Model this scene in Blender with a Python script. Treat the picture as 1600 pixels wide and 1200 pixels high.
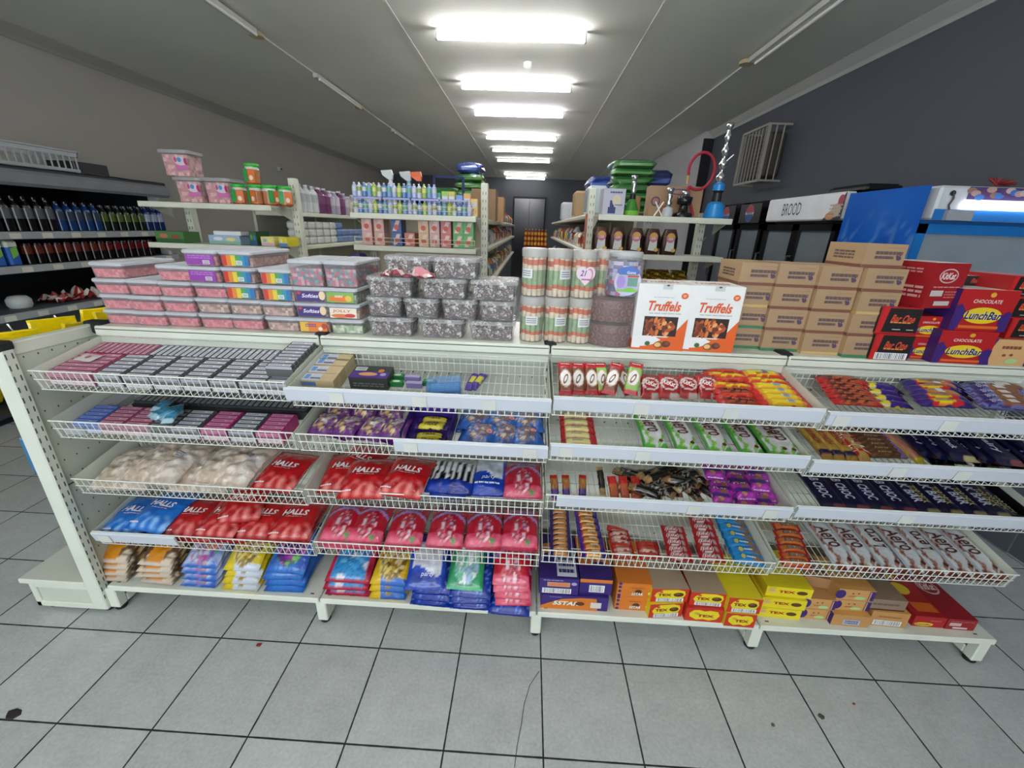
import bpy, math, random
from mathutils import Vector, Matrix, noise
sc = bpy.context.scene
for o in list(bpy.data.objects): bpy.data.objects.remove(o)
COL = sc.collection
PI = math.pi
# ---------------------------------------------------------------- camera
F_PX, YAW, PITCH, ROLL, CH = 648.9, .0292, .3605, .0360, 1.6428
def cam_axes():
    cy, sy, cp, sp = math.cos(YAW), math.sin(YAW), math.cos(PITCH), math.sin(PITCH)
    f = Vector((-sy*cp, cy*cp, -sp)); r = Vector((cy, sy, 0)); u = r.cross(f)
    cr, sr = math.cos(ROLL), math.sin(ROLL)
    return cr*r+sr*u, -sr*r+cr*u, f
CR, CU, CF = cam_axes()
CPOS = Vector((0, 0, CH))
cd = bpy.data.cameras.new('camera'); cam = bpy.data.objects.new('camera', cd); COL.objects.link(cam)
cd.sensor_width = 36; cd.lens = 36*F_PX/1600; cd.clip_start = .02
cam.matrix_world = Matrix(((CR.x, CU.x, -CF.x, 0), (CR.y, CU.y, -CF.y, 0), (CR.z, CU.z, -CF.z, CH), (0, 0, 0, 1)))
sc.camera = cam
# ---------------------------------------------------------------- world and exposure
w = bpy.data.worlds.new('world'); sc.world = w; w.use_nodes = True
w.node_tree.nodes['Background'].inputs[0].default_value = (.75, .85, 1, 1)
w.node_tree.nodes['Background'].inputs[1].default_value = 1.6
sc.view_settings.view_transform = 'Standard'; sc.view_settings.look = 'None'
sc.view_settings.exposure = 0.85; sc.view_settings.gamma = 1
LAMP_POWER = 18.0
# added fill light behind the camera, standing in for daylight from an unseen shopfront
ld = bpy.data.lights.new('front_fill_light', 'AREA'); ld.shape = 'RECTANGLE'; ld.size = 5.5; ld.size_y = 1.9
ld.energy = 42; ld.color = (.95, .99, .97)
lo = bpy.data.objects.new('front_fill_light', ld); COL.objects.link(lo)
lo.location = (-.9, -3.1, 1.6); lo.rotation_euler = (PI/2, 0, 0)
# ---------------------------------------------------------------- picking helpers (a pixel of the frame and a real plane give a point)
def ray(px, py): return CF+CR*((px-800)/F_PX)-CU*((py-600)/F_PX)
def at(px, py, Y): d = ray(px, py); return CPOS+d*(Y/d.y)
def atz(px, py, z): d = ray(px, py); return CPOS+d*((z-CH)/d.z)
def atx(px, py, X): d = ray(px, py); return CPOS+d*(X/d.x)
def C(h, k=1.0):                                   # sRGB hex to linear
    h = h.lstrip('#'); o = []
    for i in (0, 2, 4):
        c = int(h[i:i+2], 16)/255*k
        o.append(c/12.92 if c <= .04045 else ((c+.055)/1.055)**2.4)
    return tuple(o)
def mixc(a, b, t): t = max(0, min(1, t)); return tuple(x+(y-x)*t for x, y in zip(a, b))
# ---------------------------------------------------------------- materials: print colour comes from the mesh, finish from the node tree
MATS = {}
def mat(name, rough=.5, metal=0, bump=0, bscale=60, coat=0, var=.05, vscale=8, clear=None, emit=0, dist=.002, dirt=0):
    if name in MATS: return MATS[name]
    m = bpy.data.materials.new(name); m.use_nodes = True; nt = m.node_tree; N = nt.nodes; L = nt.links
    b = N['Principled BSDF']; out = N['Material Output']
    a = N.new('ShaderNodeAttribute'); a.attribute_name = 'Col'
    tc = N.new('ShaderNodeTexCoord')
    nz = N.new('ShaderNodeTexNoise'); nz.inputs['Scale'].default_value = vscale; nz.inputs['Detail'].default_value = 3
    L.new(tc.outputs['Object'], nz.inputs['Vector'])
    mr = N.new('ShaderNodeMapRange'); mr.inputs['To Min'].default_value = 1-var*2; mr.inputs['To Max'].default_value = 1+var*2
    mr.inputs['From Min'].default_value = .2; mr.inputs['From Max'].default_value = .8
    L.new(nz.outputs['Fac'], mr.inputs['Value'])
    mx = N.new('ShaderNodeVectorMath'); mx.operation = 'SCALE'
    L.new(a.outputs['Color'], mx.inputs[0]); L.new(mr.outputs['Result'], mx.inputs['Scale'])
    L.new(mx.outputs['Vector'], b.inputs['Base Color'])
    b.inputs['Roughness'].default_value = rough; b.inputs['Metallic'].default_value = metal
    b.inputs['Coat Weight'].default_value = coat; b.inputs['Coat Roughness'].default_value = .12
    if bump:
        n2 = N.new('ShaderNodeTexNoise'); n2.inputs['Scale'].default_value = bscale; n2.inputs['Detail'].default_value = 4
        n2.inputs['Distortion'].default_value = .6
        L.new(tc.outputs['Object'], n2.inputs['Vector'])
        bp = N.new('ShaderNodeBump'); bp.inputs['Strength'].default_value = bump; bp.inputs['Distance'].default_value = dist
        L.new(n2.outputs['Fac'], bp.inputs['Height']); L.new(bp.outputs['Normal'], b.inputs['Normal'])
    if emit:
        L.new(a.outputs['Color'], b.inputs['Emission Color']); b.inputs['Emission Strength'].default_value = emit
    if clear is not None:
        t = N.new('ShaderNodeBsdfTransparent'); ms = N.new('ShaderNodeMixShader')
        lw = N.new('ShaderNodeLayerWeight'); lw.inputs['Blend'].default_value = .35
        r2 = N.new('ShaderNodeMapRange'); r2.inputs['To Min'].default_value = clear; r2.inputs['To Max'].default_value = min(1, clear+.45)
        L.new(lw.outputs['Fresnel'], r2.inputs['Value']); L.new(r2.outputs['Result'], ms.inputs[0])
        L.new(t.outputs[0], ms.inputs[1]); L.new(b.outputs[0], ms.inputs[2]); L.new(ms.outputs[0], out.inputs['Surface'])
    MATS[name] = m; return m
CARD = lambda: mat('printed_card', .5, var=.03)
FILM = lambda: mat('printed_film', .25, bump=.8, bscale=26, coat=.45, dist=.006)
FOIL = lambda: mat('metallised_film', .28, metal=.45, bump=.6, bscale=60, dist=.004)
ENAMEL = lambda: mat('white_enamel', .38, var=.04, vscale=5)
PLASTIC = lambda: mat('plastic', .4, var=.02)
GLOSS = lambda: mat('gloss_plastic', .18, var=.02)
CLEAR = lambda: mat('clear_plastic', .12, clear=.16, bump=.25, bscale=30)
CLEARBAG = lambda: mat('clear_bag_film', .15, clear=.22, bump=.8, bscale=35, dist=.006)
GLASS = lambda: mat('fridge_glass', .06, clear=.12)
METAL = lambda: mat('bright_metal', .2, metal=.95, var=.02)
DULL = lambda: mat('dull_paint', .6, var=.05)
RUBBER = lambda: mat('black_rubber', .7, var=.04)
CANDY = lambda: mat('sugared_candy', .45, bump=1, bscale=90, var=.12, vscale=60, dist=.004)
GLOW = lambda s=10: mat('lamp_glow_%g' % s, .5, emit=s, var=0)
# ---------------------------------------------------------------- mesh builder
class MB:
    def __init__(s): s.v = []; s.f = []; s.c = []; s.m = []; s.s = []; s.T = None
    def add(s, vs, fs, col, m=0, sm=False, vc=None):
        n = len(s.v)
        if s.T is not None: vs = [s.T @ Vector(q) for q in vs]
        s.v += [tuple(q) for q in vs]
        for f in fs:
            s.f.append([n+i for i in f]); s.m.append(m); s.s.append(sm)
            s.c.append([vc[i] for i in f] if vc else col)
        return s
    def box(s, a, b, col, m=0, **k):               # k: xn xp yn yp zn zp colours per side
        (x0, y0, z0), (x1, y1, z1) = a, b
        v = [(x0, y0, z0), (x1, y0, z0), (x1, y1, z0), (x0, y1, z0), (x0, y0, z1), (x1, y0, z1), (x1, y1, z1), (x0, y1, z1)]
        for key, f in (('zn', (0, 3, 2, 1)), ('zp', (4, 5, 6, 7)), ('yn', (0, 1, 5, 4)), ('yp', (2, 3, 7, 6)), ('xn', (3, 0, 4, 7)), ('xp', (1, 2, 6, 5))):
            s.add([v[i] for i in f], [(0, 1, 2, 3)], k.get(key, col), m)
        return s
    def bbox(s, a, b, col, r=.004, m=0, vert=True):          # box with chamfered edges
        (x0, y0, z0), (x1, y1, z1) = a, b
        r = min(r, (x1-x0)/2.1, (y1-y0)/2.1, (z1-z0)/2.1)
        rings = []
        for z, i in ((z0, r), (z0+r, 0), (z1-r, 0), (z1, r)):
            c = r if i == 0 else r
            rings.append([(x0+i+r*(i == 0), y0+i, z), (x1-i-r*(i == 0), y0+i, z), (x1-i, y0+i+r*(i == 0), z), (x1-i, y1-i-r*(i == 0), z),
                          (x1-i-r*(i == 0), y1-i, z), (x0+i+r*(i == 0), y1-i, z), (x0+i, y1-i-r*(i == 0), z), (x0+i, y0+i+r*(i == 0), z)])
        return s.rings(rings, col, m)
    def rings(s, R, col, m=0, sm=False, caps=True, vcf=None):
        n = len(R[0]); v = [q for r in R for q in r]; fs = []
        for i in range(len(R)-1):
            for j in range(n): fs.append((i*n+j, i*n+(j+1) % n, (i+1)*n+(j+1) % n, (i+1)*n+j))
        if isinstance(col, list):
            for i in range(len(R)-1):
                s.add(v, fs[i*n:(i+1)*n], col[min(i, len(col)-1)], m, sm)
            if caps: s.add(R[0], [tuple(reversed(range(n)))], col[0], m); s.add(R[-1], [tuple(range(n))], col[-1], m)
            return s
        s.add(v, fs, col, m, sm)
        if caps: s.add(R[0], [tuple(reversed(range(n)))], col, m); s.add(R[-1], [tuple(range(n))], col, m)
        return s
    def lathe(s, prof, col, cx=0, cy=0, n=16, m=0, sm=True, caps=True, sx=1, sy=1):     # prof [(r,z)]
        return s.rings([[(cx+r*sx*math.cos(2*PI*k/n), cy+r*sy*math.sin(2*PI*k/n), z) for k in range(n)] for r, z in prof], col, m, sm, caps)
    def tube(s, pts, r, col, n=6, m=0, closed=False):
        pts = [Vector(p) for p in pts]; R = []; up = Vector((.31, .17, .94)).normalized()
        K = len(pts); prev = None
        for i, p in enumerate(pts):
            if closed: t = pts[(i+1) % K]-pts[i-1]
            else: t = pts[min(i+1, K-1)]-pts[max(i-1, 0)]
            t.normalize()
            a = (prev-t*prev.dot(t)) if prev else t.cross(up)
            if a.length < 1e-5: a = t.orthogonal()
            a.normalize(); prev = a; b = t.cross(a)
            R.append([tuple(p+a*r*math.cos(2*PI*k/n)+b*r*math.sin(2*PI*k/n)) for k in range(n)])
        if closed: R.append(R[0])
        return s.rings(R, col, m, n > 4, not closed)
    def bar(s, a, b, w, h, col, m=0):               # rectangular bar between two points
        a, b = Vector(a), Vector(b); t = (b-a).normalized()
        x = t.cross(Vector((0, 0, 1)));
        if x.length < 1e-4: x = Vector((1, 0, 0))
        x.normalize(); y = x.cross(t)
        q = [x*w/2*i+y*h/2*j for i, j in ((-1, -1), (1, -1), (1, 1), (-1, 1))]
        return s.rings([[tuple(a+d) for d in q], [tuple(b+d) for d in q]], col, m)
    def poly(s, pts, col, m=0): return s.add(pts, [tuple(range(len(pts)))], col, m)
    def build(s, name, mats, parent=None, mesh_only=False):
        me = bpy.data.meshes.new(name); me.from_pydata(s.v, [], s.f)
        if not isinstance(mats, (list, tuple)): mats = [mats]
        for k in mats: me.materials.append(k)
        me.polygons.foreach_set('material_index', s.m); me.polygons.foreach_set('use_smooth', s.s)
        ca = me.color_attributes.new('Col', 'FLOAT_COLOR', 'CORNER'); buf = []
        for f, c in zip(s.f, s.c):
            if isinstance(c, list):
                for q in c: buf += [q[0], q[1], q[2], 1]
            else: buf += [c[0], c[1], c[2], 1]*len(f)
        ca.data.foreach_set('color', buf); me.update()
        if mesh_only: return me
        return link(name, me, parent)
def link(name, me, parent=None):
    o = bpy.data.objects.new(name, me); COL.objects.link(o)
    if parent is not None: o.parent = parent
    return o
def check(l):
    n = len(l.split())
    if n > 16 or n < 4: print('LABEL', n, l)
    return l
def tag(o, label=None, cat=None, group=None, kind=None):
    if label: o['label'] = check(label)
    if cat: o['category'] = cat
    if group: o['group'] = group
    if kind: o['kind'] = kind
    return o
def empty(name, loc=(0, 0, 0), rot=(0, 0, 0)):
    o = bpy.data.objects.new(name, None); COL.objects.link(o); o.location = loc; o.rotation_euler = rot; o.empty_display_size = .05
    return o
def copy_tree(o, parent=None):
    c = o.copy(); COL.objects.link(c)
    if parent is not None: c.parent = parent
    for ch in list(o.children): copy_tree(ch, c)
    return c
def struct(name, mb, m, label=None):
    o = mb.build(name, m); o['kind'] = 'structure'
    if label: o['label'] = label
    return o
# ---------------------------------------------------------------- print shapes laid on a surface
class Face:                                       # a flat printed face: origin, u and v unit vectors, size
    def __init__(s, mb, o, u, v, w, h, m=0, z=None):
        s.mb, s.o, s.u, s.v, s.w, s.h, s.m = mb, Vector(o), Vector(u), Vector(v), w, h, m
        s.n = s.u.cross(s.v).normalized(); s.k = 0; s.zf = z
    def p(s, x, y):                               # x, y in 0..1
        q = s.o+s.u*(x*s.w)+s.v*(y*s.h)
        if s.zf: q = q+s.n*s.zf(q)
        return q+s.n*(.0004+.00022*s.k)
    def poly(s, pts, col): s.k += 1; s.mb.add([s.p(*q) for q in pts], [tuple(range(len(pts)))], col, s.m); return s
    def rect(s, x0, y0, x1, y1, col): return s.poly([(x0, y0), (x1, y0), (x1, y1), (x0, y1)], col)
    def ell(s, cx, cy, rx, ry, col, n=20, rot=0):
        return s.poly([(cx+rx*math.cos(a)*math.cos(rot)-ry*math.sin(a)*math.sin(rot), cy+ry*math.sin(a)*math.cos(rot)+rx*math.cos(a)*math.sin(rot)) for a in [2*PI*k/n for k in range(n)]], col)
    def bars(s, x0, y0, x1, y1, n=16, col=(.01, .01, .01), seed=1):      # barcode
        s.rect(x0, y0, x1, y1, (.85, .85, .85)); r = random.Random(seed); s.k += 1; x = x0+.03*(x1-x0); st = (x1-x0)*.94/n
        for i in range(n):
            wd = st*r.choice((.25, .4, .6)); q = [(x, y0+.08*(y1-y0)), (x+wd, y0+.08*(y1-y0)), (x+wd, y1-.08*(y1-y0)), (x, y1-.08*(y1-y0))]
            s.mb.add([s.p(*t) for t in q], [(0, 1, 2, 3)], col, s.m); x += st
        return s
    def lines(s, x0, y0, x1, y1, n, col, fill=.55, seed=3):              # illegible small print
        s.k += 1; r = random.Random(seed)
        for i in range(n):
            y = y1-(i+.5)*(y1-y0)/n; hh = (y1-y0)/n*fill/2; x = x0
            while x < x1-.01:
                wd = min(x1-x, (x1-x0)*r.uniform(.08, .3))
                s.mb.add([s.p(*t) for t in ((x, y-hh), (x+wd, y-hh), (x+wd, y+hh), (x, y+hh))], [(0, 1, 2, 3)], col, s.m)
                x += wd+(x1-x0)*.03
        return s
    def text(s, t, cx, cy, w, h, col, shear=0, bold=.0, rot=0, out=None):          # centred text, w,h as fraction of face
        if out: s.text(t, cx, cy, w, h, out, shear, bold+.07, rot)
        s.k += 1; vs, fs, W = glyphs(t, shear, bold)
        W0 = w*s.w; H0 = h*s.h; cr, sr = math.cos(rot), math.sin(rot); P = []
        for x, y in vs:
            a = (x/W-.5)*W0; b = (y-.5)*H0
            P.append(s.p(cx+(a*cr-b*sr)/s.w, cy+(a*sr+b*cr)/s.h))
        s.mb.add(P, fs, col, s.m); return s
GL = {}
def glyphs(t, shear=0, bold=0):
    k = (t, shear, bold)
    if k in GL: return GL[k]
    cu = bpy.data.curves.new('t', 'FONT'); cu.body = t; cu.size = 1; cu.shear = 0; cu.offset = bold*.5; cu.resolution_u = 2
    o = bpy.data.objects.new('t', cu); COL.objects.link(o); bpy.context.view_layer.update()
    me = o.evaluated_get(bpy.context.evaluated_depsgraph_get()).to_mesh()
    vs = [(v.co.x, v.co.y) for v in me.vertices]; fs = [tuple(p.vertices) for p in me.polygons]
    if fs and me.polygons[0].normal.z < 0: fs = [tuple(reversed(f)) for f in fs]
    o.evaluated_get(bpy.context.evaluated_depsgraph_get()).to_mesh_clear()
    bpy.data.objects.remove(o); bpy.data.curves.remove(cu)
    x0 = min(v[0] for v in vs); x1 = max(v[0] for v in vs); y0 = min(v[1] for v in vs); y1 = max(v[1] for v in vs)
    vs = [(v[0]-x0+shear*(v[1]-y0), (v[1]-y0)/(y1-y0)) for v in vs]
    GL[k] = (vs, fs, x1-x0+shear*(y1-y0)); return GL[k]
def fface(mb, x0, z0, x1, z1, y, **k): return Face(mb, (x0, y, z0), (1, 0, 0), (0, 0, 1), x1-x0, z1-z0, **k)
ORD = ['first', 'second', 'third', 'fourth', 'fifth', 'sixth', 'seventh', 'eighth', 'ninth', 'tenth', 'eleventh', 'twelfth', 'thirteenth', 'fourteenth', 'fifteenth', 'sixteenth', 'seventeenth', 'eighteenth', 'nineteenth', 'twentieth']
def olr(i, n): return 'leftmost' if i == 0 else 'rightmost' if i == n-1 else ('middle' if n == 3 else ORD[i]+' from left')
def obt(i, n): return 'lowest' if i == 0 else 'topmost' if i == n-1 else ('middle' if n == 3 else ORD[i]+' from bottom')
def ofb(i, n): return 'front' if i == 0 else 'rear' if i == n-1 else ORD[i]+'-from-front'
def num(i): return ORD[i] if i < 20 else {2: 'twenty', 3: 'thirty', 4: 'forty'}[i//10+0 if (i+1) % 10 else (i+1)//10]+('-'+ORD[(i+1) % 10-1] if (i+1) % 10 else '')
# ================================================================ SETTING
XW0, XW1, CEIL, YBK, YFR = -4.66, 2.81, 3.15, 15.0, -3.2
def tile_mat():
    m = bpy.data.materials.new('floor_tiles'); m.use_nodes = True; nt = m.node_tree; N = nt.nodes; L = nt.links; b = N['Principled BSDF']
    tc = N.new('ShaderNodeTexCoord'); sp = N.new('ShaderNodeSeparateXYZ'); L.new(tc.outputs['Object'], sp.inputs[0])
    def mth(op, a, bb=None, c=None):
        n = N.new('ShaderNodeMath'); n.operation = op
        for i, v in enumerate((a, bb, c)):
            if v is None: continue
            if isinstance(v, (int, float)): n.inputs[i].default_value = v
            else: L.new(v, n.inputs[i])
        return n.outputs[0]
    gs = []; ids = []
    for ax, o, s in (('X', .1235, 1/3), ('Y', 1.1974, .3397)):
        t = mth('DIVIDE', mth('SUBTRACT', sp.outputs[ax], o), s)
        ids.append(mth('FLOOR', t)); fr = mth('FRACT', t)
        gs.append(mth('MULTIPLY', mth('MINIMUM', fr, mth('SUBTRACT', 1, fr)), s))
    d = mth('MINIMUM', gs[0], gs[1])
    wob = N.new('ShaderNodeTexNoise'); wob.inputs['Scale'].default_value = 25; L.new(tc.outputs['Object'], wob.inputs['Vector'])
    d2 = mth('ADD', d, mth('MULTIPLY', mth('SUBTRACT', wob.outputs['Fac'], .5), .0022))
    ln = N.new('ShaderNodeMapRange'); ln.inputs['From Min'].default_value = .0021; ln.inputs['From Max'].default_value = .0036
    L.new(d2, ln.inputs['Value'])
    cx = N.new('ShaderNodeCombineXYZ'); L.new(ids[0], cx.inputs[0]); L.new(ids[1], cx.inputs[1])
    wn = N.new('ShaderNodeTexWhiteNoise'); L.new(cx.outputs[0], wn.inputs['Vector'])
    n1 = N.new('ShaderNodeTexNoise'); n1.inputs['Scale'].default_value = 9; n1.inputs['Detail'].default_value = 8; n1.inputs['Roughness'].default_value = .7
    L.new(tc.outputs['Object'], n1.inputs['Vector'])
    n2 = N.new('ShaderNodeTexNoise'); n2.inputs['Scale'].default_value = 90; n2.inputs['Detail'].default_value = 5
    L.new(tc.outputs['Object'], n2.inputs['Vector'])
    v = mth('ADD', mth('MULTIPLY', n1.outputs['Fac'], .45), mth('ADD', mth('MULTIPLY', n2.outputs['Fac'], .45), mth('MULTIPLY', wn.outputs['Value'], .12)))
    cr = N.new('ShaderNodeValToRGB'); cr.color_ramp.elements[0].position = .3; cr.color_ramp.elements[1].position = .75
    cr.color_ramp.elements[0].color = (*C('a4a8a5'), 1); cr.color_ramp.elements[1].color = (*C('cdd1ce'), 1); L.new(v, cr.inputs[0])
    mx = N.new('ShaderNodeMix'); mx.data_type = 'RGBA'; L.new(ln.outputs['Result'], mx.inputs['Factor'])
    mx.inputs['A'].default_value = (*C('1b1c1e'), 1); L.new(cr.outputs[0], mx.inputs['B']); L.new(mx.outputs['Result'], b.inputs['Base Color'])
    rr = N.new('ShaderNodeMapRange'); rr.inputs['To Min'].default_value = .75; rr.inputs['To Max'].default_value = .42; L.new(ln.outputs['Result'], rr.inputs['Value'])
    L.new(rr.outputs['Result'], b.inputs['Roughness'])
    bp = N.new('ShaderNodeBump'); bp.inputs['Strength'].default_value = .5; bp.inputs['Distance'].default_value = .002
    L.new(ln.outputs['Result'], bp.inputs['Height']); L.new(bp.outputs['Normal'], b.inputs['Normal'])
    return m
MB_ = MB()
fl = MB().box((XW0-.1, YFR-.1, -.1), (XW1+.1, YBK+.1, 0), (.5, .5, .5)); struct('floor', fl, tile_mat(), 'pale grey square floor tiles with black grout lines')
ceilm = mat('ceiling_paint', .75, var=.03, vscale=.8); wallm = mat('wall_paint', .7, var=.03, vscale=1.2, bump=.08, bscale=90)
g = C('e8e8df'); c = MB().box((XW0-.1, YFR-.1, CEIL), (XW1+.1, YBK+.1, CEIL+.1), g); struct('ceiling', c, ceilm, 'off-white plaster ceiling')
struct('wall_left', MB().box((XW0-.12, YFR-.1, 0), (XW0, YBK+.1, CEIL), C('b8b4ab')), wallm, 'plain warm grey left wall')
struct('wall_right', MB().box((XW1, YFR-.1, 0), (XW1+.12, YBK+.1, CEIL), C('555961')).box((XW1-.012, 2.0, 0), (XW1, 2.35, CEIL-.1), C('5c5f67')), wallm, 'dark slate grey right wall')
struct('wall_back', MB().box((XW0, YBK, 0), (XW1, YBK+.12, CEIL), C('5c5e64')), wallm, 'grey far wall with the dark door')
struct('wall_front', MB().box((XW0, YFR-.12, 0), (XW1, YFR, .5), C('a5a19a')).box((XW0, YFR-.12, 2.7), (XW1, YFR, CEIL), C('a5a19a'))
       .box((XW0, YFR-.12, .5), (-3.8, YFR, 2.7), C('a5a19a')).box((2.1, YFR-.12, .5), (XW1, YFR, 2.7), C('a5a19a')), wallm)
def cornice(name, x, sgn, z0, y0, y1, col):
    q = [(0, 0), (.012, 0), (.03, .03), (.07, .06), (.1, .085), (.1, .1), (0, .1)]
    R = [[(x+sgn*a, y, z0+b) for a, b in q] for y in (y0, y1)]
    return struct(name, MB().rings(R, col), ceilm)
cornice('trim_1', XW1, -1, CEIL-.1, YFR, atx(1112, 230, XW1).y-.05, C('c9cac4'))
cornice('trim_2', XW0, 1, CEIL-.1, YFR, YBK, C('aeaba4'))
XBH = 2.66; YBH = atx(1112, 230, XW1).y-.02
# projecting bulkhead further back on the right, with its dark corner strip
struct('wall_bulkhead', MB().box((XBH, YBH, 0), (XW1, YBK, CEIL), C('c4c6c6')), wallm)
struct('trim_3', MB().box((XBH-.004, YBH-.03, 0), (XW1, YBH, CEIL-.1), C('15161a')), DULL())
for i, x in enumerate((-1.14, .87)):
    struct('trim_%d' % (4+i), MB().box((x-.016, YFR, CEIL-.004), (x+.016, YBK, CEIL), C('e0e0d8')), ceilm)
# ================================================================ LIGHTS OF THE ROOM
def tube_light(i, y, n, lit=True):
    r = empty('ceiling_light', (-.235, y, CEIL))
    MB().box((-.61, -.016, -.028), (.61, .016, 0), C('b8bab9')).box((-.622, -.02, -.075), (-.606, .02, 0), C('a9abab')).box((.606, -.02, -.075), (.622, .02, 0), C('a9abab')).build('housing', ENAMEL(), r)
    m = MB()
    m.lathe([(.022, -.6), (.022, .6)], (1, .985, 1) if i != 2 else (.93, .86, 1), n=12); m.v = [(z, yy, x-.054) for x, yy, z in m.v]
    m.build('tube', GLOW(LAMP_POWER*(.85 if i < 0 else 1.4 if i < 4 else .5)), r)
    for s in (-.3, .3): MB().tube([(s, 0, 0), (s, 0, .0)], .01, C('888888')) if 0 else None
    lab = ['bright white ceiling tube light %s' % t for t in ('nearest the camera, longest in view', 'second from the camera, behind the smoke detector', 'third from the camera with violet tinge', 'fourth from the camera', 'fifth from the camera', 'sixth from the camera', 'second nearest the far door', 'farthest away, above the far door')]
    tag(r, lab[i] if i >= 0 else 'white ceiling tube light over the front aisle, nearest the %s' % ('rear gondolas', 'sweet shelves', 'photographer', 'shopfront')[-1-i], 'ceiling light', 'row of ceiling tube lights')
LY = [4.19, 5.5, 6.67, 8.3, 9.55, 10.9, 13.5, 14.5]
for i, y in enumerate(LY): tube_light(i, y, len(LY))
for i, y in enumerate((2.95, 1.65, .35, -1.2)): tube_light(-1-i, y, 4)
# unlit fluorescent battens and conduit running along both sides of the ceiling
def conduit(name, x, label):
    MBc = MB().tube([(x, YFR+.1, CEIL-.012), (x, YBK-.1, CEIL-.012)], .011, C('d2d3cc'), 6); o = MBc.build(name, ENAMEL()); tag(o, label, 'conduit')
conduit('ceiling_conduit', -2.43, 'long thin white conduit along the left side of the ceiling')
conduit('ceiling_conduit', 1.93, 'long thin white conduit along the right side of the ceiling')
def batten(x, y, label):
    r = empty('unlit_batten', (x, y, CEIL-.02))
    MB().box((-.025, -.62, -.04), (.025, .62, 0), C('cfd0c8')).build('housing', ENAMEL(), r)
    m = MB().lathe([(.014, -.59), (.014, .59)], C('e8e8e2'), n=10); m.v = [(yy+.03, z, x_-.05) for x_, yy, z in m.v]; m.build('dead_tube', GLOSS(), r)
    MB().lathe([(.06, -.035), (.06, -.01), (.045, 0)], C('c9b994'), -.02, .68, 14).build('junction_cover', PLASTIC(), r)
    tag(r, label, 'unlit light', 'unlit battens on the ceiling')
for x, y, l in ((-2.4, 3.6, 'left side of ceiling, nearest the camera'), (-2.4, 5.9, 'left side of ceiling, second from camera'), (-2.4, 8.6, 'left side of ceiling, farthest'),
                (1.9, 3.95, 'right side of ceiling above the fridges')):
    batten(x, y, 'switched-off tube batten on the '+l)
m = MB().lathe([(.0, -.06), (.03, -.055), (.045, -.03), (.045, 0)], C('e4e4de'), n=16); o = m.build('smoke_detector', PLASTIC()); o.location = (-.1, 4.9, CEIL)
tag(o, 'small round white smoke detector between the first two ceiling lights', 'smoke detector')
# ================================================================ FRONT GONDOLA
W = C('d8dccd'); W2 = C('c6cabb'); BLK = C('17181a')
XB = [-1.745, -.82, .10, 1.017, 1.933]; YF = 1.31; TZ = 1.215
gon = empty('gondola_shelving', (.1, 1.62, 0)); GO = Vector((.1, 1.62, 0))
tag(gon, 'long low white gondola with wire baskets carrying all the sweets', 'shelving')
def gpart(name, mb, m=None):
    mb.v = [tuple(Vector(q)-GO) for q in mb.v]; return mb.build(name, m or ENAMEL(), gon)
for i, x in enumerate(XB):
    if i in (0,): pass
    b = MB().bbox((x-.02, 1.605, .02), (x+.02, 1.665, 1.205), W)
    b.k = 0
    for z in [k*.05+.1 for k in range(21)]:
        for dx in (-.008, .008): b.box((x+dx-.002, 1.6035, z), (x+dx+.002, 1.606, z+.022), C('3a3d38'))
    gpart('upright', b)
    c = MB().bbox((x-.024, 1.585, TZ-.035), (x+.024, 1.665, TZ+.008), BLK, .006)
    gpart('end_cap', c, RUBBER())
    lg = MB().bbox((x-.022, 1.29, .02), (x+.022, 1.33, .125), W).bbox((x-.022, 1.33, .02), (x+.022, 1.95, .06), W).bar((x, 1.335, .12), (x, 1.55, .045), .004, .03, W2)
    gpart('leg', lg)
    gpart('foot', MB().lathe([(.018, 0), (.022, .006), (.02, .022)], BLK, x, 1.315, 12), RUBBER())
for i in range(4):
    x0, x1 = XB[i]+.003, XB[i+1]-.003
    b = MB().box((x0, 1.63, .13), (x1, 1.64, TZ-.03), W2)
    for r_ in range(5):
        for k in range(17): b.box((x0+.05+k*.05, 1.6285, .3+r_*.19), (x0+.056+k*.05, 1.631, .306+r_*.19), C('4a4d45'))
    gpart('back_panel', b)
    t = MB().bbox((x0, 1.575, TZ-.018), (x1, 2.0, TZ), W, .005).bbox((x0, 1.575, TZ-.04), (x1, 1.592, TZ-.006), W, .004).bbox((x0, 1.59, TZ-.075), (x1, 1.606, TZ-.045), W2, .003)
    gpart('top_board', t)
    s_ = MB().bbox((x0, 1.285, .122), (x1+(.03 if i == 3 else 0), 1.95, .15), W, .004)
    for k in range(4):
        s_.lathe([(.004, .1502), (.0001, .1506)], C('3c3f3a'), x0+.03+.008*(k % 2)+(x1-x0-.07)*(k//2), 1.31, 8)
    gpart('base_shelf', s_)
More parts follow.
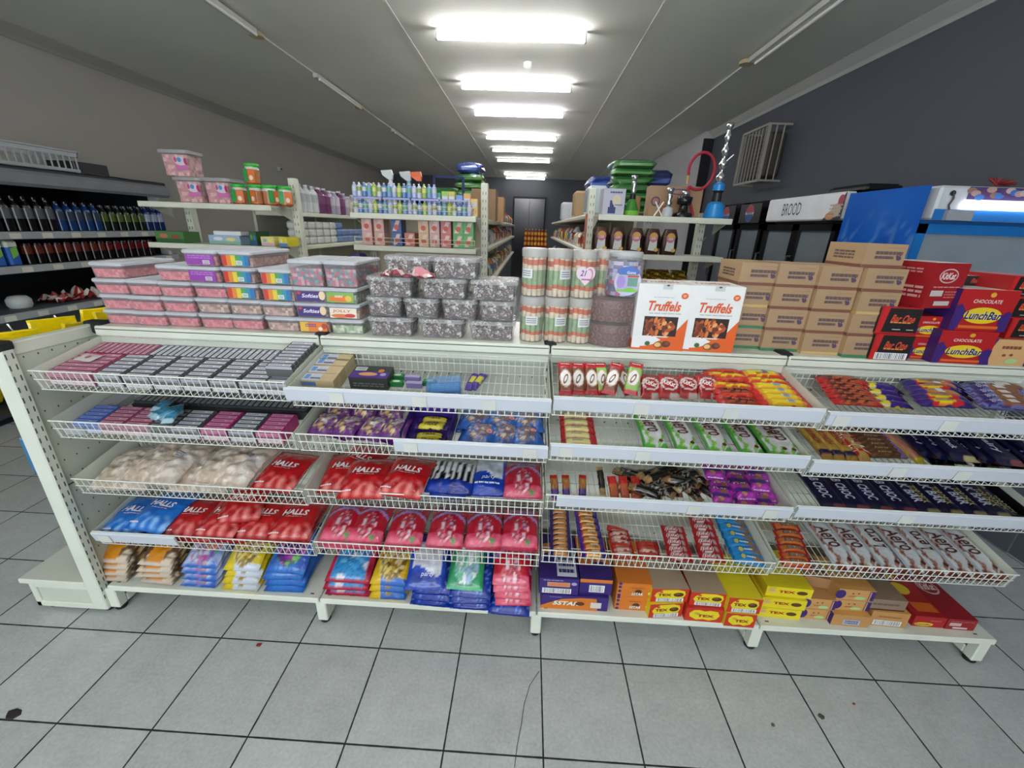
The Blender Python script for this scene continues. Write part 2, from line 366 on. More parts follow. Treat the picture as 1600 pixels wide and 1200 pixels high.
# -------------------------------------------------- baskets
TILT = .205; CT, ST = math.cos(TILT), math.sin(TILT); BD = .282; BH = .08
RIM = {(1, 1): 1.117, (1, 2): 1.102, (1, 3): 1.113, (1, 4): 1.105, (2, 1): .922, (2, 2): .92, (2, 3): .933, (2, 4): .92,
       (3, 1): .672, (3, 2): .682, (3, 3): .717, (3, 4): .726, (4, 1): .42, (4, 2): .432, (4, 3): .457, (4, 4): .466}
class Bk:
    def __init__(s, r, b):
        s.r, s.b = r, b; s.x0 = XB[b-1]+.004; s.w = XB[b]-XB[b-1]-.008
        s.O = Vector((s.x0, YF+.02, RIM[(r, b)]-BH)); s.U = Vector((1, 0, 0)); s.V = Vector((0, CT, ST)); s.N = Vector((0, -ST, CT))
        s.R = Matrix((s.U, s.V, s.N)).transposed()
        s.M = Matrix.Translation(s.O) @ s.R.to_4x4()
    def uv(s, px, py, h=0):
        d = ray(px, py); o = s.O+s.N*h; t = (o-CPOS).dot(s.N)/d.dot(s.N); q = CPOS+d*t-o
        return q.dot(s.U), q.dot(s.V)
    def mw(s, u, v, h=0, rz=0, rx=0, ry=0):
        return s.M @ Matrix.Translation((u, v, h)) @ Matrix.Rotation(rz, 4, 'Z') @ Matrix.Rotation(rx, 4, 'X') @ Matrix.Rotation(ry, 4, 'Y')
BK = {k: Bk(*k) for k in RIM}
WIRE = C('e2e5da'); STRIP = C('c9ced6')
def basket(k):
    b = BK[k]; w = b.w; root = empty('wire_basket'); root.matrix_world = b.M
    rn = {1: 'top', 2: 'second', 3: 'third', 4: 'lowest'}[b.r]; bn = ['leftmost', 'second', 'third', 'rightmost'][b.b-1]
    tag(root, 'white wire basket in the %s row, %s bay of the gondola' % (rn, bn), 'wire basket', 'wire baskets of the gondola')
    f = MB(); r = .0017
    n = 36
    for i in range(n+1):
        u = .008+(w-.016)*i/n
        f.tube([(u, 0, BH), (u, 0, 0), (u, BD, 0), (u, BD, BH)], r, WIRE, 4)
    for vv, hh, rr in ((-.003, BH, .003), (-.003, BH*.55, .002), (BD, BH, .003), (BD, BH*.5, .002), (.0, .0, .002), (.07, -.002, .0018), (.14, -.002, .0018), (.21, -.002, .0018), (BD, .0, .002)):
        f.tube([(0, vv, hh), (w, vv, hh)], rr, WIRE, 5)
    f.build('wire_mesh', ENAMEL(), root)
    for s_ in (0, w):
        x = s_-.0015 if s_ else .0005
        MB().rings([[(x, 0, -.004), (x, BD+.01, -.004), (x, BD+.01, BH), (x, -.002, BH)], [(x+.001, 0, -.004), (x+.001, BD+.01, -.004), (x+.001, BD+.01, BH), (x+.001, -.002, BH)]], W).build('side_panel', ENAMEL(), root)
    return root
def strip(root, k, u0, u1, cards):
    b = BK[k]; s_ = MB(); q = [(-.008, BH+.002), (-.014, BH-.004), (-.012, BH-.05), (-.008, BH-.056), (-.006, BH-.05), (-.006, BH)]
    s_.rings([[(u, a, h) for a, h in q] for u in (u0, u1)], STRIP)
    so = s_.build('price_strip', mat('price_strip_plastic', .16, var=.01), root)
    for cu in cards:
        MB().box((cu-.025, -.0162, BH-.05), (cu+.025, -.0145, BH-.008), C('cfd0c9')).build('price_card', CARD(), so)
BR = {}
for k in RIM: BR[k] = basket(k)
for k, u0, u1, cards in (((1, 2), -.012, .915, (.17, .46, .7)), ((1, 3), .002, .905, (.3, .6)), ((1, 4), .004, .915, (.05, .4)), ((2, 2), .36, .915, (.42, .85)), ((2, 3), .004, .905, (.06, .33)), ((2, 4), .004, .915, (.3, .52)),
                         ((3, 3), .04, .905, (.55, .83)), ((3, 4), .004, .915, (.4,)), ((4, 1), .0, .35, (.05,))):
    strip(BR[k], k, u0, u1, cards)
# -------------------------------------------------- end frame of the left end display
ef = empty('end_display', (-1.79, 1.3, 0)); EO = Vector((-1.79, 1.3, 0))
tag(ef, 'white slotted end display unit closing off the left end of the gondola', 'shelving')
def epart(name, mb, m=None):
    mb.v = [tuple(Vector(q)-EO) for q in mb.v]; return mb.build(name, m or ENAMEL(), ef)
for y in (1.295, 1.64, 1.98):
    b = MB().bbox((-1.825, y-.02, .02), (-1.765, y+.02, 1.205), W, .004)
    for z in [k*.04+.08 for k in range(28)]:
        for dx in (-.02, .0): b.box((-1.7655, y+dx+.006, z), (-1.7638, y+dx+.0095, z+.02), C('4b4f48'))
    epart('upright', b); epart('end_cap', MB().bbox((-1.83, y-.024, 1.19), (-1.762, y+.024, 1.222), BLK, .005), RUBBER())
b = MB().box((-1.803, 1.31, .16), (-1.779, 1.99, 1.17), W2); r = random.Random(4)
for iz in range(14):
    for iy in range(6): b.box((-1.78, 1.34+iy*.047, .24+iz*.07), (-1.7782, 1.344+iy*.047, .247+iz*.07), C('4a4d45'))
b.box((-1.7795, 1.315, .628), (-1.778, 1.62, .634), C('55594f'))
epart('back_panel', b)
epart('top_rail', MB().bbox((-1.815, 1.31, 1.165), (-1.775, 1.97, 1.212), W, .004))
x0 = atz(50, 893, .17).x
b = MB().bbox((x0-.01, 1.27, .15), (-1.82, 2.0, .175), W, .004)
epart('base_shelf', b)
b = MB().box((x0+.03, 1.285, .03), (-1.82, 1.97, .15), W2).bbox((x0+.02, 1.275, .02), (x0+.045, 1.3, .15), W).bbox((x0+.02, 1.275, .02), (-1.82, 1.29, .05), W).bbox((x0+.02, 1.277, .125), (-1.82, 1.29, .15), W)
epart('base_panel', b)
for x in (x0+.06, -1.79): epart('foot', MB().lathe([(.02, 0), (.024, .008), (.02, .022)], BLK, x, 1.31, 12), RUBBER())
# ================================================================ PRODUCT BUILDERS
def carton(w, d, h, col, front=None, top=None, left=None, right=None, sides={}, lip=False, m=None, name='carton'):
    b = MB().box((-w/2, 0, 0), (w/2, d, h), col, **sides)
    if front: front(Face(b, (-w/2, 0, 0), (1, 0, 0), (0, 0, 1), w, h))
    if top: top(Face(b, (-w/2, 0, h), (1, 0, 0), (0, 1, 0), w, d))
    if left: left(Face(b, (-w/2, d, 0), (0, -1, 0), (0, 0, 1), d, h))
    if right: right(Face(b, (w/2, 0, 0), (0, 1, 0), (0, 0, 1), d, h))
    return b.build(name, m or CARD(), mesh_only=True)
def put(name, me, loc, rz=0, label=None, cat=None, group=None, M=None, rx=0):
    o = link(name, me)
    if M is not None: o.matrix_world = M
    else: o.location = loc; o.rotation_euler = (rx, 0, rz)
    return tag(o, label, cat, group)
def rrect(w, d, r, z, n=3, cx=0, cy=0):
    r = min(r, w/2.01, d/2.01); P = []
    for (sx, sy, a0) in ((1, -1, -PI/2), (1, 1, 0), (-1, 1, PI/2), (-1, -1, PI)):
        for k in range(n+1):
            a = a0+PI/2*k/n; P.append((cx+sx*(w/2-r)+r*math.cos(a), cy+sy*(d/2-r)+r*math.sin(a), z))
    return P
def lumps(w, d, h, pal, cell=.012, amp=.004, seed=1, z0=0, taper=0, cx=0, cy=0):       # heaped contents: lumpy block with mixed piece colours
    b = MB(); r = random.Random(seed)
    nx, ny, nz = [max(2, int(round(q/cell))) for q in (w, d, h)]
    def P(x, y, z):
        k = 1-taper*(1-z); q = Vector((cx+(x-.5)*w*k, cy+(y-.5)*d*k, z0+z*h))
        nv = noise.noise_vector(Vector((q.x, q.y, q.z))*(.9/cell)+Vector((seed*7.1, 0, 0)))
        return q+nv*amp
    def grid(f, na, nb):
        v = [P(*f(i/na, j/nb)) for j in range(nb+1) for i in range(na+1)]
        for j in range(nb):
            for i in range(na):
                a = j*(na+1)+i; b.add([v[a], v[a+1], v[a+na+2], v[a+na+1]], [(0, 1, 2, 3)], r.choice(pal), 0, True)
    grid(lambda a, c: (a, 0, c), nx, nz); grid(lambda a, c: (1-a, 1, c), nx, nz)
    grid(lambda a, c: (1, a, c), ny, nz); grid(lambda a, c: (0, 1-a, c), ny, nz); grid(lambda a, c: (a, c, 1), nx, ny)
    return b
PINK = [C('e0747c'), C('d3606c'), C('e68c90'), C('c95664'), C('e27c84')]
BEIGE = [C('c8a78e'), C('b08a78'), C('dcc7b2'), C('9c7464'), C('cf9a93')]
def fillcol(rgb, f=.25): return tuple(min(1, c*(1-f)+f) for c in rgb)
def tub(w, d, h, pal, label=None, cell=.011, lidcol=C('dfe2e6')):
    r = empty('sweet_tub')
    b = MB(); b.rings([rrect(w*.93, d*.95, .012, .001), rrect(w*.98, d*.985, .014, h-.012)], C('e6e2e4'), caps=True)
    b.rings([rrect(w, d, .014, h-.016), rrect(w, d, .014, h-.012)], C('eeeef0'))
    b.build('clear_body', mat('tub_plastic', .2, clear=.17, bump=.25, bscale=30), r)
    lumps(w*.9, d*.92, (h-.018)*(.74 if h < .08 else .8), pal, cell, .003, int(w*1e4)+len(pal), .003, .05).build('sweets', CANDY(), r)
    l = MB(); l.rings([rrect(w*1.02, d*1.02, .015, h-.012), rrect(w*1.02, d*1.02, .015, h-.004), rrect(w*.98, d*.98, .013, h), rrect(w*.9, d*.92, .012, h), rrect(w*.88, d*.9, .01, h-.003)], lidcol)
    l.build('lid', mat('frosted_lid', .35, clear=.62), r)
    if label:
        lb = MB(); f = Face(lb, (-w*.4, -d*.492, .006), (1, 0, 0), (0, .02, 1), w*.8, h-.022); label(f); lb.build('label', CARD(), r)
    return r
def place_tree(root, loc, rz=0, label=None, cat=None, group=None, first=False):
    o = root if first else copy_tree(root)
    o.location = loc; o.rotation_euler = (0, 0, rz)
    return tag(o, label, cat, group)
# ---------------------------------------------------------------- gummy tubs, back left of the top board
TW, TD, TH = .135, .265, .061
def lab_rainbow(f):
    cs = [C(x) for x in ('c8382c', 'd9822b', 'd8c23c', '4d9a4a', '2f8aa0', '2c6ca8')]
    for i, c in enumerate(cs): f.rect(i/6, 0, (i+1)/6, 1, c)
    f.rect(.52, .1, .74, .5, C('dde2e0')); f.lines(.55, .15, .72, .45, 3, C('666666'))
def lab_purple(f): f.rect(0, 0, 1, 1, C('8b3c9c')); f.lines(.08, .55, .9, .95, 2, C('b06fc0')); f.rect(.6, .08, .85, .45, C('d9d4de')); f.lines(.62, .1, .83, .42, 3, C('555555'))
def lab_sorts(f): f.rect(0, 0, 1, 1, C('3f2a74')); f.ell(.93, .6, .12, .45, C('e2c9a0')); f.text('Softies', .5, .55, .62, .38, C('e8e6ee'), .2, .03); f.ell(.1, .8, .07, .14, C('c33a30'))
def lab_orange(f): f.rect(0, 0, 1, 1, C('e07a28')); f.rect(0, 0, .3, 1, C('e2b33a')); f.lines(.2, .45, .6, .85, 2, C('6a3d86')); f.ell(.75, .3, .08, .2, C('f0ddca')); f.ell(.9, .6, .1, .3, C('b6442c'))
def lab_green(f): f.rect(0, 0, 1, 1, C('7fae4f')); f.ell(.5, .35, .45, .3, C('e2762b')); f.text('mini', .45, .62, .3, .28, C('e8e4da'), .2, .03); f.ell(.8, .4, .12, .3, C('d8b94a'))
def lab_white(f): f.rect(0, 0, 1, 1, C('e6dccb')); f.text('JOLLY', .45, .65, .7, .35, C('d86b36'), .1, .05); f.ell(.4, .2, .35, .2, C('d8783a')); f.ell(.75, .25, .2, .2, C('c23c2e'))
GREEN = [C('8fae7c'), C('b9c9a2'), C('6f935f'), C('dbe2cc')]
TP = {'pink': tub(TW, TD, TH, PINK), 'beige': tub(TW, TD, TH, BEIGE), 'rain': tub(TW, TD, TH, [C('c98a7c'), C('d9b09a')], lab_rainbow), 'purp': tub(TW, TD, TH, PINK, lab_purple),
      'sorts': tub(TW, TD, TH, BEIGE, lab_sorts), 'oran': tub(TW, TD, TH, [C('d9803c'), C('c9603c')], lab_orange), 'grn': tub(TW, TD, TH, GREEN, lab_green), 'whit': tub(TW, TD, TH, [C('d98a5c'), C('e9c9a2')], lab_white),
      'green': tub(TW, TD, TH, GREEN), 'deep': tub(TW, TD, .1, [C('b0405a'), C('c95a6c'), C('5a8f92'), C('46707a'), C('c8a0a6')])}
TLAB = {'pink': 'clear tub of pink gummy sweets', 'beige': 'clear tub of mixed beige and pink sweets', 'rain': 'sweet tub with rainbow striped label', 'purp': 'sweet tub with bright purple label', 'sorts': 'sweet tub with dark purple and white label',
        'oran': 'sweet tub with yellow and orange label', 'grn': 'sweet tub with green and orange label', 'whit': 'sweet tub with white and orange label', 'green': 'clear tub of green and white sweets', 'deep': 'deep clear tub of pink and teal gummies'}
cols = [(150, ['pink']*4), (207, ['pink']*3), (260, ['pink']*4), (312, ['pink', 'beige', 'pink', 'purp', 'purp']), (365, ['pink', 'beige', 'rain', 'rain', 'rain']), (420, ['beige', 'beige', 'rain', 'rain']),
        (470, ['oran', 'sorts', 'sorts', 'deep']), (520, ['green', 'whit', 'grn', 'deep'])]
used = set(); rj = random.Random(5); YT = 1.605
for ci, (px, tiers) in enumerate(cols):
    X0 = atz(px, 508+ci*1.5, TZ).x+(.015 if ci == 0 else .002); z = TZ
    for ti, k in enumerate(tiers):
        h = .1 if k == 'deep' else TH
        place_tree(TP[k], (X0+TW/2+rj.uniform(-.004, .004), YT+TD/2+rj.uniform(0, .012), z+.0005), rj.uniform(-.03, .03),
                   TLAB[k]+', %s, %s stack from left' % (obt(ti, len(tiers)), ORD[ci]), 'sweet tub', 'plastic sweet tubs on the gondola top', k not in used)
        used.add(k); z += h+.0005
# ---------------------------------------------------------------- foil chocolate trays
CHOC = [C('2c1a16'), C('4a2d26'), C('c9cac8'), C('8d8a86'), C('e2e2e0'), C('5c3f36'), C('a9a6a2'), C('6f5148')]
def chocmat():
    if 'foil_wrapped_chocolate' in MATS: return MATS['foil_wrapped_chocolate']
    m = mat('foil_wrapped_chocolate', .28, metal=.2, bump=1, bscale=80, dist=.004); nt = m.node_tree; N = nt.nodes; L = nt.links
    tc = N.new('ShaderNodeTexCoord'); nz = N.new('ShaderNodeTexNoise'); nz.inputs['Scale'].default_value = 62; nz.inputs['Detail'].default_value = 3; nz.inputs['Distortion'].default_value = 1.2
    L.new(tc.outputs['Object'], nz.inputs['Vector']); cr = N.new('ShaderNodeValToRGB'); L.new(nz.outputs['Fac'], cr.inputs[0]); e = cr.color_ramp.elements
    e[0].position = .34; e[0].color = (*C('241410'), 1); e[1].position = .68; e[1].color = (*C('dcdcda'), 1)
    for p, c in ((.47, '46281f'), (.54, '6b4a40'), (.6, 'b0aca8')): q = e.new(p); q.color = (*C(c), 1)
    L.new(cr.outputs[0], N['Principled BSDF'].inputs['Base Color']); return m
def tray(w, d, h):
    r = empty('chocolate_tray')
    b = MB(); b.rings([rrect(w*.88, d*.88, .015, .001), rrect(w*.97, d*.97, .02, h*.66), rrect(w, d, .02, h*.68), rrect(w, d, .02, h*.72), rrect(w*.96, d*.96, .02, h*.74), rrect(w*.94, d*.94, .018, h*.97), rrect(w*.9, d*.9, .015, h)], C('eef0f0'), sm=False)
    MB().rings([rrect(w*1.01, d*1.01, .02, h*.8), rrect(w*1.02, d*1.02, .02, h*.86), rrect(w*.98, d*.98, .02, h*.99), rrect(w*.9, d*.9, .02, h)], C('eceeee')).build('clear_lid', mat('clear_lid', .06, clear=.2, bump=.7, bscale=30, dist=.005), r)  # whitish lid part, its pale colour stands for glare on the tray tops
    b.build('clear_tray', mat('clear_pet', .08, clear=.13, bump=.6, bscale=25, dist=.004), r)
    lumps(w*.84, d*.84, h*.88, CHOC, .011, .006, int(w*1e4), .003, .04).build('chocolates', chocmat(), r)
    return r
T1 = tray(.185, .17, .078); T2 = tray(.142, .17, .078)
rows = [(530, [(575, 650), (655, 727), (732, 805)], T1), (500, [(575, 628), (632, 687), (692, 745), (750, 803)], T2), (468, [(572, 650), (652, 735), (735, 808)], T1), (430, [(604, 674), (676, 746)], T1)]
fu = set()
for ti, (py, xs, pr) in enumerate(rows):
    z = TZ+ti*.0785
    for i, (a, c) in enumerate(xs):
        X = (at(a, py, 1.62).x+at(c, py, 1.62).x)/2
        n_ = {2: ['left', 'right'], 3: ['left', 'middle', 'right'], 4: ['leftmost', 'second', 'third', 'rightmost']}[len(xs)][i]
        place_tree(pr, (X, 1.605+.085+rj.uniform(0, .01), z+.0005), rj.uniform(-.02, .02), 'clear tray of foil-flecked chocolates, %s one in the %s layer' % (n_, obt(ti, 4)), 'chocolate tray', 'clear chocolate trays on the gondola top', pr.name not in fu)
        fu.add(pr.name)
def crumple(w, d, pal, seed, amp=.02, n=14):
    b = MB(); V = []
    for j in range(n+1):
        for i in range(n+1):
            x, y = i/n-.5, j/n-.5; q = noise.noise_vector(Vector((x*4, y*4, seed)))
            V.append(Vector((x*w+q.x*.015, y*d+q.y*.015, .004+abs(q.z)*amp*2)))
    r = random.Random(seed)
    for j in range(n):
        for i in range(n):
            a = j*(n+1)+i; c = pal[int((noise.noise(Vector((i*.35, j*.35, seed)))+1)*.5*len(pal)) % len(pal)]
            for off in (0,): b.add([V[a], V[a+1], V[a+n+2], V[a+n+1]], [(0, 1, 2, 3)], c, 0, True)
    V2 = [v-Vector((0, 0, .0015)) for v in V]
    for j in range(n):
        for i in range(n): a = j*(n+1)+i; b.add([V2[a], V2[a+n+1], V2[a+n+2], V2[a+1]], [(0, 1, 2, 3)], pal[0], 0, True)
    return b
p_ = at(640, 437, 1.62)
o = crumple(.2, .09, [C('b04a5c'), C('d98a94'), C('e0c9c2'), C('8f2f44'), C('d8b9b0')], 3, .028).build('crumpled_wrapper', FILM()); o.location = (p_.x, 1.585, TZ+.0785*3); o.location.y = 1.612
tag(o, 'crumpled pink and white wrapper lying on the chocolate trays', 'wrapper')
# ---------------------------------------------------------------- jars of wafer sticks
def stick_jar(lab, rr=.047, h=.178):
    r = empty('stick_jar'); b = MB()
    b.lathe([(rr*.95, .0), (rr, .006), (rr, h-.03), (rr*.9, h-.024)], C('eef0ee'), n=22); b.build('clear_jar', mat('jar_plastic', .08, clear=.1), r)
    s_ = MB(); cr_, og, gr = C('e0cfb6'), C('d0683a'), C('94ae80')
    for k in range(11):
        a = 2*PI*k/11; x, y = rr*.76*math.cos(a), rr*.76*math.sin(a); j = noise.noise(Vector((k*3.1, rr, 0)))*.01
        s_.lathe([(.0095, .004), (.0115, .03+j), (.0115, .045+j), (.0115, .075+j), (.0115, .1), (.0115, .118+j), (.0115, .138+j), (.0095, .15+j*.6), (.004, .152+j*.6)], [cr_, og, gr, gr, cr_, og, cr_, cr_], x, y, 7)
    s_.build('wafer_sticks', CANDY(), r)
    l = MB().lathe([(rr*1.02, h-.032), (rr*1.04, h-.028), (rr*1.04, h-.006), (rr*.98, h), (rr*.5, h+.001)], C('d9d6cf'), n=22); l.build('lid', mat('frosted_lid', .35, clear=.62), r)
    q = MB()
    def curved(x0, z0, x1, z1, col, k=0, n=6, shape=None):
        P = [( (rr+.0008+.0003*k)*math.sin(a), -(rr+.0008+.0003*k)*math.cos(a)) for a in [x0+(x1-x0)*i/n for i in range(n+1)]]
        for i in range(n): q.add([(P[i][0], P[i][1], z0), (P[i+1][0], P[i+1][1], z0), (P[i+1][0], P[i+1][1], z1), (P[i][0], P[i][1], z1)], [(0, 1, 2, 3)], col)
    if lab == 'white': curved(-.3, .07, .75, .105, C('dedfdd')); [curved(-.2, z, .6, z+.003, C('77777a'), 1) for z in (.078, .086, .094)]
    if lab == 'heart':
        f = Face(q, (-.035, -rr-.004, .05), (1, 0, 0), (0, 0, 1), .075, .075); f.ell(.3, .62, .27, .32, C('e6cdd8')); f.ell(.7, .62, .27, .32, C('e6cdd8')); f.poly([(.06, .5), (.5, 0), (.94, .5), (.5, .7)], C('e6cdd8'))
        f.ell(.7, .55, .16, .3, C('c778a4')); f.ell(.66, .55, .14, .24, C('e6cdd8')); f.text('21', .38, .62, .32, .28, C('4b3f8c'), .3, .04); f.lines(.3, .25, .75, .38, 1, C('b0508a'))
    q.build('label', CARD(), r)
    return r
J1 = stick_jar('white'); J2 = stick_jar('heart')
jar_spots = [(812, 850, 0, 0), (850, 887, 0, 0), (887, 925, 0, 0), (812, 850, 1, 0), (850, 887, 1, 0), (887, 925, 1, 1), (925, 948, 1, 0)]
fu = set(); jl = ['left', 'middle', 'right', 'left', 'middle', 'right', 'half-hidden fourth']
for i, (a, c, t, hh) in enumerate(jar_spots):
    X = (at(a, 500, 1.64).x+at(c, 500, 1.64).x)/2; y = 1.66; pr = J2 if hh else J1
    if i == 6: X += .015; y = 1.745
    place_tree(pr, (X, y, TZ+.0005+t*.1795 + (0 if i != 6 else 0)), (-.25, .2, .1, -.9, .35, 0, .3)[i], ('clear jar of orange and cream wafer sticks%s, %s, %s tier' % (', pink heart label' if hh else '', jl[i], 'upper' if t else 'lower')), 'sweet jar', 'jars of wafer sticks', pr.name not in fu)
    fu.add(pr.name)
def big_jar(h, rr=.108):
    r = empty('chocolate_roll_jar'); MB().lathe([(rr*.97, 0), (rr, .006), (rr, h-.008), (rr*.97, h)], C('d9cfcc'), n=28).build('clear_jar', CLEAR(), r)
    s_ = MB().lathe([(rr*.9, .003), (rr*.9, h-.012)], C('6b4038'), n=20)
    rnd = random.Random(8); nn = 19
    for j in range(int(h/.026)):
        for k in range(nn):
            a = 2*PI*(k+.5*(j % 2))/nn; z = .014+j*.0255; o_ = Vector((math.cos(a), math.sin(a), 0)); t = Vector((-o_.y, o_.x, 0)); c0 = o_*(rr*.89)+Vector((0, 0, z))
            R = [[tuple(c0+o_*dd+t*(q*math.cos(2*PI*i/8))+Vector((0, 0, q*math.sin(2*PI*i/8)))) for i in range(8)] for q, dd in ((.0135, 0), (.0125, .005), (.0075, .008))]
            s_.rings(R, [C('7d5046'), C('8d6056'), C('5a322b')], 0, True)
    s_.build('chocolate_rolls', CANDY(), r); return r
bx_ = (at(917, 500, 1.66).x+at(995, 500, 1.66).x)/2
jb = big_jar(.095); place_tree(jb, (bx_+.002, 1.695, TZ+.0005), 0, 'wide clear jar of brown chocolate rolls, lower of two', 'sweet jar', 'wide jars of chocolate rolls', True)
place_tree(jb, (bx_, 1.695, TZ+.096), .2, 'wide clear jar of brown chocolate rolls, upper of two', 'sweet jar', 'wide jars of chocolate rolls')
r = empty('gummy_jar'); rr = .07; h = .165
MB().lathe([(rr*.9, 0), (rr, .01), (rr, h*.78), (rr*.8, h*.9)], C('eef0f2'), n=24).build('clear_jar', CLEAR(), r)
s_ = MB(); pal = [C('a8b8dc'), C('7c6cb0'), C('d9c8dc'), C('5a5f86'), C('c95a7c'), C('e2e2ea')]; rnd = random.Random(2)
for j in range(9):
    for k in range(20):
        a0, a1 = 2*PI*k/20, 2*PI*(k+1)/20; z0, z1 = .004+j*.014, .004+(j+1)*.014; q = rr*.9
        s_.add([(q*math.cos(a0), q*math.sin(a0), z0), (q*math.cos(a1), q*math.sin(a1), z0), (q*math.cos(a1), q*math.sin(a1), z1), (q*math.cos(a0), q*math.sin(a0), z1)], [(0, 1, 2, 3)], rnd.choice(pal))
s_.build('gummies', CANDY(), r)
MB().lathe([(rr*.86, h*.88), (rr*.9, h*.9), (rr*.9, h*.99), (rr*.84, h), (.01, h)], C('dfe0e2'), n=24).build('lid', mat('frosted_lid', .35, clear=.62), r)
q = MB(); f = Face(q, (-.05, -rr-.006, .012), (1, 0, 0), (0, 0, 1), .1, .105)
f.ell(.5, .45, .5, .48, C('c9c4e0')); f.ell(.5, .8, .4, .18, C('4f74c0')); f.rect(.12, .1, .88, .7, C('8fc06a')); f.rect(.14, .2, .86, .68, C('b9a9d8')); f.rect(.5, .3, .86, .6, C('6f9a8c')); f.rect(.48, .62, .9, .68, C('c04a3a')); f.ell(.25, .45, .16, .22, C('a58fd0')); f.ell(.6, .17, .22, .08, C('78c84a')); f.text('Gums', .6, .78, .34, .1, C('e6e6ee'), .1, .04)
q.build('label', CARD(), r)
r.location = (bx_+.03, 1.68, TZ+.192); tag(r, 'clear jar with green and lilac label standing on the chocolate rolls', 'sweet jar')
# ---------------------------------------------------------------- two white truffle boxes
def truffle_front(f):
    f.rect(.0, 0, 1, .2, C('e2611f')); f.poly([(0, .2), (.35, .24), (.6, .14), (.3, .06), (0, .04)], C('ececea')); f.poly([(.45, .12), (.75, .24), (1, .5), (1, .1)], C('e2611f'))
    f.rect(.18, .22, .82, .52, C('2c1710')); rnd = random.Random(1)
    for i in range(46):
        x, y = rnd.uniform(.24, .76), rnd.uniform(.26, .48); f.k = 4+i*.02; f.ell(x, y, .055, .032, rnd.choice([C('b5541f'), C('d97a35'), C('6b2c14'), C('e8a468'), C('8f3c18')]), 9, rnd.uniform(0, 3))
    f.k = 6; f.ell(.87, .84, .065, .045, C('e2611f')); f.lines(.84, .82, .9, .86, 2, C('f0d9c8'))
    f.text('Truffels', .52, .68, .66, .15, C('dd5a20'), .25, .05); f.lines(.3, .8, .68, .82, 1, C('b9bcbc'), .4); f.lines(.25, .56, .85, .58, 1, C('8f9090'), .4)
    f.ell(.52, .08, .1, .055, C('8f5a30')); f.ell(.5, .085, .06, .035, C('e8c078')); f.ell(.66, .1, .085, .05, C('5a3524')); f.ell(.68, .11, .05, .03, C('7c4c32')); f.ell(.3, .1, .05, .035, C('3a6a3c')); f.rect(.0, .03, .16, .055, C('ececea'))
    f.rect(.44, .93, .62, 1.0, C('c9cbcb')); f.ell(.53, .985, .03, .012, C('44484c'))
me = carton(.198, .16, .25, C('e9e9e6'), truffle_front, lambda f: f.text('Truffels', .5, .5, .75, .35, C('c9683f'), .25, .03), lambda f: (f.rect(0, 0, 1, .16, C('e2611f')), f.text('Truffels', .5, .6, .7, .12, C('dd5a20'), .2)), name='truffle_box')
for i, (a, c, l) in enumerate(((993, 1069, 'left one'), (1071, 1150, 'right one beside brown cartons'))):
    X = (at(a, 500, 1.6).x+at(c, 500, 1.6).x)/2
    put('truffle_box', me, (X, 1.585+.003*i, TZ+.0005), -.01-.02*i, 'white and orange truffle box with dark window, '+l, 'chocolate box', 'truffle boxes')
# ---------------------------------------------------------------- small brown cartons
KR, KD = C('a98b69'), C('4c3a35')
def brown(tape, side=False):
    def fr(f):
        f.rect(.26, .56, .9, .7, C('84695c')); f.lines(.26, .56, .92, .7, 1, C('63504f'), .9, 4); f.rect(.26, .38, .7, .5, C('84695c')); f.lines(.26, .38, .72, .5, 1, C('63504f'), .9, 9); f.lines(.5, .83, .94, .86, 1, C('8c7058'), .5)
        f.ell(.85, .42, .06, .09, C('564560')); f.ell(.8, .5, .03, .05, C('564560')); f.poly([(.84, .55), (.9, .62), (.86, .48)], C('564560')); f.rect(0, 0, 1, .13 if tape != 'n' else .02, {'b': C('7d4f3f'), 'g': C('3f7a58'), 'y': C('c7a66c'), 'n': KR}[tape])
    def lf(f):
        f.lines(.2, .3, .75, .7, 3, C('6a5550'), .6, 5); f.rect(0, 0, 1, .13, {'b': C('7d4f3f'), 'g': C('3f7a58'), 'y': C('c7a66c'), 'n': KR}[tape])
    def tp(f): f.rect(0, .49, 1, .51, C('8f7354'))
    return carton(.143, .2, .083, KR, fr, tp, lf, sides={'xn': C('b39570'), 'zp': C('b69a76')}, name='brown_carton')
BRN = {t: brown(t) for t in 'bgyn'}
colsb = [(1144, 'gg'+'yb'), (1201, 'gbbb'), (1259, 'ybbb'), (1316, 'gbyb')]
colsb = [(1140, 'ggyb'), (1192, 'gbbb'), (1249, 'ybbb'), (1306, 'gbybb')]
for ci, (px, tt) in enumerate(colsb):
    X = atz(px, 549+ci*2, TZ).x+.0715+.004
    for ti, t in enumerate(tt):
        l = 'small brown printed carton, %s in the %s stack beside the truffle boxes' % (obt(ti, len(tt)), ORD[ci])
        put('brown_carton', BRN[t], (X+rj.uniform(-.004, .004)-(.02 if ti == 4 else 0), 1.665-.022*ci+.02*(ti == 4)+rj.uniform(0, .006), TZ+.0005+ti*.0835), rj.uniform(-.02, .02)-.02, l, 'carton', 'small brown cartons')
put('brown_carton', BRN['b'], (atz(1192, 551, TZ).x+.06, 1.83, TZ+.0005+4*.0835), -.02, 'small brown printed carton lying at the rear behind the second stack', 'carton', 'small brown cartons') if 0 else None
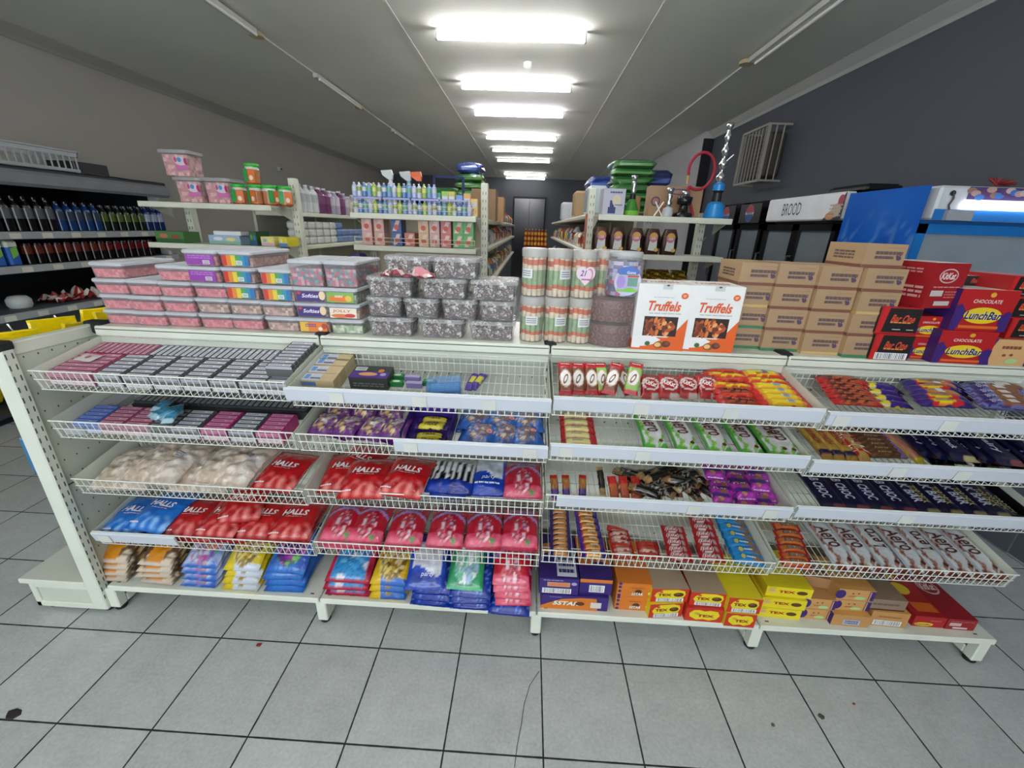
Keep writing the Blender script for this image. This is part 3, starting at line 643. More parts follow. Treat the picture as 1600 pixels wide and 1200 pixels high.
# ---------------------------------------------------------------- chocolate bar display boxes on the right of the top board
RED, DRED, PUR, YEL = C('b8161c'), C('8c1419'), C('3c1e6e'), C('e4c31f')
def f_barone(f):
    f.rect(.12, .06, 1, .95, C('17100f')); f.poly([(0, 0), (.14, 0), (.2, 1), (.06, 1)], C('c01c1c')); f.text('Bar One', .6, .58, .62, .3, C('c9452c'), .35, .06); f.lines(.3, .4, .8, .46, 1, C('d98a3c'), .8); f.lines(.4, .14, .6, .2, 1, C('b9b9b9')); f.lines(.75, .14, .92, .2, 1, C('b9b9b9'))
def f_barone2(f): f_barone(f); f.bars(.12, .02, .95, .28, 18)
def f_lunch(f):
    f.text('CHOCOLATE', .5, .72, .5, .09, C('e8c9c2'), .1, .04); f.ell(.55, .88, .05, .06, C('d9a028')); f.poly([(0, 0), (.12, 0), (.2, .45), (.08, .65), (0, .6)], PUR); f.poly([(1, 0), (.85, 0), (.8, .35), (.92, .5), (1, .45)], PUR)
    f.ell(.5, .38, .33, .2, YEL, 22); f.text('LunchBar', .52, .38, .66, .2, C('2a1d52'), .25, .06, out=C('f2ecd2')); f.rect(.15, .06, .85, .13, C('d9641f'))
def f_kit(f): f.ell(.45, .72, .28, .16, C('d8b9b4'), 20); f.ell(.45, .72, .25, .135, C('a81a22')); f.text('KitKat', .45, .72, .44, .15, C('ead9d4'), .25, .05); f.lines(.1, .45, .9, .5, 1, C('d08a86')); f.rect(.08, .27, .45, .4, C('c9bdb8')); f.rect(.28, .06, .75, .16, C('c9bdb8')); f.lines(.5, .22, .95, .4, 3, C('c96a68'))
def f_kitl(f): f.lines(.1, .75, .8, .88, 2, C('c98482')); f.lines(.1, .2, .9, .5, 3, C('d9a09c'))
def f_nut(f): f.rect(0, 0, 1, 1, C('d2a46f')); f.poly([(0, 0), (.16, 0), (.06, .5), (.16, 1), (0, 1)], PUR); f.rect(.9, 0, 1, 1, PUR); f.lines(.3, .6, .7, .8, 1, C('7c4c30')); f.ell(.4, .4, .04, .05, C('8f4a28')); f.ell(.55, .42, .04, .05, C('8f4a28')); f.ell(.6, .18, .13, .1, C('a9c98a'))
ME_BO = carton(.142, .19, .1, C('a8191c'), f_barone, left=lambda f: f.rect(0, .05, 1, .95, C('1c1412')), name='bar_display_box')
ME_BO2 = carton(.142, .19, .1, C('a8191c'), f_barone2, left=lambda f: f.rect(0, .05, 1, .95, C('1c1412')), name='bar_display_box')
ME_LS = carton(.125, .19, .083, C('b01519'), f_lunch, name='bar_display_box')
ME_LB = carton(.2, .22, .125, C('b01519'), f_lunch, name='bar_display_box', sides={'xn': PUR})
ME_LT = carton(.2, .22, .15, C('b01519'), f_lunch, name='bar_display_box', sides={'xn': PUR, 'zp': C('d8d2cc')})
ME_KK = carton(.15, .2, .16, C('9f1820'), f_kit, left=f_kitl, name='bar_display_box', sides={'zp': C('ddd6d2'), 'zn': C('a88a68')})
ME_NU = carton(.17, .2, .1, C('b98a58'), f_nut, name='bar_display_box')
ME_NS = carton(.12, .19, .075, C('a8191c'), f_barone, name='bar_display_box')
GB = 'chocolate bar display boxes'
def onto(px, py, me, z, y, rz, label, w):
    X = at(px, py, y).x+w/2; return put('bar_display_box', me, (X, y, z+.0005), rz, label, 'display box', GB)
onto(1362, 545, ME_BO2, TZ, 1.585, -.03, 'black and red chocolate bar box with barcode beside the brown cartons', .142)
onto(1374, 500, ME_BO, TZ+.1005, 1.59, -.05, 'black and red chocolate bar box directly under the tilted dark red box', .142)
onto(1420, 540, ME_LS, TZ, 1.62, 0, 'small red chocolate box with yellow oval, lower of two', .125)
onto(1426, 510, ME_LS, TZ+.0835, 1.62, 0, 'small red chocolate box with yellow oval, upper of two', .125)
onto(1465, 540, ME_LB, TZ, 1.575, -.02, 'wide red chocolate box with big yellow oval, lower of two', .2)
onto(1487, 500, ME_LT, TZ+.1255, 1.585, -.02, 'wide red chocolate box with yellow oval and open white top', .2)
onto(1437, 470, ME_KK, TZ+.201, 1.6, .22, 'tall dark red wafer bar box tilted sideways with white top', .15)
onto(1545, 540, ME_NU, TZ, 1.575, 0, 'beige and purple nut bar box at the right end of the top', .17)
for i in range(3): onto(1582-i*3, 500-i*25, ME_NS, TZ+.1005+i*.0755, 1.595, .0, 'small black and red bar box at the right frame edge, %s of three' % obt(i, 3), .12)
b = MB().box((-.11, 0, 0), (.11, .16, .035), C('1b1413'), zp=C('d9d2c4'), yn=C('1b1413')); f = Face(b, (-.11, 0, 0), (1, 0, 0), (0, 0, 1), .22, .035); f.text('Bar One', .5, .5, .35, .5, C('b8442c'), .3, .05); f.lines(.75, .3, .9, .6, 1, C('c9c9c9'))
put('bar_display_box', b.build('bar_display_box', CARD(), mesh_only=True), (at(1535, 450, 1.7).x, 1.71, TZ+.278), -.15, 'flat black bar box lying behind the wide red box', 'display box', GB)
# ================================================================ WRAPPED GOODS
def pillow(w, l, h, art, texts=(), nx=22, ny=28, seed=1, lump=.15, ls=30, seal='y', sl=.012, m=None, name='bag', p=2.6):
    """a filled film packet lying on its back: x across, y away from the viewer, seals flat at the ends"""
    def prof(u, v):
        a = 1-abs(2*u-1)**p; b_ = 1-abs(2*v-1)**p
        if seal == 'y': b_ = 1-min(1, abs(2*v-1)/(1-2*sl/l))**p
        else: a = 1-min(1, abs(2*u-1)/(1-2*sl/w))**p
        return max(0, a)**.5*max(0, b_)**.5
    def zt(x, y):
        u, v = x/w+.5, y/l; q = noise.noise(Vector((x*ls, y*ls, seed*3.3))); q2 = noise.noise(Vector((x*ls*2.6, y*ls*2.6, seed*5.1)))
        k = prof(min(1, max(0, u)), min(1, max(0, v)))
        return .0015+h*(.18+.82*k)+h*lump*(q+.5*q2)*(.25+.75*k)
    def zb(x, y): u, v = x/w+.5, y/l; return max(.0002, h*.16*(1-prof(min(1, max(0, u)), min(1, max(0, v))))) 
    b = MB(); V = []; Cc = []
    for j in range(ny+1):
        for i in range(nx+1):
            u, v = i/nx, j/ny; k = 1-.035*math.sin(v*PI)**2 if seal == 'y' else 1
            x = (u-.5)*w*k+.0015*noise.noise(Vector((v*9, u*3, seed))); y = v*l+.002*noise.noise(Vector((u*9, seed, v)))
            V.append((x, y, zt(x, y))); Cc.append(tuple(max(0, q) for q in art(u, v)))
    fs = []
    for j in range(ny):
        for i in range(nx): a = j*(nx+1)+i; fs.append((a, a+1, a+nx+2, a+nx+1))
    b.add(V, fs, None, 0, True, vc=Cc)
    nb = 8; VB = []; fb = []
    ring = [(i, 0) for i in range(nx)]+[(nx, j) for j in range(ny)]+[(nx-i, ny) for i in range(nx)]+[(0, ny-j) for j in range(ny)]
    R0 = [V[j*(nx+1)+i] for i, j in ring]; R1 = [(x*.93, l/2+(y-l/2)*.95, .0003) for x, y, z in R0]
    n = len(R0); eb = art(.03, .1)
    b.add(R1+R0, [(i, (i+1) % n, n+(i+1) % n, n+i) for i in range(n)], eb, 0, True)
    b.add(R1, [tuple(reversed(range(n)))], eb)
    f = Face(b, (-w/2, 0, 0), (1, 0, 0), (0, 1, 0), w, l, m=1, z=lambda q: zt(q.x, q.y)+.0012)
    for t in texts:
        if callable(t): t(f)
        else: f.text(*t[:6], **(t[6] if len(t) > 6 else {}))
    return b.build(name, [m or FILM(), CARD()], mesh_only=True)
def nn(u, v, s, seed=0): return noise.noise(Vector((u*s, v*s, seed)))
def blobs(u, v, s, seed, pal, edge=None):
    q = noise.voronoi(Vector((u*s, v*s, seed)))[1][0]; k = int(abs(math.sin(q.x*12.9+q.y*78.2+seed)*4375.5)) % len(pal)
    d = noise.voronoi(Vector((u*s, v*s, seed)))[0]; c = pal[k]
    return mixc(c, edge, max(0, (d[1]-d[0] < .12)*.7)) if edge else c
WH = C('e9e9ea')
def lay(name, me, bk, px, py, h=0, rz=0, rx=0, label='', cat='bag', group=None, yo=0, ry=0, clampv=True):
    """put a packet whose centre shows at (px,py) on the basket's own sloping floor"""
    u, v = bk.uv(px, py, h+.01); L = me.get('l', .1); Wd = me.get('w', .1)
    hu = abs(math.cos(rz))*Wd/2+abs(math.sin(rz))*L/2; hv = abs(math.cos(rz))*L/2+abs(math.sin(rz))*Wd/2
    u = min(max(u, hu+.003), bk.w-hu-.003)
    if clampv: v = min(max(v, hv-.0+.004), max(BD-hv-.003, hv+.004))
    o = link(name, me)
    o.matrix_world = bk.mw(u, v, h+.003, rz, rx, ry) @ Matrix.Translation((0, -L/2, 0))
    return tag(o, check(label), cat, group)
def P(me, w, l): me['w'] = w; me['l'] = l; return me
def bk(r, b): return BK[(r, b)]
# ---- boiled sweet bags
def art_halls(base, lite, dark):
    def a(u, v):
        c = mixc(base, dark, .35+.6*nn(u, v, 5, 3))
        if v < .34: c = mixc(c, mixc(lite, (1, .9, .88), .15), max(0, .35+1.8*nn(u, v, 8, 9))*(1 if v > .06 else .2)*min(1, (.36-v)*6))
        if v > .78 and abs(nn(u, v, 4, 2)) < .08: c = mixc(c, lite, .5)
        if v > .93 or v < .03: c = mixc(c, dark, .3)
        return c
    return a
BW, BL = .176, .22
def halls(base, lite, dark, seed): return P(pillow(BW, BL, .04, art_halls(base, lite, dark), [('HALLS', .5, .55, .62, .13, C('ece6e6'), dict(shear=.22, bold=.07)), lambda f: f.lines(.3, .43, .7, .46, 1, C('e0c0c0'), .5), lambda f: f.lines(.06, .1, .3, .14, 1, C('e8d8d8'), .6)], seed=seed), BW, BL)
HR = [halls(C('c4151b'), C('e0584e'), C('8e0c14'), s) for s in (1, 2)]; HB = [halls(C('1676d2'), C('4fa8ea'), C('0b4fa8'), s) for s in (3, 4)]
G = 'red cough sweet bags'; b_ = bk(3, 1)
lay('sweet_bag', HR[0], b_, 447, 737, .035, -.1, clampv=False, label='red cherry cough sweet bag at right end of third row, first bay', group=G)
b_ = bk(3, 2)
for i, (px, py, h, rz, l) in enumerate(((515, 737, .028, .1, 'leftmost'), (562, 724, .03, -.35, 'rear, partly covered'), (574, 747, .06, .05, 'middle'), (638, 745, .065, -.12, 'rightmost, hanging over the rim'))):
    lay('sweet_bag', HR[i % 2], b_, px, py, h, rz, clampv=False, label='red cherry cough sweet bag in third row, second bay, %s' % l, group=G)
b_ = bk(4, 1)
for i, px in enumerate((200, 262)): lay('sweet_bag', HB[i], b_, px, 812, 0, .03, label='bright blue cough sweet bag in lowest basket row, bottom layer, %s' % ('left', 'right')[i], group='blue cough sweet bags')
for i, px in enumerate((320, 375, 428, 470)): lay('sweet_bag', HR[i % 2], b_, px, 815, .001, -.02, label='red cherry cough sweet bag in lowest basket row, bottom layer, %s' % olr(i, 4), group=G)
for i, (px, py, h, rz, l) in enumerate(((205, 806, .042, .0, 'front left'), (258, 798, .07, -.12, 'rear right, leaning'))):
    lay('sweet_bag', HB[i], b_, px, py, h, rz, clampv=False, label='bright blue cough sweet bag in lowest basket row, %s' % l, group='blue cough sweet bags')
for i, (px, py, h, rz, l) in enumerate(((305, 808, .042, .04, 'leftmost'), (357, 809, .06, -.05, 'second from left'), (416, 810, .05, .0, 'third from left'), (464, 812, .06, .06, 'rightmost'), (385, 786, .088, .2, 'rear top one'), )):
    lay('sweet_bag', HR[i % 2], b_, px, py, h, rz, clampv=False, label='red cherry cough sweet bag in lowest basket row, first bay, %s' % l, group=G)
# ---- marshmallow bags (beige sweets in clear film)
def art_beige(u, v): return mixc(blobs(u, v, 10, 2, [C('d4c4b0'), C('e0d4c4'), C('c4b09a'), C('e4d8ca'), C('d8c4b4')], C('b8a48e')), C('e2dbd4'), max(0, nn(u, v, 3, 8)*1.2))
MW = [P(pillow(.235, .25, .055, art_beige, [lambda f: (f.rect(.62, .5, .8, .62, C('d0d5da')), f.lines(.64, .51, .78, .61, 3, C('70757a')))], seed=s, lump=.24, ls=40, m=CLEARBAG() if 0 else mat('beige_sweet_film', .3, bump=.8, bscale=40, coat=.6, dist=.005), nx=30, ny=32), .235, .25) for s in (5, 6, 7)]
for i, (px, py, h, rz) in enumerate(((180, 730, 0, .06), (262, 728, .04, -.1), (335, 735, 0, .05), (372, 728, .05, -.12))):
    lay('marshmallow_bag', MW[i % 3], bk(3, 1), px, py, h, rz, label='clear bag of beige marshmallow sweets, %s of four in the third row' % olr(i, 4), cat='bag', group='bags of beige sweets')
# ---- fruit smoothie bags
def art_smooth(u, v):
    c = C('b8152c'); d = math.hypot((u-.5)*1.1, v-.38)
    if v < .28: c = mixc(C('e8708c'), C('d23a58'), .5+nn(u, v, 6, 1))
    if d < .3: c = blobs(u, v*1.3, 13, 3, [C('d04858'), C('c02a40'), C('dc96a4'), C('c83448'), C('d8687c'), C('b82038')], C('9c1c30'))
    if math.hypot(u-.62, (v-.47)*1.4) < .07+.03*nn(u, v, 9, 2): c = C('5a4a9a')
    if d < .27 and nn(u, v*1.2, 9, 7) > .22: c = C('e8ccd4')
    if abs(v-.62-.16*math.sin(u*3.6-.3)) < .035: c = mixc(C('8f7cc8'), C('b8a8dc'), .5+nn(u, v, 8, 1))
    if v > .9: c = mixc(c, C('6f4c8c'), .5)
    if math.hypot(u-.72, (v-.12)*1.2) < .06: c = C('3f9a48')
    return mixc(c, C('6e0c1c'), .3*max(0, nn(u, v, 4, 5)*2))
SM = [P(pillow(.15, .2, .032, art_smooth, [('Smoothies', .5, .85, .72, .1, C('b0a4dc'), dict(shear=.25, bold=.06))], seed=s), .15, .2) for s in (8, 9)]
G = 'pink fruit smoothie sweet bags'
for i, px in enumerate((520, 578, 638, 700, 757, 815)):
    for k in range(3):
        lay('sweet_bag', SM[(i+k) % 2], bk(4, 2), px, 826+i-k*3, k*.031+.001, (.05, -.04, .02, .0, .06, -.03)[i]*(1-2*(k % 2)), label='pink and crimson fruit sweet bag, %s pile in lowest row, %s' % (olr(i, 6), obt(k, 3)), group=G)
for k in range(2): lay('sweet_bag', SM[k], bk(3, 2), 823, 750, k*.034+.012, .03, label='pink and crimson fruit sweet bag, right end of third row, %s' % ('underneath', 'on top')[k], group=G)
# ---- striped mint bag, blue and white bag
def art_stripe(u, v):
    if v < .26: return mixc(C('1a3fb0'), C('0d2470'), .5+nn(u, v, 6, 1))
    if v < .72: return C('101012') if math.sin(u*44+nn(u, v, 3, 4)*3) > 0 else C('e2e4e2')
    return mixc(C('b9c0b2'), C('7c8a78'), .5+nn(u, v, 7, 2))
def art_bw(u, v): return mixc(C('1545b8'), C('0e2f8c'), .4+nn(u, v, 5, 1)) if (v < .42+.08*math.sin(u*6) or v > .93) else mixc(C('b9c0cc'), C('e4e8ee'), .5+nn(u, v, 6, 4)) if .12 < u < .88 else C('1b49b4')
lay('sweet_bag', P(pillow(.15, .19, .035, art_bw, seed=3), .15, .19), bk(3, 2), 705, 752, .001, 0, label='blue sweet bag lying beneath the black and white striped mint bag', group=None)
lay('sweet_bag', P(pillow(.185, .21, .035, art_stripe, [lambda f: (f.rect(.62, .78, .85, .92, C('d4d8d8')), f.lines(.64, .8, .83, .9, 3, C('777777')))], seed=4), .185, .21), bk(3, 2), 708, 742, .05, -.05, label='black and white striped mint sweet bag in the third row')
MEBW = P(pillow(.145, .215, .04, art_bw, [lambda f: f.lines(.12, .2, .8, .25, 1, C('dfe5f2'), .7), ('party', .5, .33, .4, .09, C('dfe5f2'), dict(shear=.2))], seed=5), .145, .215)
lay('sweet_bag', MEBW, bk(3, 2), 765, 745, .035, .02, label='royal blue and white sweet bag between striped bag and pink bags')
# ---- base shelf bags
def stack(name, mes, px, py, n, step, label, group, y0=1.30, jx=.006, seed=0, rz=.05):
    rr_ = random.Random(seed); X = at(px, py, y0+.03).x
    for i in range(n):
        me = mes[i % len(mes)]; o = link(name, me)
        o.location = (X+rr_.uniform(-jx, jx), y0+.010*i+rr_.uniform(-.004, .004), .152+i*step*.72); o.rotation_euler = (.04+.115*i, 0, rr_.uniform(-rz, rz))
        tag(o, check(label+', %s' % obt(i, n) if n > 1 else label), 'bag', group)
def art_or(u, v):
    c = blobs(u, v, 7, 4, [C('6b4a30'), C('8f6a42'), C('4c3424'), C('c9a870'), C('d8c6a8')], C('3c2a1c'))
    if .18+.25*v < u < .62+.3*v and .12 < v < .9: c = mixc(C('dd8f16'), C('c87a10'), .5+nn(u, v, 4, 2))
    if v < .1: c = C('d8cabc')
    return c
def art_candy(u, v):
    d = math.hypot(u-.5, (v-.52)*1.1)
    if d < .4: return blobs(u, v, 9, 5, [C('a83c8c'), C('d87a3c'), C('7a54b0'), C('c8c8d8'), C('5a9a6a'), C('d85a8c')], C('7a8ab8'))
    return mixc(C('c4cfe2'), C('3068c0'), .5+nn(u, v, 5, 2)+(.5 if v < .2 else 0))
def art_gold(edge, e2):
    def a(u, v):
        d = math.hypot(u-.5, (v-.56)*1.05)
        if d < .38: return blobs(u, v, 9, 6, [C('c8a43c'), C('9c7a24'), C('e2cf7a'), C('7a5a1c'), C('dcc890')], C('5c4418'))
        return edge if v > .25 or u < .3 else e2
    return a
def art_purp(u, v):
    d = math.hypot(u-.5, (v-.58)*1.1)
    if d < .38: return blobs(u, v, 9, 7, [C('8c2a94'), C('b04ab0'), C('4c2a7c'), C('7ac06a'), C('d070a0')], C('3c1c5c'))
    return mixc(C('2a58b4'), C('1e7ac8'), .5+nn(u, v, 4, 2))
def art_lblue(u, v):
    d = max(abs(u-.5), abs(v-.55))
    if d < .4: return blobs(u, v, 7, 8, [C('3ca0dc'), C('2a8ccc'), C('68b8e4'), C('d8dce4'), C('3494d0')], C('1c6cac'))
    return mixc(C('9c1c38'), C('c8304c'), .5+nn(u, v, 4, 2))
def art_green(u, v):
    d = math.hypot(u-.5, (v-.6)*.9)
    if d < .36: return blobs(u, v, 8, 9, [C('a8d4c4'), C('d8e8e0'), C('6ab89c'), C('e8f0ee'), C('9cb8d8')], C('5aa080'))
    return mixc(C('2f9c64'), C('1f7c4c'), .5+nn(u, v, 4, 2)) if v > .18 else C('58b888')
def art_blue(u, v): return mixc(C('143fae'), C('0b2a80'), .5+nn(u, v, 5, 3)) if abs(nn(u, v, 7, 6)) > .05 else C('5a84dc')
price = lambda f: (f.rect(.62, .55, .82, .7, C('cdd2d4')), f.lines(.64, .57, .8, .68, 3, C('777777')))
def bg(art, s, w_=.155, l_=.24, texts=(), h=.036): return P(pillow(w_, l_, h, lambda u, v: art(u, min(1, v+.13 if v > .05 else v)), texts, seed=s), w_, l_)
OR = [bg(art_or, 11, texts=[price]), bg(art_or, 12, texts=[price])]; CA = [bg(art_candy, 13), bg(art_candy, 14)]; GO_ = [bg(art_gold(C('d8c020'), C('c8d0dc')), 15, texts=[price])]; PU = [bg(art_purp, 16, .17)]
LB = [bg(art_lblue, 17, .19, texts=[price])]; GB_ = [bg(art_gold(C('d8b420'), C('2468c0')), 18)]; BW_ = [bg(art_bw, 19, .16, texts=[('party', .55, .22, .35, .08, C('dfe5f2'), dict(shear=.2))])]; GR_ = [bg(art_green, 20, .15)]; BL_ = [bg(art_blue, 21, .17), bg(art_blue, 22, .17)]
PK = [bg(art_smooth, 23, .15)]
S_ = .034
stack('toffee_bag', OR, 180, 900, 4, S_, 'orange labelled bag of wrapped toffees, left end of base shelf', 'orange toffee bags', seed=1)
stack('toffee_bag', OR, 248, 905, 4, S_, 'orange labelled bag of wrapped toffees, second pile on base shelf', 'orange toffee bags', seed=2)
stack('sweet_bag', CA, 318, 912, 4, S_, 'clear and blue bag of mixed coloured sweets on base shelf', 'mixed sweet bags', seed=3)
stack('sweet_bag', GO_, 383, 915, 4, S_, 'yellow bag of gold wrapped toffees on base shelf', 'yellow toffee bags', seed=4)
stack('sweet_bag', PU, 448, 918, 4, S_, 'blue bag of purple wrapped sweets on base shelf', 'purple sweet bags', seed=5)
stack('sweet_bag', LB, 545, 925, 3, .036, 'light blue and red sweet bag on second bay of base shelf', 'light blue sweet bags', seed=6)
stack('sweet_bag', GB_, 610, 930, 3, .036, 'gold and blue sweet bag beside the light blue pile', 'gold and blue sweet bags', seed=7)
stack('sweet_bag', BL_, 675, 945, 3, .034, 'royal blue sweet bag under the white and green bags', 'royal blue sweet bags', 1.272, seed=8)
stack('sweet_bag', BL_, 735, 950, 3, .034, 'royal blue sweet bag under the green mint bag', 'royal blue sweet bags', 1.268, seed=19)
stack('sweet_bag', BL_, 795, 955, 1, .034, 'royal blue sweet bag under the pink pile, jutting over edge', 'royal blue sweet bags', 1.255, seed=9)
def lone(name, me, px, py, y, z, rz, label, group=None, rx=.04):
    o = link(name, me); o.location = (at(px, py, y).x, y, z); o.rotation_euler = (rx, 0, rz); return tag(o, check(label), 'bag', group)
lone('sweet_bag', BW_[0], 662, 900, 1.283, .232, .04, 'royal blue and white sweet bag on top of the blue pile', None, .42)
lone('sweet_bag', GR_[0], 725, 895, 1.295, .232, -.03, 'emerald green mint sweet bag on top of the blue pile', None, .42)
lone('sweet_bag', BL_[1], 752, 940, 1.275, .2235, .1, 'royal blue sweet bag leaning under the green mint bag', 'royal blue sweet bags') if 0 else None
for i in range(4):
    lone('sweet_bag', PK[0], 803-i*2, 930, 1.272+.010*i, .187+i*.0255, (.05, -.06, .03, -.02)[i], 'pink and crimson fruit sweet bag on base shelf, %s of its pile' % obt(i, 4), 'pink fruit bags on the base shelf', .08+.115*i)
# ================================================================ BARS AND SLABS
def bar(l, w, h, art, texts=(), seed=1, nx=26, ny=6, name='chocolate_bar', m=None, lump=.06): # long axis along x
    return P(pillow(l, w, h, art, texts, nx, ny, seed, lump, 40, 'x', .012, m, name, 3.2), l, w)
def slab(w, l, h, art, texts=(), seed=1, nx=16, ny=30, name='chocolate_slab', m=None): # long axis along y
    return P(pillow(w, l, h, art, texts, nx, ny, seed, .05, 30, 'y', .01, m, name, 9), w, l)
def fill(bkt, name, mes, a, b, n, layers, step, rz, label, cat, group, jit=.04, seed=0, rx=0):
    rr_ = random.Random(seed)
    for k in range(layers):
        for i in range(n):
            t = i/(n-1) if n > 1 else 0; px = a[0]+(b[0]-a[0])*t; py = a[1]+(b[1]-a[1])*t
            where = '' if n == 1 else ', %s from rear' % ORD[i] if i not in (0, n-1) else (', rearmost' if i == 0 else ', frontmost')
            lay(name, mes[rr_.randrange(len(mes))], bkt, px, py, k*step+.001, rz+rr_.uniform(-jit, jit), rx, label=label+where+('' if layers == 1 else (' below', ' on top')[k == layers-1]), cat=cat, group=group)
KR1, KR2 = C('b5161d'), C('7c0e14')
def art_kk(u, v):
    d = ((u-.4)/.25)**2+((v-.5)/.38)**2
    if u > .7: return C('b8a39c') if (.2 < v < .8 and u < .88) else KR1
    return C('e0d4d0') if .75 < d < 1.1 else KR1 if d < .75 else mixc(KR1, KR2, .4+nn(u, v, 5, 1))
def art_kkv(u, v): return art_kk(v*1., 1-u) if 0 else (C('e0d4d0') if .7 < ((u-.5)/.42)**2+((v-.55)/.25)**2 < 1.1 else (C('b8a39c') if v < .2 and u > .5 else mixc(KR1, KR2, .4+nn(u, v, 5, 1))))
KKB = bar(.1, .045, .012, art_kk, [('KitKat', .4, .5, .4, .34, C('efe4e0'), dict(shear=.25, bold=.06))], 1)
KKV = slab(.075, .115, .014, art_kkv, [('KitKat', .5, .57, .62, .2, C('efe4e0'), dict(shear=.3, bold=.06, rot=-.3))], 2, ny=18)
def art_choco(base, mid):
    def a(u, v):
        d = math.hypot((u-.5)*.8, (v-.45)*1.3)
        if d < .3: return C('ebe8e2')
        if d < .34: return C('c8a890')
        if v > .76 or v < .1: return base
        return mid
    return a
swirl = lambda f: (f.ell(.5, .42, .22, .1, C('7a4a2c'), 14, .6), f.ell(.5, .42, .14, .055, C('ebe8e2'), 12, .6), f.lines(.2, .85, .8, .92, 1, C('f0d8d4'), .7))
CH1 = slab(.052, .15, .018, art_choco(C('c2182a'), C('7a3c20')), [swirl], 3, 12, 24); CH2 = slab(.052, .15, .018, art_choco(C('c2182a'), C('8fc05c')), [swirl], 4, 12, 24)
b_ = bk(1, 3)
for i, (px, rz, me, h) in enumerate(((883, .03, CH1, .02), (903, -.02, CH1, 0), (924, .0, CH1, .0), (940, .1, CH2, 0), (958, -.35, CH1, .02), (972, .4, CH1, .0), (990, -.3, CH2, .022))):
    lay('chocolate_packet', me, b_, px, 590, h+.034, rz, .42, label='small %s chocolate packet with white oval, %s from left in top row' % ('green and red' if me is CH2 else 'brown and red', num(i)), cat='chocolate', group='small packets with white oval')
for i, (px, rz) in enumerate(((1016, .05), (1045, .0), (1075, -.05), (1106, .1))):
    lay('wafer_packet', KKV, b_, px, 603, .026+.012*(i % 2), -.15+rz, .35, label='dark red wafer packet lying flat in the top row, %s of four' % olr(i, 4), cat='chocolate', group='dark red wafer packets')
def art_bt(a, b, c, seed=0):
    def f(u, v):
        if u < .12 or u > .88: return a
        q = nn(u, v, 6, seed)
        return mixc(b if abs(v-.5+q*.4) < .3 else c, a, .0 if .2 < u < .8 else .5)
    return f
RB = [bar(.155, .03, .02, art_bt(C('c01a1c'), C('2a1210'), C('b04a2c')), [('Bar One', .5, .5, .4, .4, C('d8663c'), dict(shear=.2, bold=.04))], 1), bar(.155, .03, .02, art_bt(C('c01a1c'), C('d84a2c'), C('a01418'), 3), (), 2)]
YB = [bar(.18, .034, .02, art_bt(C('c81c1c'), C('e8cc20'), C('d84a1c')), [('tempo', .5, .5, .3, .4, C('b01a1a'), dict(shear=.1, bold=.05))], 3), bar(.18, .034, .02, art_bt(C('c81c1c'), C('ecd62c'), C('e8b81c'), 5), [lambda f: (f.rect(.5, .2, .66, .8, C('d8dcdc')), f.lines(.52, .25, .64, .75, 3, C('808080')))], 4)]
G = 'red and yellow chocolate bars in the top row'
fill(b_, 'chocolate_bar', RB+YB[:1], (1130, 580), (1155, 628), 7, 3, .021, .0, 'red and black chocolate bar, left column of the red bars', 'chocolate bar', G, .1, 1)
fill(b_, 'chocolate_bar', YB+RB[:1], (1180, 575), (1205, 632), 6, 2, .021, .02, 'yellow and red chocolate bar, middle column', 'chocolate bar', G, .08, 2) if 0 else None
fill(b_, 'chocolate_bar', YB, (1212, 572), (1250, 632), 8, 3, .021, .0, 'yellow and red chocolate bar, top row third bay', 'chocolate bar', G, .06, 3)
b_ = bk(1, 4)
DB = [bar(.175, .03, .02, art_bt(C('b8181a'), C('4a1410'), C('b85a34'), 8), [('Bar One', .5, .5, .4, .4, C('d0683c'), dict(shear=.2, bold=.04))], 5)]
PY = [bar(.15, .032, .02, lambda u, v: C('e0c828') if (u < .45 and abs(v-.5) < .42) else C('38207a') if u > .45 else C('e8e4d0'), [('P.S.', .18, .5, .2, .5, C('241a3c'), dict(bold=.05))], 6)]
LBN = [bar(.2, .038, .022, lambda u, v: (C('e8c820') if ((u-.45)/.2)**2+((v-.5)/.4)**2 < 1 else C('c8242c') if .2 < u < .75 else C('33206e')), [('LunchBar', .45, .5, .34, .34, C('2a1d52'), dict(shear=.2, bold=.05, out=C('f2ecd2')))], 7),
       bar(.185, .038, .022, lambda u, v: (C('b87a48') if .25 < u < .9 and abs(v-.5) < .35 else C('3a2478')), [lambda f: (f.rect(.45, .2, .6, .8, C('dcdce0')),)], 8)]
BRN_ = [bar(.205, .04, .022, lambda u, v: (C('8f5c38') if .35 < u < .92 and abs(v-.5) < .42 else mixc(C('31206c'), C('8890c8'), .6 if abs(nn(u, v, 12, 3)) < .08 else 0)), [lambda f: (f.rect(.5, .25, .66, .8, C('e0dcdc')), f.text('5STAR', .28, .5, .2, .4, C('c8c8e0'), .2, .04))], 9)]
G = 'bars in the top right basket'
fill(b_, 'chocolate_bar', DB, (1292, 572), (1338, 628), 8, 3, .021, -.05, 'dark red chocolate bar, first column of top right basket', 'chocolate bar', G, .06, 4)
fill(b_, 'chocolate_bar', PY, (1360, 596), (1390, 632), 5, 2, .021, -.05, 'yellow and purple bar, second column of top right basket', 'chocolate bar', G, .05, 5)
fill(b_, 'chocolate_bar', LBN, (1436, 585), (1476, 630), 7, 3, .022, -.02, 'purple bar with yellow oval, third column of top right basket', 'chocolate bar', G, .12, 6)
fill(b_, 'chocolate_bar', BRN_, (1528, 587), (1572, 632), 7, 3, .022, -.02, 'brown and purple peanut bar, fourth column of top right basket', 'chocolate bar', G, .08, 7)
fill(b_, 'chocolate_bar', BRN_, (1610, 590), (1668, 640), 6, 2, .022, -.02, 'brown and purple peanut bar, rightmost column at the photo edge', 'chocolate bar', G, .08, 27)
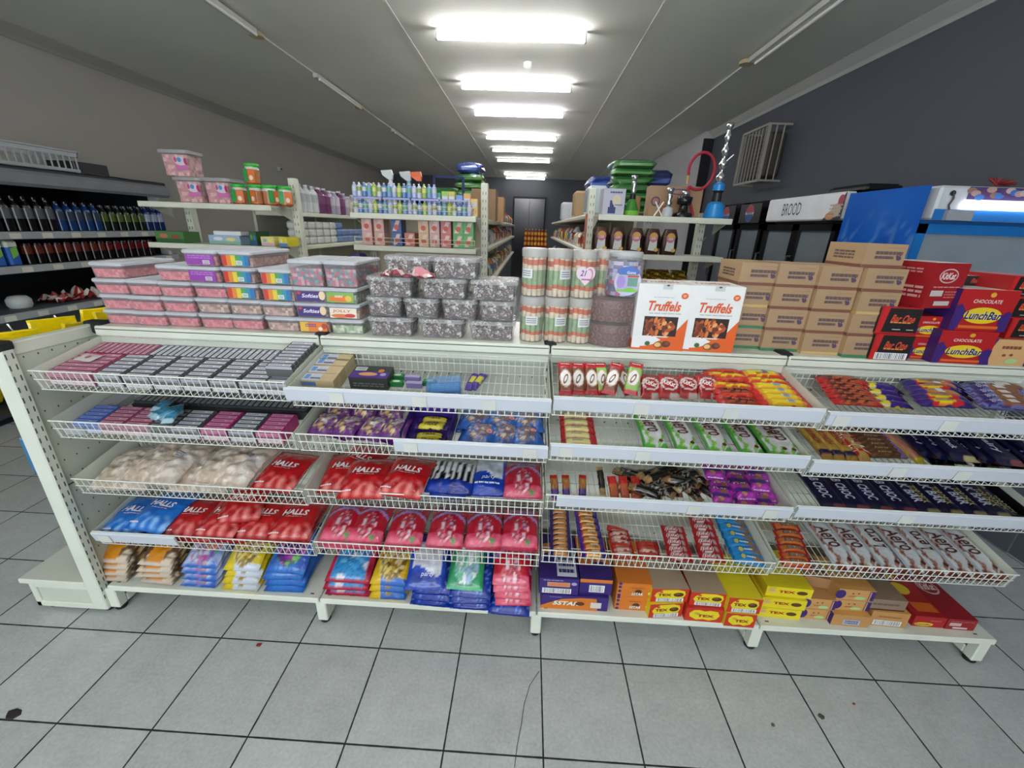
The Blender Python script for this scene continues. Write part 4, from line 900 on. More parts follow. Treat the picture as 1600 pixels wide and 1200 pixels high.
# ---- second row
b_ = bk(2, 3)
CRK = [bar(.135, .036, .024, lambda u, v: (C('e4d890') if .15 < u < .8 and abs(v-.5) < .4 else C('c4202c')), [('Snacker', .45, .5, .32, .3, C('4a5a8c'), dict(shear=.15))], 11)]
fill(b_, 'biscuit_bar', CRK, (900, 652), (905, 693), 5, 2, .026, .0, 'red and cream biscuit bar, left end of third bay', 'bar', 'red and cream biscuit bars', .03, 8)
def art_aero(c1, c2, c3):
    def a(u, v):
        wv = .05*math.sin(v*34)+.1*math.sin(v*6+.6)
        if u < .07: return c2
        if v < .07+.05*math.sin(u*9): return c1
        if abs(u-.24-wv) < .085: return mixc(c1, c3, .5+1.4*nn(u, v*2.4, 9, 3))
        if u > .62 and abs(v-.2-.1*math.sin(u*8)) < .045: return mixc(c1, c3, .4+nn(u, v, 14, 5))
        return mixc(C('e2e4e4'), C('c4c8ca'), .3+nn(u, v, 5, 2))
    return a
def aero(c1, c2, c3, s, flip=False, w_=.088, l_=.215): return slab(w_, l_, .014, art_aero(c1, c2, c3), [('Aero', .64, .62, 1.1, .3, C('5c2420'), dict(rot=-PI/2+(PI if flip else 0)+.12, shear=.15, bold=.02)), lambda f: f.ell(.75, .17, .09, .035, C('5a3020'))], s)
AG = [aero(C('58b43c'), C('4aa040'), C('a8d46c'), 31), aero(C('58b43c'), C('4aa040'), C('a8d46c'), 32, True)]
for i, px in enumerate((1015, 1062, 1110, 1158, 1200, 1246)):
    for k in range(4): lay('chocolate_slab', AG[1 if i == 4 else 0], b_, px, 672+i*3, k*.015+.001, -.04+.02*k, label='green and white bubble chocolate slab, %s pile, %s' % (olr(i, 6), obt(k, 4)), cat='chocolate slab', group='green and white chocolate slabs')
b_ = bk(2, 4)
CN = slab(.042, .2, .02, lambda u, v: (C('c8a040') if v > .25 else C('28184a') if v > .12 else C('b88c34')) if u < .93 else C('8c641c'), [('CRUNCH', .5, .62, .95*4.2*.9/4, .1, C('a02828'), dict(rot=-PI/2, bold=.05))], 33, 8, 26)
CN = slab(.042, .2, .02, lambda u, v: mixc(C('cda648'), C('9c7426'), .4+nn(u, v, 7, 2)) if v > .22 else C('28184a') if v > .1 else C('b88c34'), [('CRUNCH', .5, .62, 2.4, .12, C('a02828'), dict(rot=-PI/2, bold=.05))], 33, 8, 26)
CN2 = slab(.042, .2, .02, lambda u, v: C('c89858') if v < .12 else C('b02c2c') if u < .2 else C('d0a850'), [('CRUNCH', .55, .55, 3.2, .5, C('b02020'), dict(rot=-PI/2, bold=.05, out=C('e8dcc0')))], 34, 8, 26)
for i, px in enumerate((1272, 1290, 1309, 1328)):
    for k in range(2): lay('chocolate_bar', CN2 if i == 3 else CN, b_, px, 690+i*1.5, k*.021+.001, .0, label='gold honeycomb bar pointing at the rear, %s column, %s layer' % (olr(i, 4), ('lower', 'upper')[k]), cat='chocolate bar', group='gold honeycomb bars')
BB = [bar(.15, .03, .02, lambda u, v: mixc(C('7a4c28'), C('4a2c18'), .5+nn(u, v, 6, 1)) if u < .8 else mixc(C('5a3c94'), C('a880d8'), .5+nn(u, v, 14, 2)), [('Astros', .4, .5, .35, .4, C('c8b08c'), dict(shear=.2))], 35)]
fill(b_, 'chocolate_bar', BB, (1352, 672), (1385, 710), 7, 2, .021, .0, 'brown and purple bar between gold bars and navy slabs', 'chocolate bar', 'brown bars in the second row', .05, 9)
PP = slab(.035, .19, .02, lambda u, v: mixc(C('b0705c'), C('cc8c74'), .5+nn(u, v, 12, 2)) if v > .1 else C('d8c83c'), (), 36, 8, 24)
lay('chocolate_bar', PP, b_, 1408, 697, .02, .1, label='single pinkish beige bar leaning against the first navy slab', cat='chocolate bar')
NV, NV2 = C('1a1440'), C('0e0c28')
def navy(s, acc, word, w_=.085, l_=.2, two=None):
    def a(u, v): return mixc(NV, NV2, .4+nn(u, v, 4, 3)) if not (v < .12 and u > .4) else mixc(acc, NV, .35)
    t = [(word, .42, .55, 1.25*w_/.085, .16, C('b9bccc'), dict(rot=-PI/2, bold=.05))]
    if two: t.append((two, .68, .42, .9, .12, acc, dict(rot=-PI/2, bold=.03)))
    t.append(lambda f: f.ell(.66, .8, .14, .045, C('b89c68')))
    return slab(w_, l_, .014, a, t, s, 10, 22)
NS = [navy(41, C('8c4a3c'), 'Dairy'), navy(42, C('3c7a4c'), 'Bubbly'), navy(43, C('c8b878'), 'Top Deck'), navy(44, C('a04a3c'), 'Dairy')]
for i in range(9):
    for k in range(2): lay('chocolate_slab', NS[(0, 1, 2, 2, 3, 0, 3, 0, 3)[i]], b_, 1432+i*23, 688+i*2, .001+(i % 3)*.0155+k*.046, -.05, label='dark navy chocolate slab in the second row, %s from left, %s' % (ORD[i], ('below', 'on top')[k]), cat='chocolate slab', group='navy chocolate slabs in the second row')
# ---- third row, third bay
b_ = bk(3, 3)
SB = slab(.03, .1, .018, lambda u, v: C('b82018') if v > .85 or v < .06 else mixc(C('b87838'), C('8c4c24'), .5+nn(u, v, 9, 2)) if v > .4 else C('4a2c84'), (), 45, 8, 16)
KB = slab(.026, .12, .02, lambda u, v: C('16100e') if .2 < v < .85 else C('b89868'), (), 46, 6, 16)
RS = slab(.036, .1, .018, lambda u, v: C('c0201c') if v > .65 else mixc(C('b86838'), C('c84828'), .5+nn(u, v, 9, 2)), (), 47, 8, 16)
for i, (px, rz) in enumerate(((866, .1), (884, .05), (910, -.05))): lay('chocolate_bar', SB, b_, px, 760, .028, rz, .5, label='small red and brown bar at left end of third row, %s of three' % olr(i, 3), cat='chocolate bar', group='small red and brown bars')
lay('chocolate_bar', KB, b_, 939, 750, .03, .1, .5, label='single narrow black bar standing apart in the third row', cat='chocolate bar')
for i, (px, rz) in enumerate(((958, .1), (975, .05), (993, -.1))): lay('chocolate_bar', RS, b_, px, 762, .028, rz, .5, label='red snack bar in front of the black bar heap, %s of three' % olr(i, 3), cat='chocolate bar', group='red snack bars by the black heap')
KK_ = [bar(.12, .034, .022, lambda u, v: (C('14100f') if .1 < u < .88 else C('9c7a4c')) if abs(nn(u, v, 9, 4)) > .035 else C('8c8478'), [('Magnum', .45, .5, .4, .35, C('8c8478'), dict(bold=.03))], 48, m=mat('dark_foil', .22, bump=.6, bscale=60, coat=.6)),
       bar(.13, .034, .022, lambda u, v: C('181210') if .2 < u < .95 else mixc(C('b88c5c'), C('6c4a2c'), .5+nn(u, v, 12, 4)), (), 49, m=mat('dark_foil', .22))]
rb = random.Random(12)
for i in range(38):
    t = rb.random(); px = 980+t*130; py = 735+rb.uniform(-8, 34)+t*3; lv = (0 if i < 13 else 1 if i < 24 else 2 if i < 33 else 3)
    if lv > 1: px = 995+rb.uniform(0, 85)
    lay('chocolate_bar', KK_[i % 2], b_, px, py, .002+lv*.024, rb.uniform(-1, 1), rb.uniform(-.1, .1), label='black and gold chocolate bar, %s in the heap from the base up' % num(i), cat='chocolate bar', group='heap of black chocolate bars')
HF = [slab(.074, .098, .024, lambda u, v: C('4a2c84') if (.3 < v < .52 and u < .9) else C('a06a4c') if math.hypot(u-.6, v-.65) < .18 else mixc(C('c43cba'), C('a02a9c'), .5+nn(u, v, 5, 2)), [('HI-FI', .5, .82, .8, .2, C('e4d4ec'), dict(bold=.07)), lambda f: (f.ell(.35, .22, .16, .09, C('b07a58')), f.lines(.1, .05, .9, .12, 1, C('d8b8e0')))], 50, 10, 14, 'snack_packet')]
G = 'bright purple snack packets'
for i in range(15):
    c_, r_ = i % 4, i//4; lay('snack_packet', HF[0], b_, 1113+c_*31+r_*8-(0 if r_ < 3 else 8), 736+r_*15+c_*2, .022+.021*((i*5) % 3 == 0), rb.uniform(-.15, .15), label='bright magenta snack packet, %s from rear, %s from left' % (ORD[r_], ORD[c_]), cat='packet', group=G)
b_ = bk(3, 4)
NL = [navy(51, C('9c4a44'), 'SLAB CHOC', .1, .235), navy(52, C('b8a868'), 'MILK BAR', .1, .235, 'TOP DECK')]
for i in range(8):
    for k in range(4):
        lay('chocolate_slab', NL[0 if i < 4 else 1], b_, 1310+i*36-k*7, 772+i*2.4, .001+k*.0155, .0, label='long navy chocolate slab in third row, %s pile from left, %s' % (ORD[i], obt(k, 4)), cat='chocolate slab', group='long navy chocolate slabs in the third row')
b = MB(); b.box((0, 0, 0), (.1, .002, .05), C('141216')).box((0, 0, 0), (.1, .2, .002), C('141216')).box((.098, 0, 0), (.1, .2, .05), C('141216')).box((0, .198, 0), (.1, .2, .05), C('141216'))
o = b.build('display_tray', CARD()); o.matrix_world = bk(3, 4).mw(bk(3, 4).w-.1-.006, .03, .004); tag(o, 'open black cardboard tray at right end of the third row', 'tray')
# ---- lowest row, right half
b_ = bk(4, 3)
GL1 = [bar(.085, .03, .02, lambda u, v: C('c08038') if .15 < u < .85 and v < .6 else mixc(C('c0c8e4'), C('c08038'), .4) if u > .4 and u < .8 else C('2c1c68'), (), 53, nx=16)]
GL2 = [bar(.1, .034, .022, lambda u, v: C('dca030') if .2 < u < .8 and v < .55 else C('d8d0d8') if .4 < u < .7 else C('3a2080') if u > .8 or u < .15 else C('b83828'), [('LunchBar', .5, .3, .5, .3, C('2a1d52'), dict(shear=.2))], 54, nx=16)]
RD1 = [bar(.09, .026, .016, art_bt(C('b01820'), C('c83c20'), C('7c1418'), 4), (), 55, nx=16), bar(.09, .026, .016, art_bt(C('a01418'), C('d8b0a0'), C('8c1418'), 6), (), 56, nx=16)]
fill(b_, 'chocolate_bar', GL1, (874, 800), (876, 865), 9, 2, .021, 0, 'gold and navy mini bar, first column, lowest row', 'chocolate bar', 'mini bars in the lowest row', .05, 11)
fill(b_, 'chocolate_bar', GL2, (915, 803), (928, 866), 7, 2, .023, 0, 'orange and purple bar, second column, lowest row', 'chocolate bar', 'mini bars in the lowest row', .06, 12)
fill(b_, 'chocolate_bar', RD1, (965, 828), (975, 866), 7, 2, .017, -.1, 'thin red bar, third column of the lowest row', 'chocolate bar', 'mini bars in the lowest row', .3, 13)
fill(b_, 'chocolate_bar', RD1, (1010, 850), (1015, 868), 4, 1, .017, 0, 'thin red bar, fourth column of the lowest row', 'chocolate bar', 'mini bars in the lowest row', .2, 14)
fill(b_, 'wafer_bar', [KKB], (1052, 828), (1062, 868), 5, 2, .013, 0, 'dark red wafer finger bar, left column', 'chocolate bar', 'wafer finger bars in the lowest row', .08, 15)
fill(b_, 'wafer_bar', [KKB], (1095, 812), (1112, 870), 6, 3, .013, 0, 'dark red wafer finger bar, right column', 'chocolate bar', 'wafer finger bars in the lowest row', .06, 16)
BP = [bar(.115, .05, .018, lambda u, v: C('8c6a4c') if u > .6 and abs(v-.5) < .25 else mixc(C('2a94d4'), C('1878b8'), .4+nn(u, v, 5, 1)), [lambda f: (f.ell(.28, .5, .07, .22, C('c8c050')), f.lines(.38, .4, .68, .62, 1, C('dce8f0')))], 57)]
fill(b_, 'snack_bar', BP, (1160, 815), (1185, 874), 6, 2, .019, -.12, 'sky blue snack bar at right end of third bay', 'snack bar', 'sky blue snack bars', .12, 17)
b_ = bk(4, 4)
BC = [bar(.115, .038, .022, lambda u, v: C('c86a28') if .1 < v < .75 and .1 < u < .9 else C('b81c20'), [('Black Cat', .55, .45, .6, .4, C('1c1210'), dict(bold=.06, out=C('e8d8c0')))], 58)]
fill(b_, 'peanut_bar', BC, (1228, 823), (1245, 882), 6, 2, .023, -.03, 'orange peanut bar at left end of lowest right basket', 'snack bar', 'orange peanut bars', .04, 18)
AB = [aero(C('7a3828'), C('b0b4b8'), C('c89c88'), 61, w_=.098, l_=.24), aero(C('7a3828'), C('b0b4b8'), C('c89c88'), 62, True, .098, .24)]
for i, px in enumerate((1300, 1336, 1372, 1412, 1446, 1484, 1520, 1553)):
    for k in range(3): lay('chocolate_slab', AB[1 if i in (2, 4) else 0], b_, px, 854+i*2.2, k*.0155+.001+.003*(i % 2), -.03+.03*k, label='brown and silver bubble chocolate slab, %s pile from left, %s' % (ORD[i], obt(k, 3)), cat='chocolate slab', group='brown and silver chocolate slabs')
# ================================================================ CHEWING GUM BASKETS
def gum(top, edge, lab2, w_=.094, l_=.022, h_=.012):
    def tp(f): f.rect(.06, .14, .94, .8, top); f.lines(.12, .3, .6, .62, 1, lab2, .8); f.rect(.7, .2, .9, .7, mixc(top, lab2, .35))
    return P(carton(w_, l_, h_, edge, None, tp, name='gum_pack', sides={'yn': mixc(top, edge, .4)}), w_, l_)
SIL, PNK, MAG, BLU, GRY = gum(C('dcdce6'), C('484c4e'), C('8c8f9a')), gum(C('d8a8ba'), C('8c2c50'), C('a84c6c')), gum(C('d8a0bc'), C('b01c6c'), C('b0407c')), gum(C('88a0dc'), C('3c58b0'), C('5068b8')), gum(C('989c9c'), C('34383a'), C('6c7072'))
def gum_col(bkt, px0, px1, pyf, pyb, n, me, boxc, lab, top='packs', h0=.05, name='gum', fr=None):
    """one open display carton standing in the basket, n packs lying in its top"""
    u0, v0 = bkt.uv(px0, pyf, h0); u1, _ = bkt.uv(px1, pyf, h0); _, v1 = bkt.uv((px0+px1)/2, pyb, h0); v0 = max(.006, v0)
    v1 = min(v1, BD-.008); w_ = .098; uc = min(max((u0+u1)/2, w_/2+.004), bkt.w-w_/2-.004)
    b = MB().box((-w_/2, 0, 0), (w_/2, v1-v0, h0-.013), boxc, yn=mixc(boxc, (.8, .8, .8), .35))
    for xx in (-w_/2, w_/2-.0015): b.box((xx, 0, h0-.013), (xx+.0015, v1-v0, h0-.002), boxc)
    f = Face(b, (-w_/2, 0, 0), (1, 0, 0), (0, 0, 1), w_, h0-.013)
    for q in range(2): f.lines(.05, .1+.45*q, .95, .45+.45*q, 2, mixc(boxc, (0.01, .01, .01), .5) if q else (.75, .74, .76), .7, q+5)
    o = b.build('gum_display_box', CARD()); o.matrix_world = bkt.mw(uc, v0, .002); tag(o, check('open gum display carton, %s' % lab), 'gum carton', 'gum display cartons')
    d = (v1-v0)/n; sc_ = min(1, d/.0225)
    for i in range(n):
        p = link('gum_pack', me); p.matrix_world = bkt.mw(uc, v0+(i+.0)*d+.0008, h0-.0105) @ Matrix.Diagonal((1, max(1, min(1.35, d/.0235)), 1, 1))
        tag(p, check('%s, %s from front, %s' % ('gum pack', ORD[i], lab)), 'gum pack', 'gum packs in the left baskets')
b_ = bk(1, 1)
names = {0: 'pink', 1: 'silver'}
for i in range(9):
    px = 75+i*45.5; pk = i < 2
    gum_col(b_, px-22, px+22, 582+i*2.2, 549+i*1.6, 6 if i < 8 else 5, PNK if pk else SIL, C('b8607c') if pk else C('6c7070'), '%s column %s from left in top row' % ('pink' if pk else 'silver', ORD[i]))
def rear_row(bkt, u0, n, me, lab, v, h=.052, pitch=.0245):
    for i in range(n):
        p = link('gum_pack', me); p.matrix_world = bkt.mw(u0+i*pitch, v, h-.0105, PI/2) @ Matrix.Diagonal((.95, 1, 1, 1)) @ Matrix.Translation((0, -.011, 0))
        tag(p, check('%s standing lengthwise at rear, %s from left, %s' % ('gum pack', num(i), lab)), 'gum pack', 'rear gum packs in the left baskets')
def box_under(bkt, u0, u1, v0, v1, col, lab, h=.038):
    b = MB().box((0, 0, 0), (u1-u0, v1-v0, h), col); o = b.build('gum_display_box', CARD()); o.matrix_world = bkt.mw(u0, v0, .002); tag(o, check(lab), 'gum carton', 'gum display cartons')
box_under(b_, .01, .26, .186, .275, C('8c4058'), 'pink rear gum carton under the top row packs, left corner')
box_under(b_, .265, .88, .186, .275, C('5c6062'), 'grey rear gum carton under the top row packs, right of pink')
rear_row(b_, .022, 10, PNK, 'pink, top row', .23); rear_row(b_, .278, 20, SIL, 'silver, top row', .23)
o = carton(.1, .2, .03, C('6c7072'), lambda f: f.lines(.05, .2, .95, .8, 2, C('d0d2d4')), name='gum_carton')
# the raised grey carton at the right end with packs across its top
b = MB().box((-.05, 0, 0), (.05, .2, .03), C('5a5e5e')); f = Face(b, (.05, 0, 0), (0, 1, 0), (0, 0, 1), .2, .03); f.lines(.05, .2, .95, .85, 2, C('c9cccc'), .8)
o = b.build('gum_display_box', CARD()); o.matrix_world = b_.mw(.86, .07, .055); tag(o, 'raised grey gum carton at the right end of the top left basket', 'gum carton')
for i in range(8):
    p = link('gum_pack', SIL); p.matrix_world = b_.mw(.86, .072+i*.0245, .086); tag(p, check('silver gum pack on the raised grey carton, %s from front' % ORD[i]), 'gum pack', 'gum packs on the raised carton')
wr = MB().box((0, 0, 0), (.075, .06, .0015), C('d8d0cc')); f = Face(wr, (0, 0, .0015), (1, 0, 0), (0, 1, 0), .075, .06); f.ell(.45, .5, .14, .2, C('b0706c')); f.lines(.1, .6, .9, .9, 2, C('b8a8a8')); f.rect(0, .85, 1, 1, C('d03c70'))
o = wr.build('torn_wrapper', CARD()); u, v = b_.uv(137, 558, .06); o.matrix_world = b_.mw(u-.04, v-.02, .057, -.15); tag(o, 'torn pink and white wrapper lying on the pink gum packs', 'wrapper')
b_ = bk(2, 1)
spec = [(132, 'blue', BLU, C('6c90d8')), (172, 'pink', PNK, C('c07890')), (212, 'pink', PNK, C('c07890')), (251, 'grey', GRY, C('606466')), (288, 'grey', SIL, C('606466')), (333, 'magenta', MAG, C('b83c80')), (376, 'grey', SIL, C('606466')), (419, 'magenta', MAG, C('b83c80'))]
for i, (px, cn, me, bc) in enumerate(spec):
    gum_col(b_, px-20, px+20, 660+i*2.4, 632+i*2.0, 5, me, bc, '%s column, %s from left in second row' % (cn, ORD[i]))
box_under(b_, .15, .9, .172, .27, C('303436'), 'dark grey rear gum carton in the second row', .038)
rear_row(b_, .17, 29, GRY, 'dark grey, second row', .222)
tr = MB().box((0, 0, 0), (.075, .24, .03), C('b0b2b8')); o = tr.build('grey_tray', CARD()); o.matrix_world = b_.mw(.006, .015, .002); tag(o, 'empty pale grey card tray at left end of the second row', 'tray')
SC = slab(.04, .075, .01, lambda u, v: mixc(C('4c9cc0'), C('2c7898'), .5+nn(u, v, 5, 1)) if v > .25 else C('a8c8d4'), (), 71, 8, 10, 'sachet')
for i in range(9):
    lay('sachet', SC, b_, 248+rb.uniform(-6, 32), 640+rb.uniform(-12, 10), .056+.009*(i//2), rb.uniform(-1.5, 1.5), rb.uniform(0, .15), label='teal blue sachet tossed on the gum packs, %s in the heap' % ORD[i], cat='sachet', group='teal sachets on the gum')
# ================================================================ SECOND BAY, TOP AND SECOND ROW
b_ = bk(1, 2)
TB = P(carton(.12, .052, .028, C('c9b48a'), lambda f: f.rect(0, .2, .45, .8, C('5878b0')), lambda f: (f.rect(.0, .05, .55, .95, C('c9ccd0')), f.rect(.05, .2, .2, .8, C('6c98d8')), f.text('Rizla', .38, .66, .3, .24, C('f0f0f0'), .1, .05, out=C('2c4888')), f.lines(.25, .15, .55, .45, 1, C('2c4888'))), name='paper_box'), .12, .052)
for i in range(4):
    for k in range(2): lay('paper_box', TB, b_, 524-i*11, 560+i*12, .0015+k*.0285, .0, label='cream and blue rolling paper carton, %s from rear, %s' % (ORD[i], ('below', 'above')[k]), cat='carton', group='cream and blue cartons')
DBX = P(carton(.145, .09, .05, C('303430'), lambda f: f.lines(.1, .2, .9, .6, 2, C('707470')), lambda f: (f.rect(0, 0, 1, .5, C('4a2880')), f.ell(.75, .6, .08, .14, C('c86c34')), f.ell(.45, .3, .25, .14, C('d89868')), f.ell(.85, .3, .08, .12, C('a8a0d0')), f.rect(.05, .55, .35, .85, C('c4c8c8')), f.lines(.08, .6, .32, .8, 3, C('60646c'))), name='display_box'), .145, .09)
lay('display_box', DBX, b_, 583, 596, .002, .0, label='dark green and purple box in front of the second top basket', cat='carton')
GP = P(carton(.05, .022, .02, C('1f7c3c'), None, lambda f: (f.ell(.5, .5, .3, .35, C('c8dcc0'))), name='mint_pack'), .05, .022); LP = P(carton(.06, .022, .02, C('8c80b8'), None, lambda f: (f.rect(.0, .1, 1, .9, C('a8a4c8')), f.poly([(.2, .2), (.4, .8), (.5, .8), (.3, .2)], C('d8a8a8'))), name='mint_pack'), .06, .022)
for i, (px, py, me, l) in enumerate(((622, 590, GP, 'green, rear'), (620, 600, GP, 'green, front'), (645, 592, LP, 'lilac, rear'), (648, 602, LP, 'lilac, front'), (672, 599, GP, 'green, right'))):
    lay('mint_pack', me, b_, px, py, .002, 0, label='small mint pack right of the dark green box, %s' % l, cat='mint pack', group='small mint packs')
r = empty('blue_box'); tb = MB(); tb.box((-.062, 0, 0), (.062, .075, .065), C('7cb0e4')); tb.build('clear_shell', mat('tinted_clear', .12, clear=.35), r)
tb = MB(); tb.box((-.056, .005, .003), (.056, .07, .04), C('3c84d4'))
f = Face(tb, (-.056, .005, .003), (1, 0, 0), (0, 0, 1), .112, .037); f.lines(.05, .15, .95, .85, 3, C('a8d0f0'), .6); f = Face(tb, (-.056, .005, .04), (1, 0, 0), (0, 1, 0), .112, .065); f.lines(.05, .1, .95, .9, 4, C('6cb0e8'), .7)
tb.build('blue_packs', CARD(), r); u, v = b_.uv(705, 600, .0); r.matrix_world = b_.mw(u, .06, .003, .12, 0, -.06); tag(r, 'tilted clear box holding blue packs in the second top basket', 'box')
PB = slab(.03, .12, .02, lambda u, v: C('d0c83c') if (.25 < v < .65 and u > .3) else C('4a2c94'), (), 72, 8, 16)
for i, px in enumerate((738, 748)): lay('chocolate_bar', PB, b_, px, 596, .002, -.15*(1+i), label='purple and yellow bar beside the tilted blue box, %s one' % ('left', 'right')[i], cat='chocolate bar', group='purple bars by the blue box')
b_ = bk(2, 2)
def art_cand(base, pal, e):
    def a(u, v):
        d = math.hypot((u-.5)*1.05, (v-.5)*1.1)
        return blobs(u, v, 7.5, 3, pal, e) if d < .4+.08*nn(u, v, 6, 1) else mixc(base, mixc(base, (0, 0, 0), .5), .4+nn(u, v, 5, 3))
    return a
PG = [P(pillow(.105, .135, .03, art_cand(C('6c2880'), [C('c8a878'), C('8c6040'), C('e0d0a8'), C('5c2c6c'), C('a8a4b0'), C('7c3890'), C('d8b878')], C('3c1c4c')), seed=s, nx=16, ny=20, lump=.3), .105, .135) for s in (81, 82)]
BB2 = [P(pillow(.12, .14, .03, art_cand(C('2c64bc'), [C('b89878'), C('7c5c48'), C('d8c4a8'), C('3c78c8'), C('8c7468')], C('1c448c')), [lambda f: f.ell(.8, .55, .1, .09, C('d88888'))] if s == 83 else (), seed=s, nx=16, ny=20, lump=.3), .12, .14) for s in (83, 84)]
k_ = 0
for lv in range(2):
    for i, (px, py) in enumerate(((500, 664), (540, 668), (580, 670), (612, 672), (520, 642), (565, 644), (605, 646))):
        lay('toffee_bag', PG[i % 2], b_, px+lv*6, py-lv*2, .002+lv*.03, rb.uniform(-.4, .4), rb.uniform(-.05, .1), label='purple bag of gold toffees in second row, %s, %s' % (('front left', 'front second', 'front third', 'front right', 'rear left', 'rear middle', 'rear right')[i], ('below', 'on top')[lv]), cat='bag', group='purple toffee bags')
    for i, (px, py) in enumerate(((745, 678), (785, 680), (825, 684), (740, 656), (780, 658), (825, 660))):
        lay('biscuit_bag', BB2[i % 2], b_, px+lv*5, py, .002+lv*.03, rb.uniform(-.4, .4), rb.uniform(-.05, .1), label='blue bag of biscuits in second row, %s, %s' % (('front left', 'front middle', 'front right', 'rear left', 'rear middle', 'rear right')[i], ('below', 'on top')[lv]), cat='bag', group='blue biscuit bags')
r = empty('open_carton'); c = MB(); pc = C('3c2080')
for a_, bb in (((-.09, 0, 0), (.09, .19, .002)), ((-.09, 0, 0), (.09, .002, .035)), ((-.09, .188, 0), (.09, .19, .085)), ((-.09, 0, 0), (-.088, .19, .075)), ((.088, 0, 0), (.09, .19, .075))): c.box(a_, bb, pc)
c.build('tray', CARD(), r); MB().box((-.075, -.03, .032), (.075, 0, .034), C('c8b090')).build('front_flap', CARD(), r)
u, v = b_.uv(672, 680, 0); r.matrix_world = b_.mw(u, .035, .003, -.03); tag(r, 'open purple carton of yellow bars in the middle of the second row', 'carton')
YBR = bar(.13, .028, .02, lambda u, v: C('dccb28') if .15 < u < .85 else C('4a3470'), [('Flake', .5, .5, .4, .5, C('4a3c1c'), dict(shear=.2, bold=.04))], 85, name='chocolate_bar')
for i in range(5): o = link('chocolate_bar', YBR); o.matrix_world = b_.mw(u+.005, .05+i*.034, .007+.02*(i == 2), -.03+.08*(i % 2)); tag(o, check('slim yellow bar inside the open purple carton, %s from front' % ORD[i]), 'chocolate bar', 'yellow bars in the open carton')
# ================================================================ CARTONS ON THE BASE SHELF
PU_, OG, TY, TR_ = C('35206e'), C('cf7320'), C('e0cc1c'), C('c23018')
def b_5a(f): f.bars(.08, .06, .82, .38, 22); f.rect(.2, .5, .78, .78, C('c8906c')); f.poly([(.24, .56), (.3, .72), (.7, .72), (.76, .56)], C('d8784c')); f.lines(.1, .86, .6, .93, 1, C('b8b0d8')); f.ell(.88, .72, .07, .1, C('a8a0c8'))
def b_5b(f): f.rect(0, .78, 1, 1, OG); f.bars(.3, .15, .78, .62, 12)
def b_5c(f): f.poly([(0, 0), (.85, 0), (.85, .1), (.82, .9), (.6, .9), (.3, .75), (.1, .4), (0, .2)], OG); f.text('5STAR', .38, .45, .42, .3, C('ece4d0'), .25, .09, out=C('1c1210')); f.rect(.74, .2, .9, .62, C('cfcac4')); f.ell(.58, .47, .07, .14, C('5a3020')); f.lines(.12, .86, .3, .93, 1, C('9080c0'))
def b_5d(f):
    f.rect(.08, 0, 1, 1, OG); [f.ell(.08, y, .05, .09, PU_) for y in (.1, .4, .7, .95)]; f.ell(.62, .4, .1, .16, C('4a2818')); f.text('5STAR', .6, .25, .36, .2, C('ece4d0'), .25, .08, out=C('1c1210')); f.lines(.4, .65, .75, .72, 1, C('a84a14')); f.ell(.95, .35, .05, .1, C('d8dc60'))
def b_tex(f, bar_=True):
    f.poly([(.14, .3), (.08, .5), (.14, .72), (.3, .93), (.7, .95), (.88, .85), (.92, .6), (.86, .3), (.6, .26), (.4, .3)], TY); f.text('TEX', .36, .55, .38, .2, C('7c2014'), 0, .1); f.ell(.73, .58, .14, .16, C('4a2c14'), 14); f.ell(.7, .64, .08, .08, C('7c5028'))
    f.ell(.25, .78, .05, .07, C('c8423c'))
    if bar_: f.bars(.14, .04, .88, .3, 20)
def b_texb(f):
    f.poly([(.12, .35), (.1, .6), (.2, .85), (.35, .9), (.5, .82), (.65, .9), (.85, .85), (.92, .55), (.84, .25), (.65, .12), (.5, .2), (.3, .12)], TY); f.text('TEX', .55, .46, .46, .2, C('8c2014'), 0, .1); f.ell(.3, .62, .08, .08, C('c89c4c'))
def b_texy(f): f.text('TEX', .45, .55, .36, .26, C('a02818'), 0, .09); f.ell(.78, .55, .12, .2, C('5a3818'), 14); f.lines(.05, .85, .2, .92, 1, C('8c8c3c')); f.ell(.12, .6, .08, .13, C('d8a088'))
def b_nut(f): f.rect(0, 0, 1, 1, C('c89458')); f.ell(.08, .5, .14, .42, PU_); f.rect(.84, .05, 1, .95, PU_); f.rect(.86, .05, .9, .9, C('c89458')); f.ell(.62, .25, .16, .14, C('a8cc88')); f.ell(.4, .65, .03, .06, C('7c4428')); f.ell(.55, .68, .03, .06, C('7c4428')); f.lines(.3, .3, .5, .45, 1, C('a8743c'))
def b_nutb(f): f.bars(.1, .08, .85, .42, 24); f.lines(.2, .6, .8, .75, 1, C('a06a38'))
def b_small(f): f.rect(.3, .15, .75, .6, C('b0b4c4')); f.lines(.35, .2, .7, .55, 2, C('4a4c74'))
def b_redl(f): f.ell(.35, .25, .3, .18, YEL); f.text('LunchBar', .35, .25, .5, .16, C('2a1d52'), .2, .05); f.lines(.5, .6, .85, .68, 1, C('d88878'))
def b_redk(f): f.rect(.1, .35, .5, .65, C('c9aaa6')); f.rect(.25, .1, .75, .25, C('d8c8c4')); f.lines(.1, .75, .9, .85, 1, C('c87070'))
BS = 'cartons on the base shelf'
def bcart(name, px0, px1, py, y, z, d, h, col, front, label, rz=0, top=None, left=None, sides={}):
    X0, X1 = at(px0, py, y).x, at(px1, py, y).x; w_ = X1-X0
    me = carton(w_, d, h, col, front, top, left, None, sides, name=name)
    return put(name, me, ((X0+X1)/2, y, z), rz, check(label), 'display box', BS)
Z0 = .1505
bcart('bar_carton', 845, 950, 945, 1.31, Z0, .26, .073, PU_, b_5c, 'orange and purple bar carton with white label, bottom left', 0)
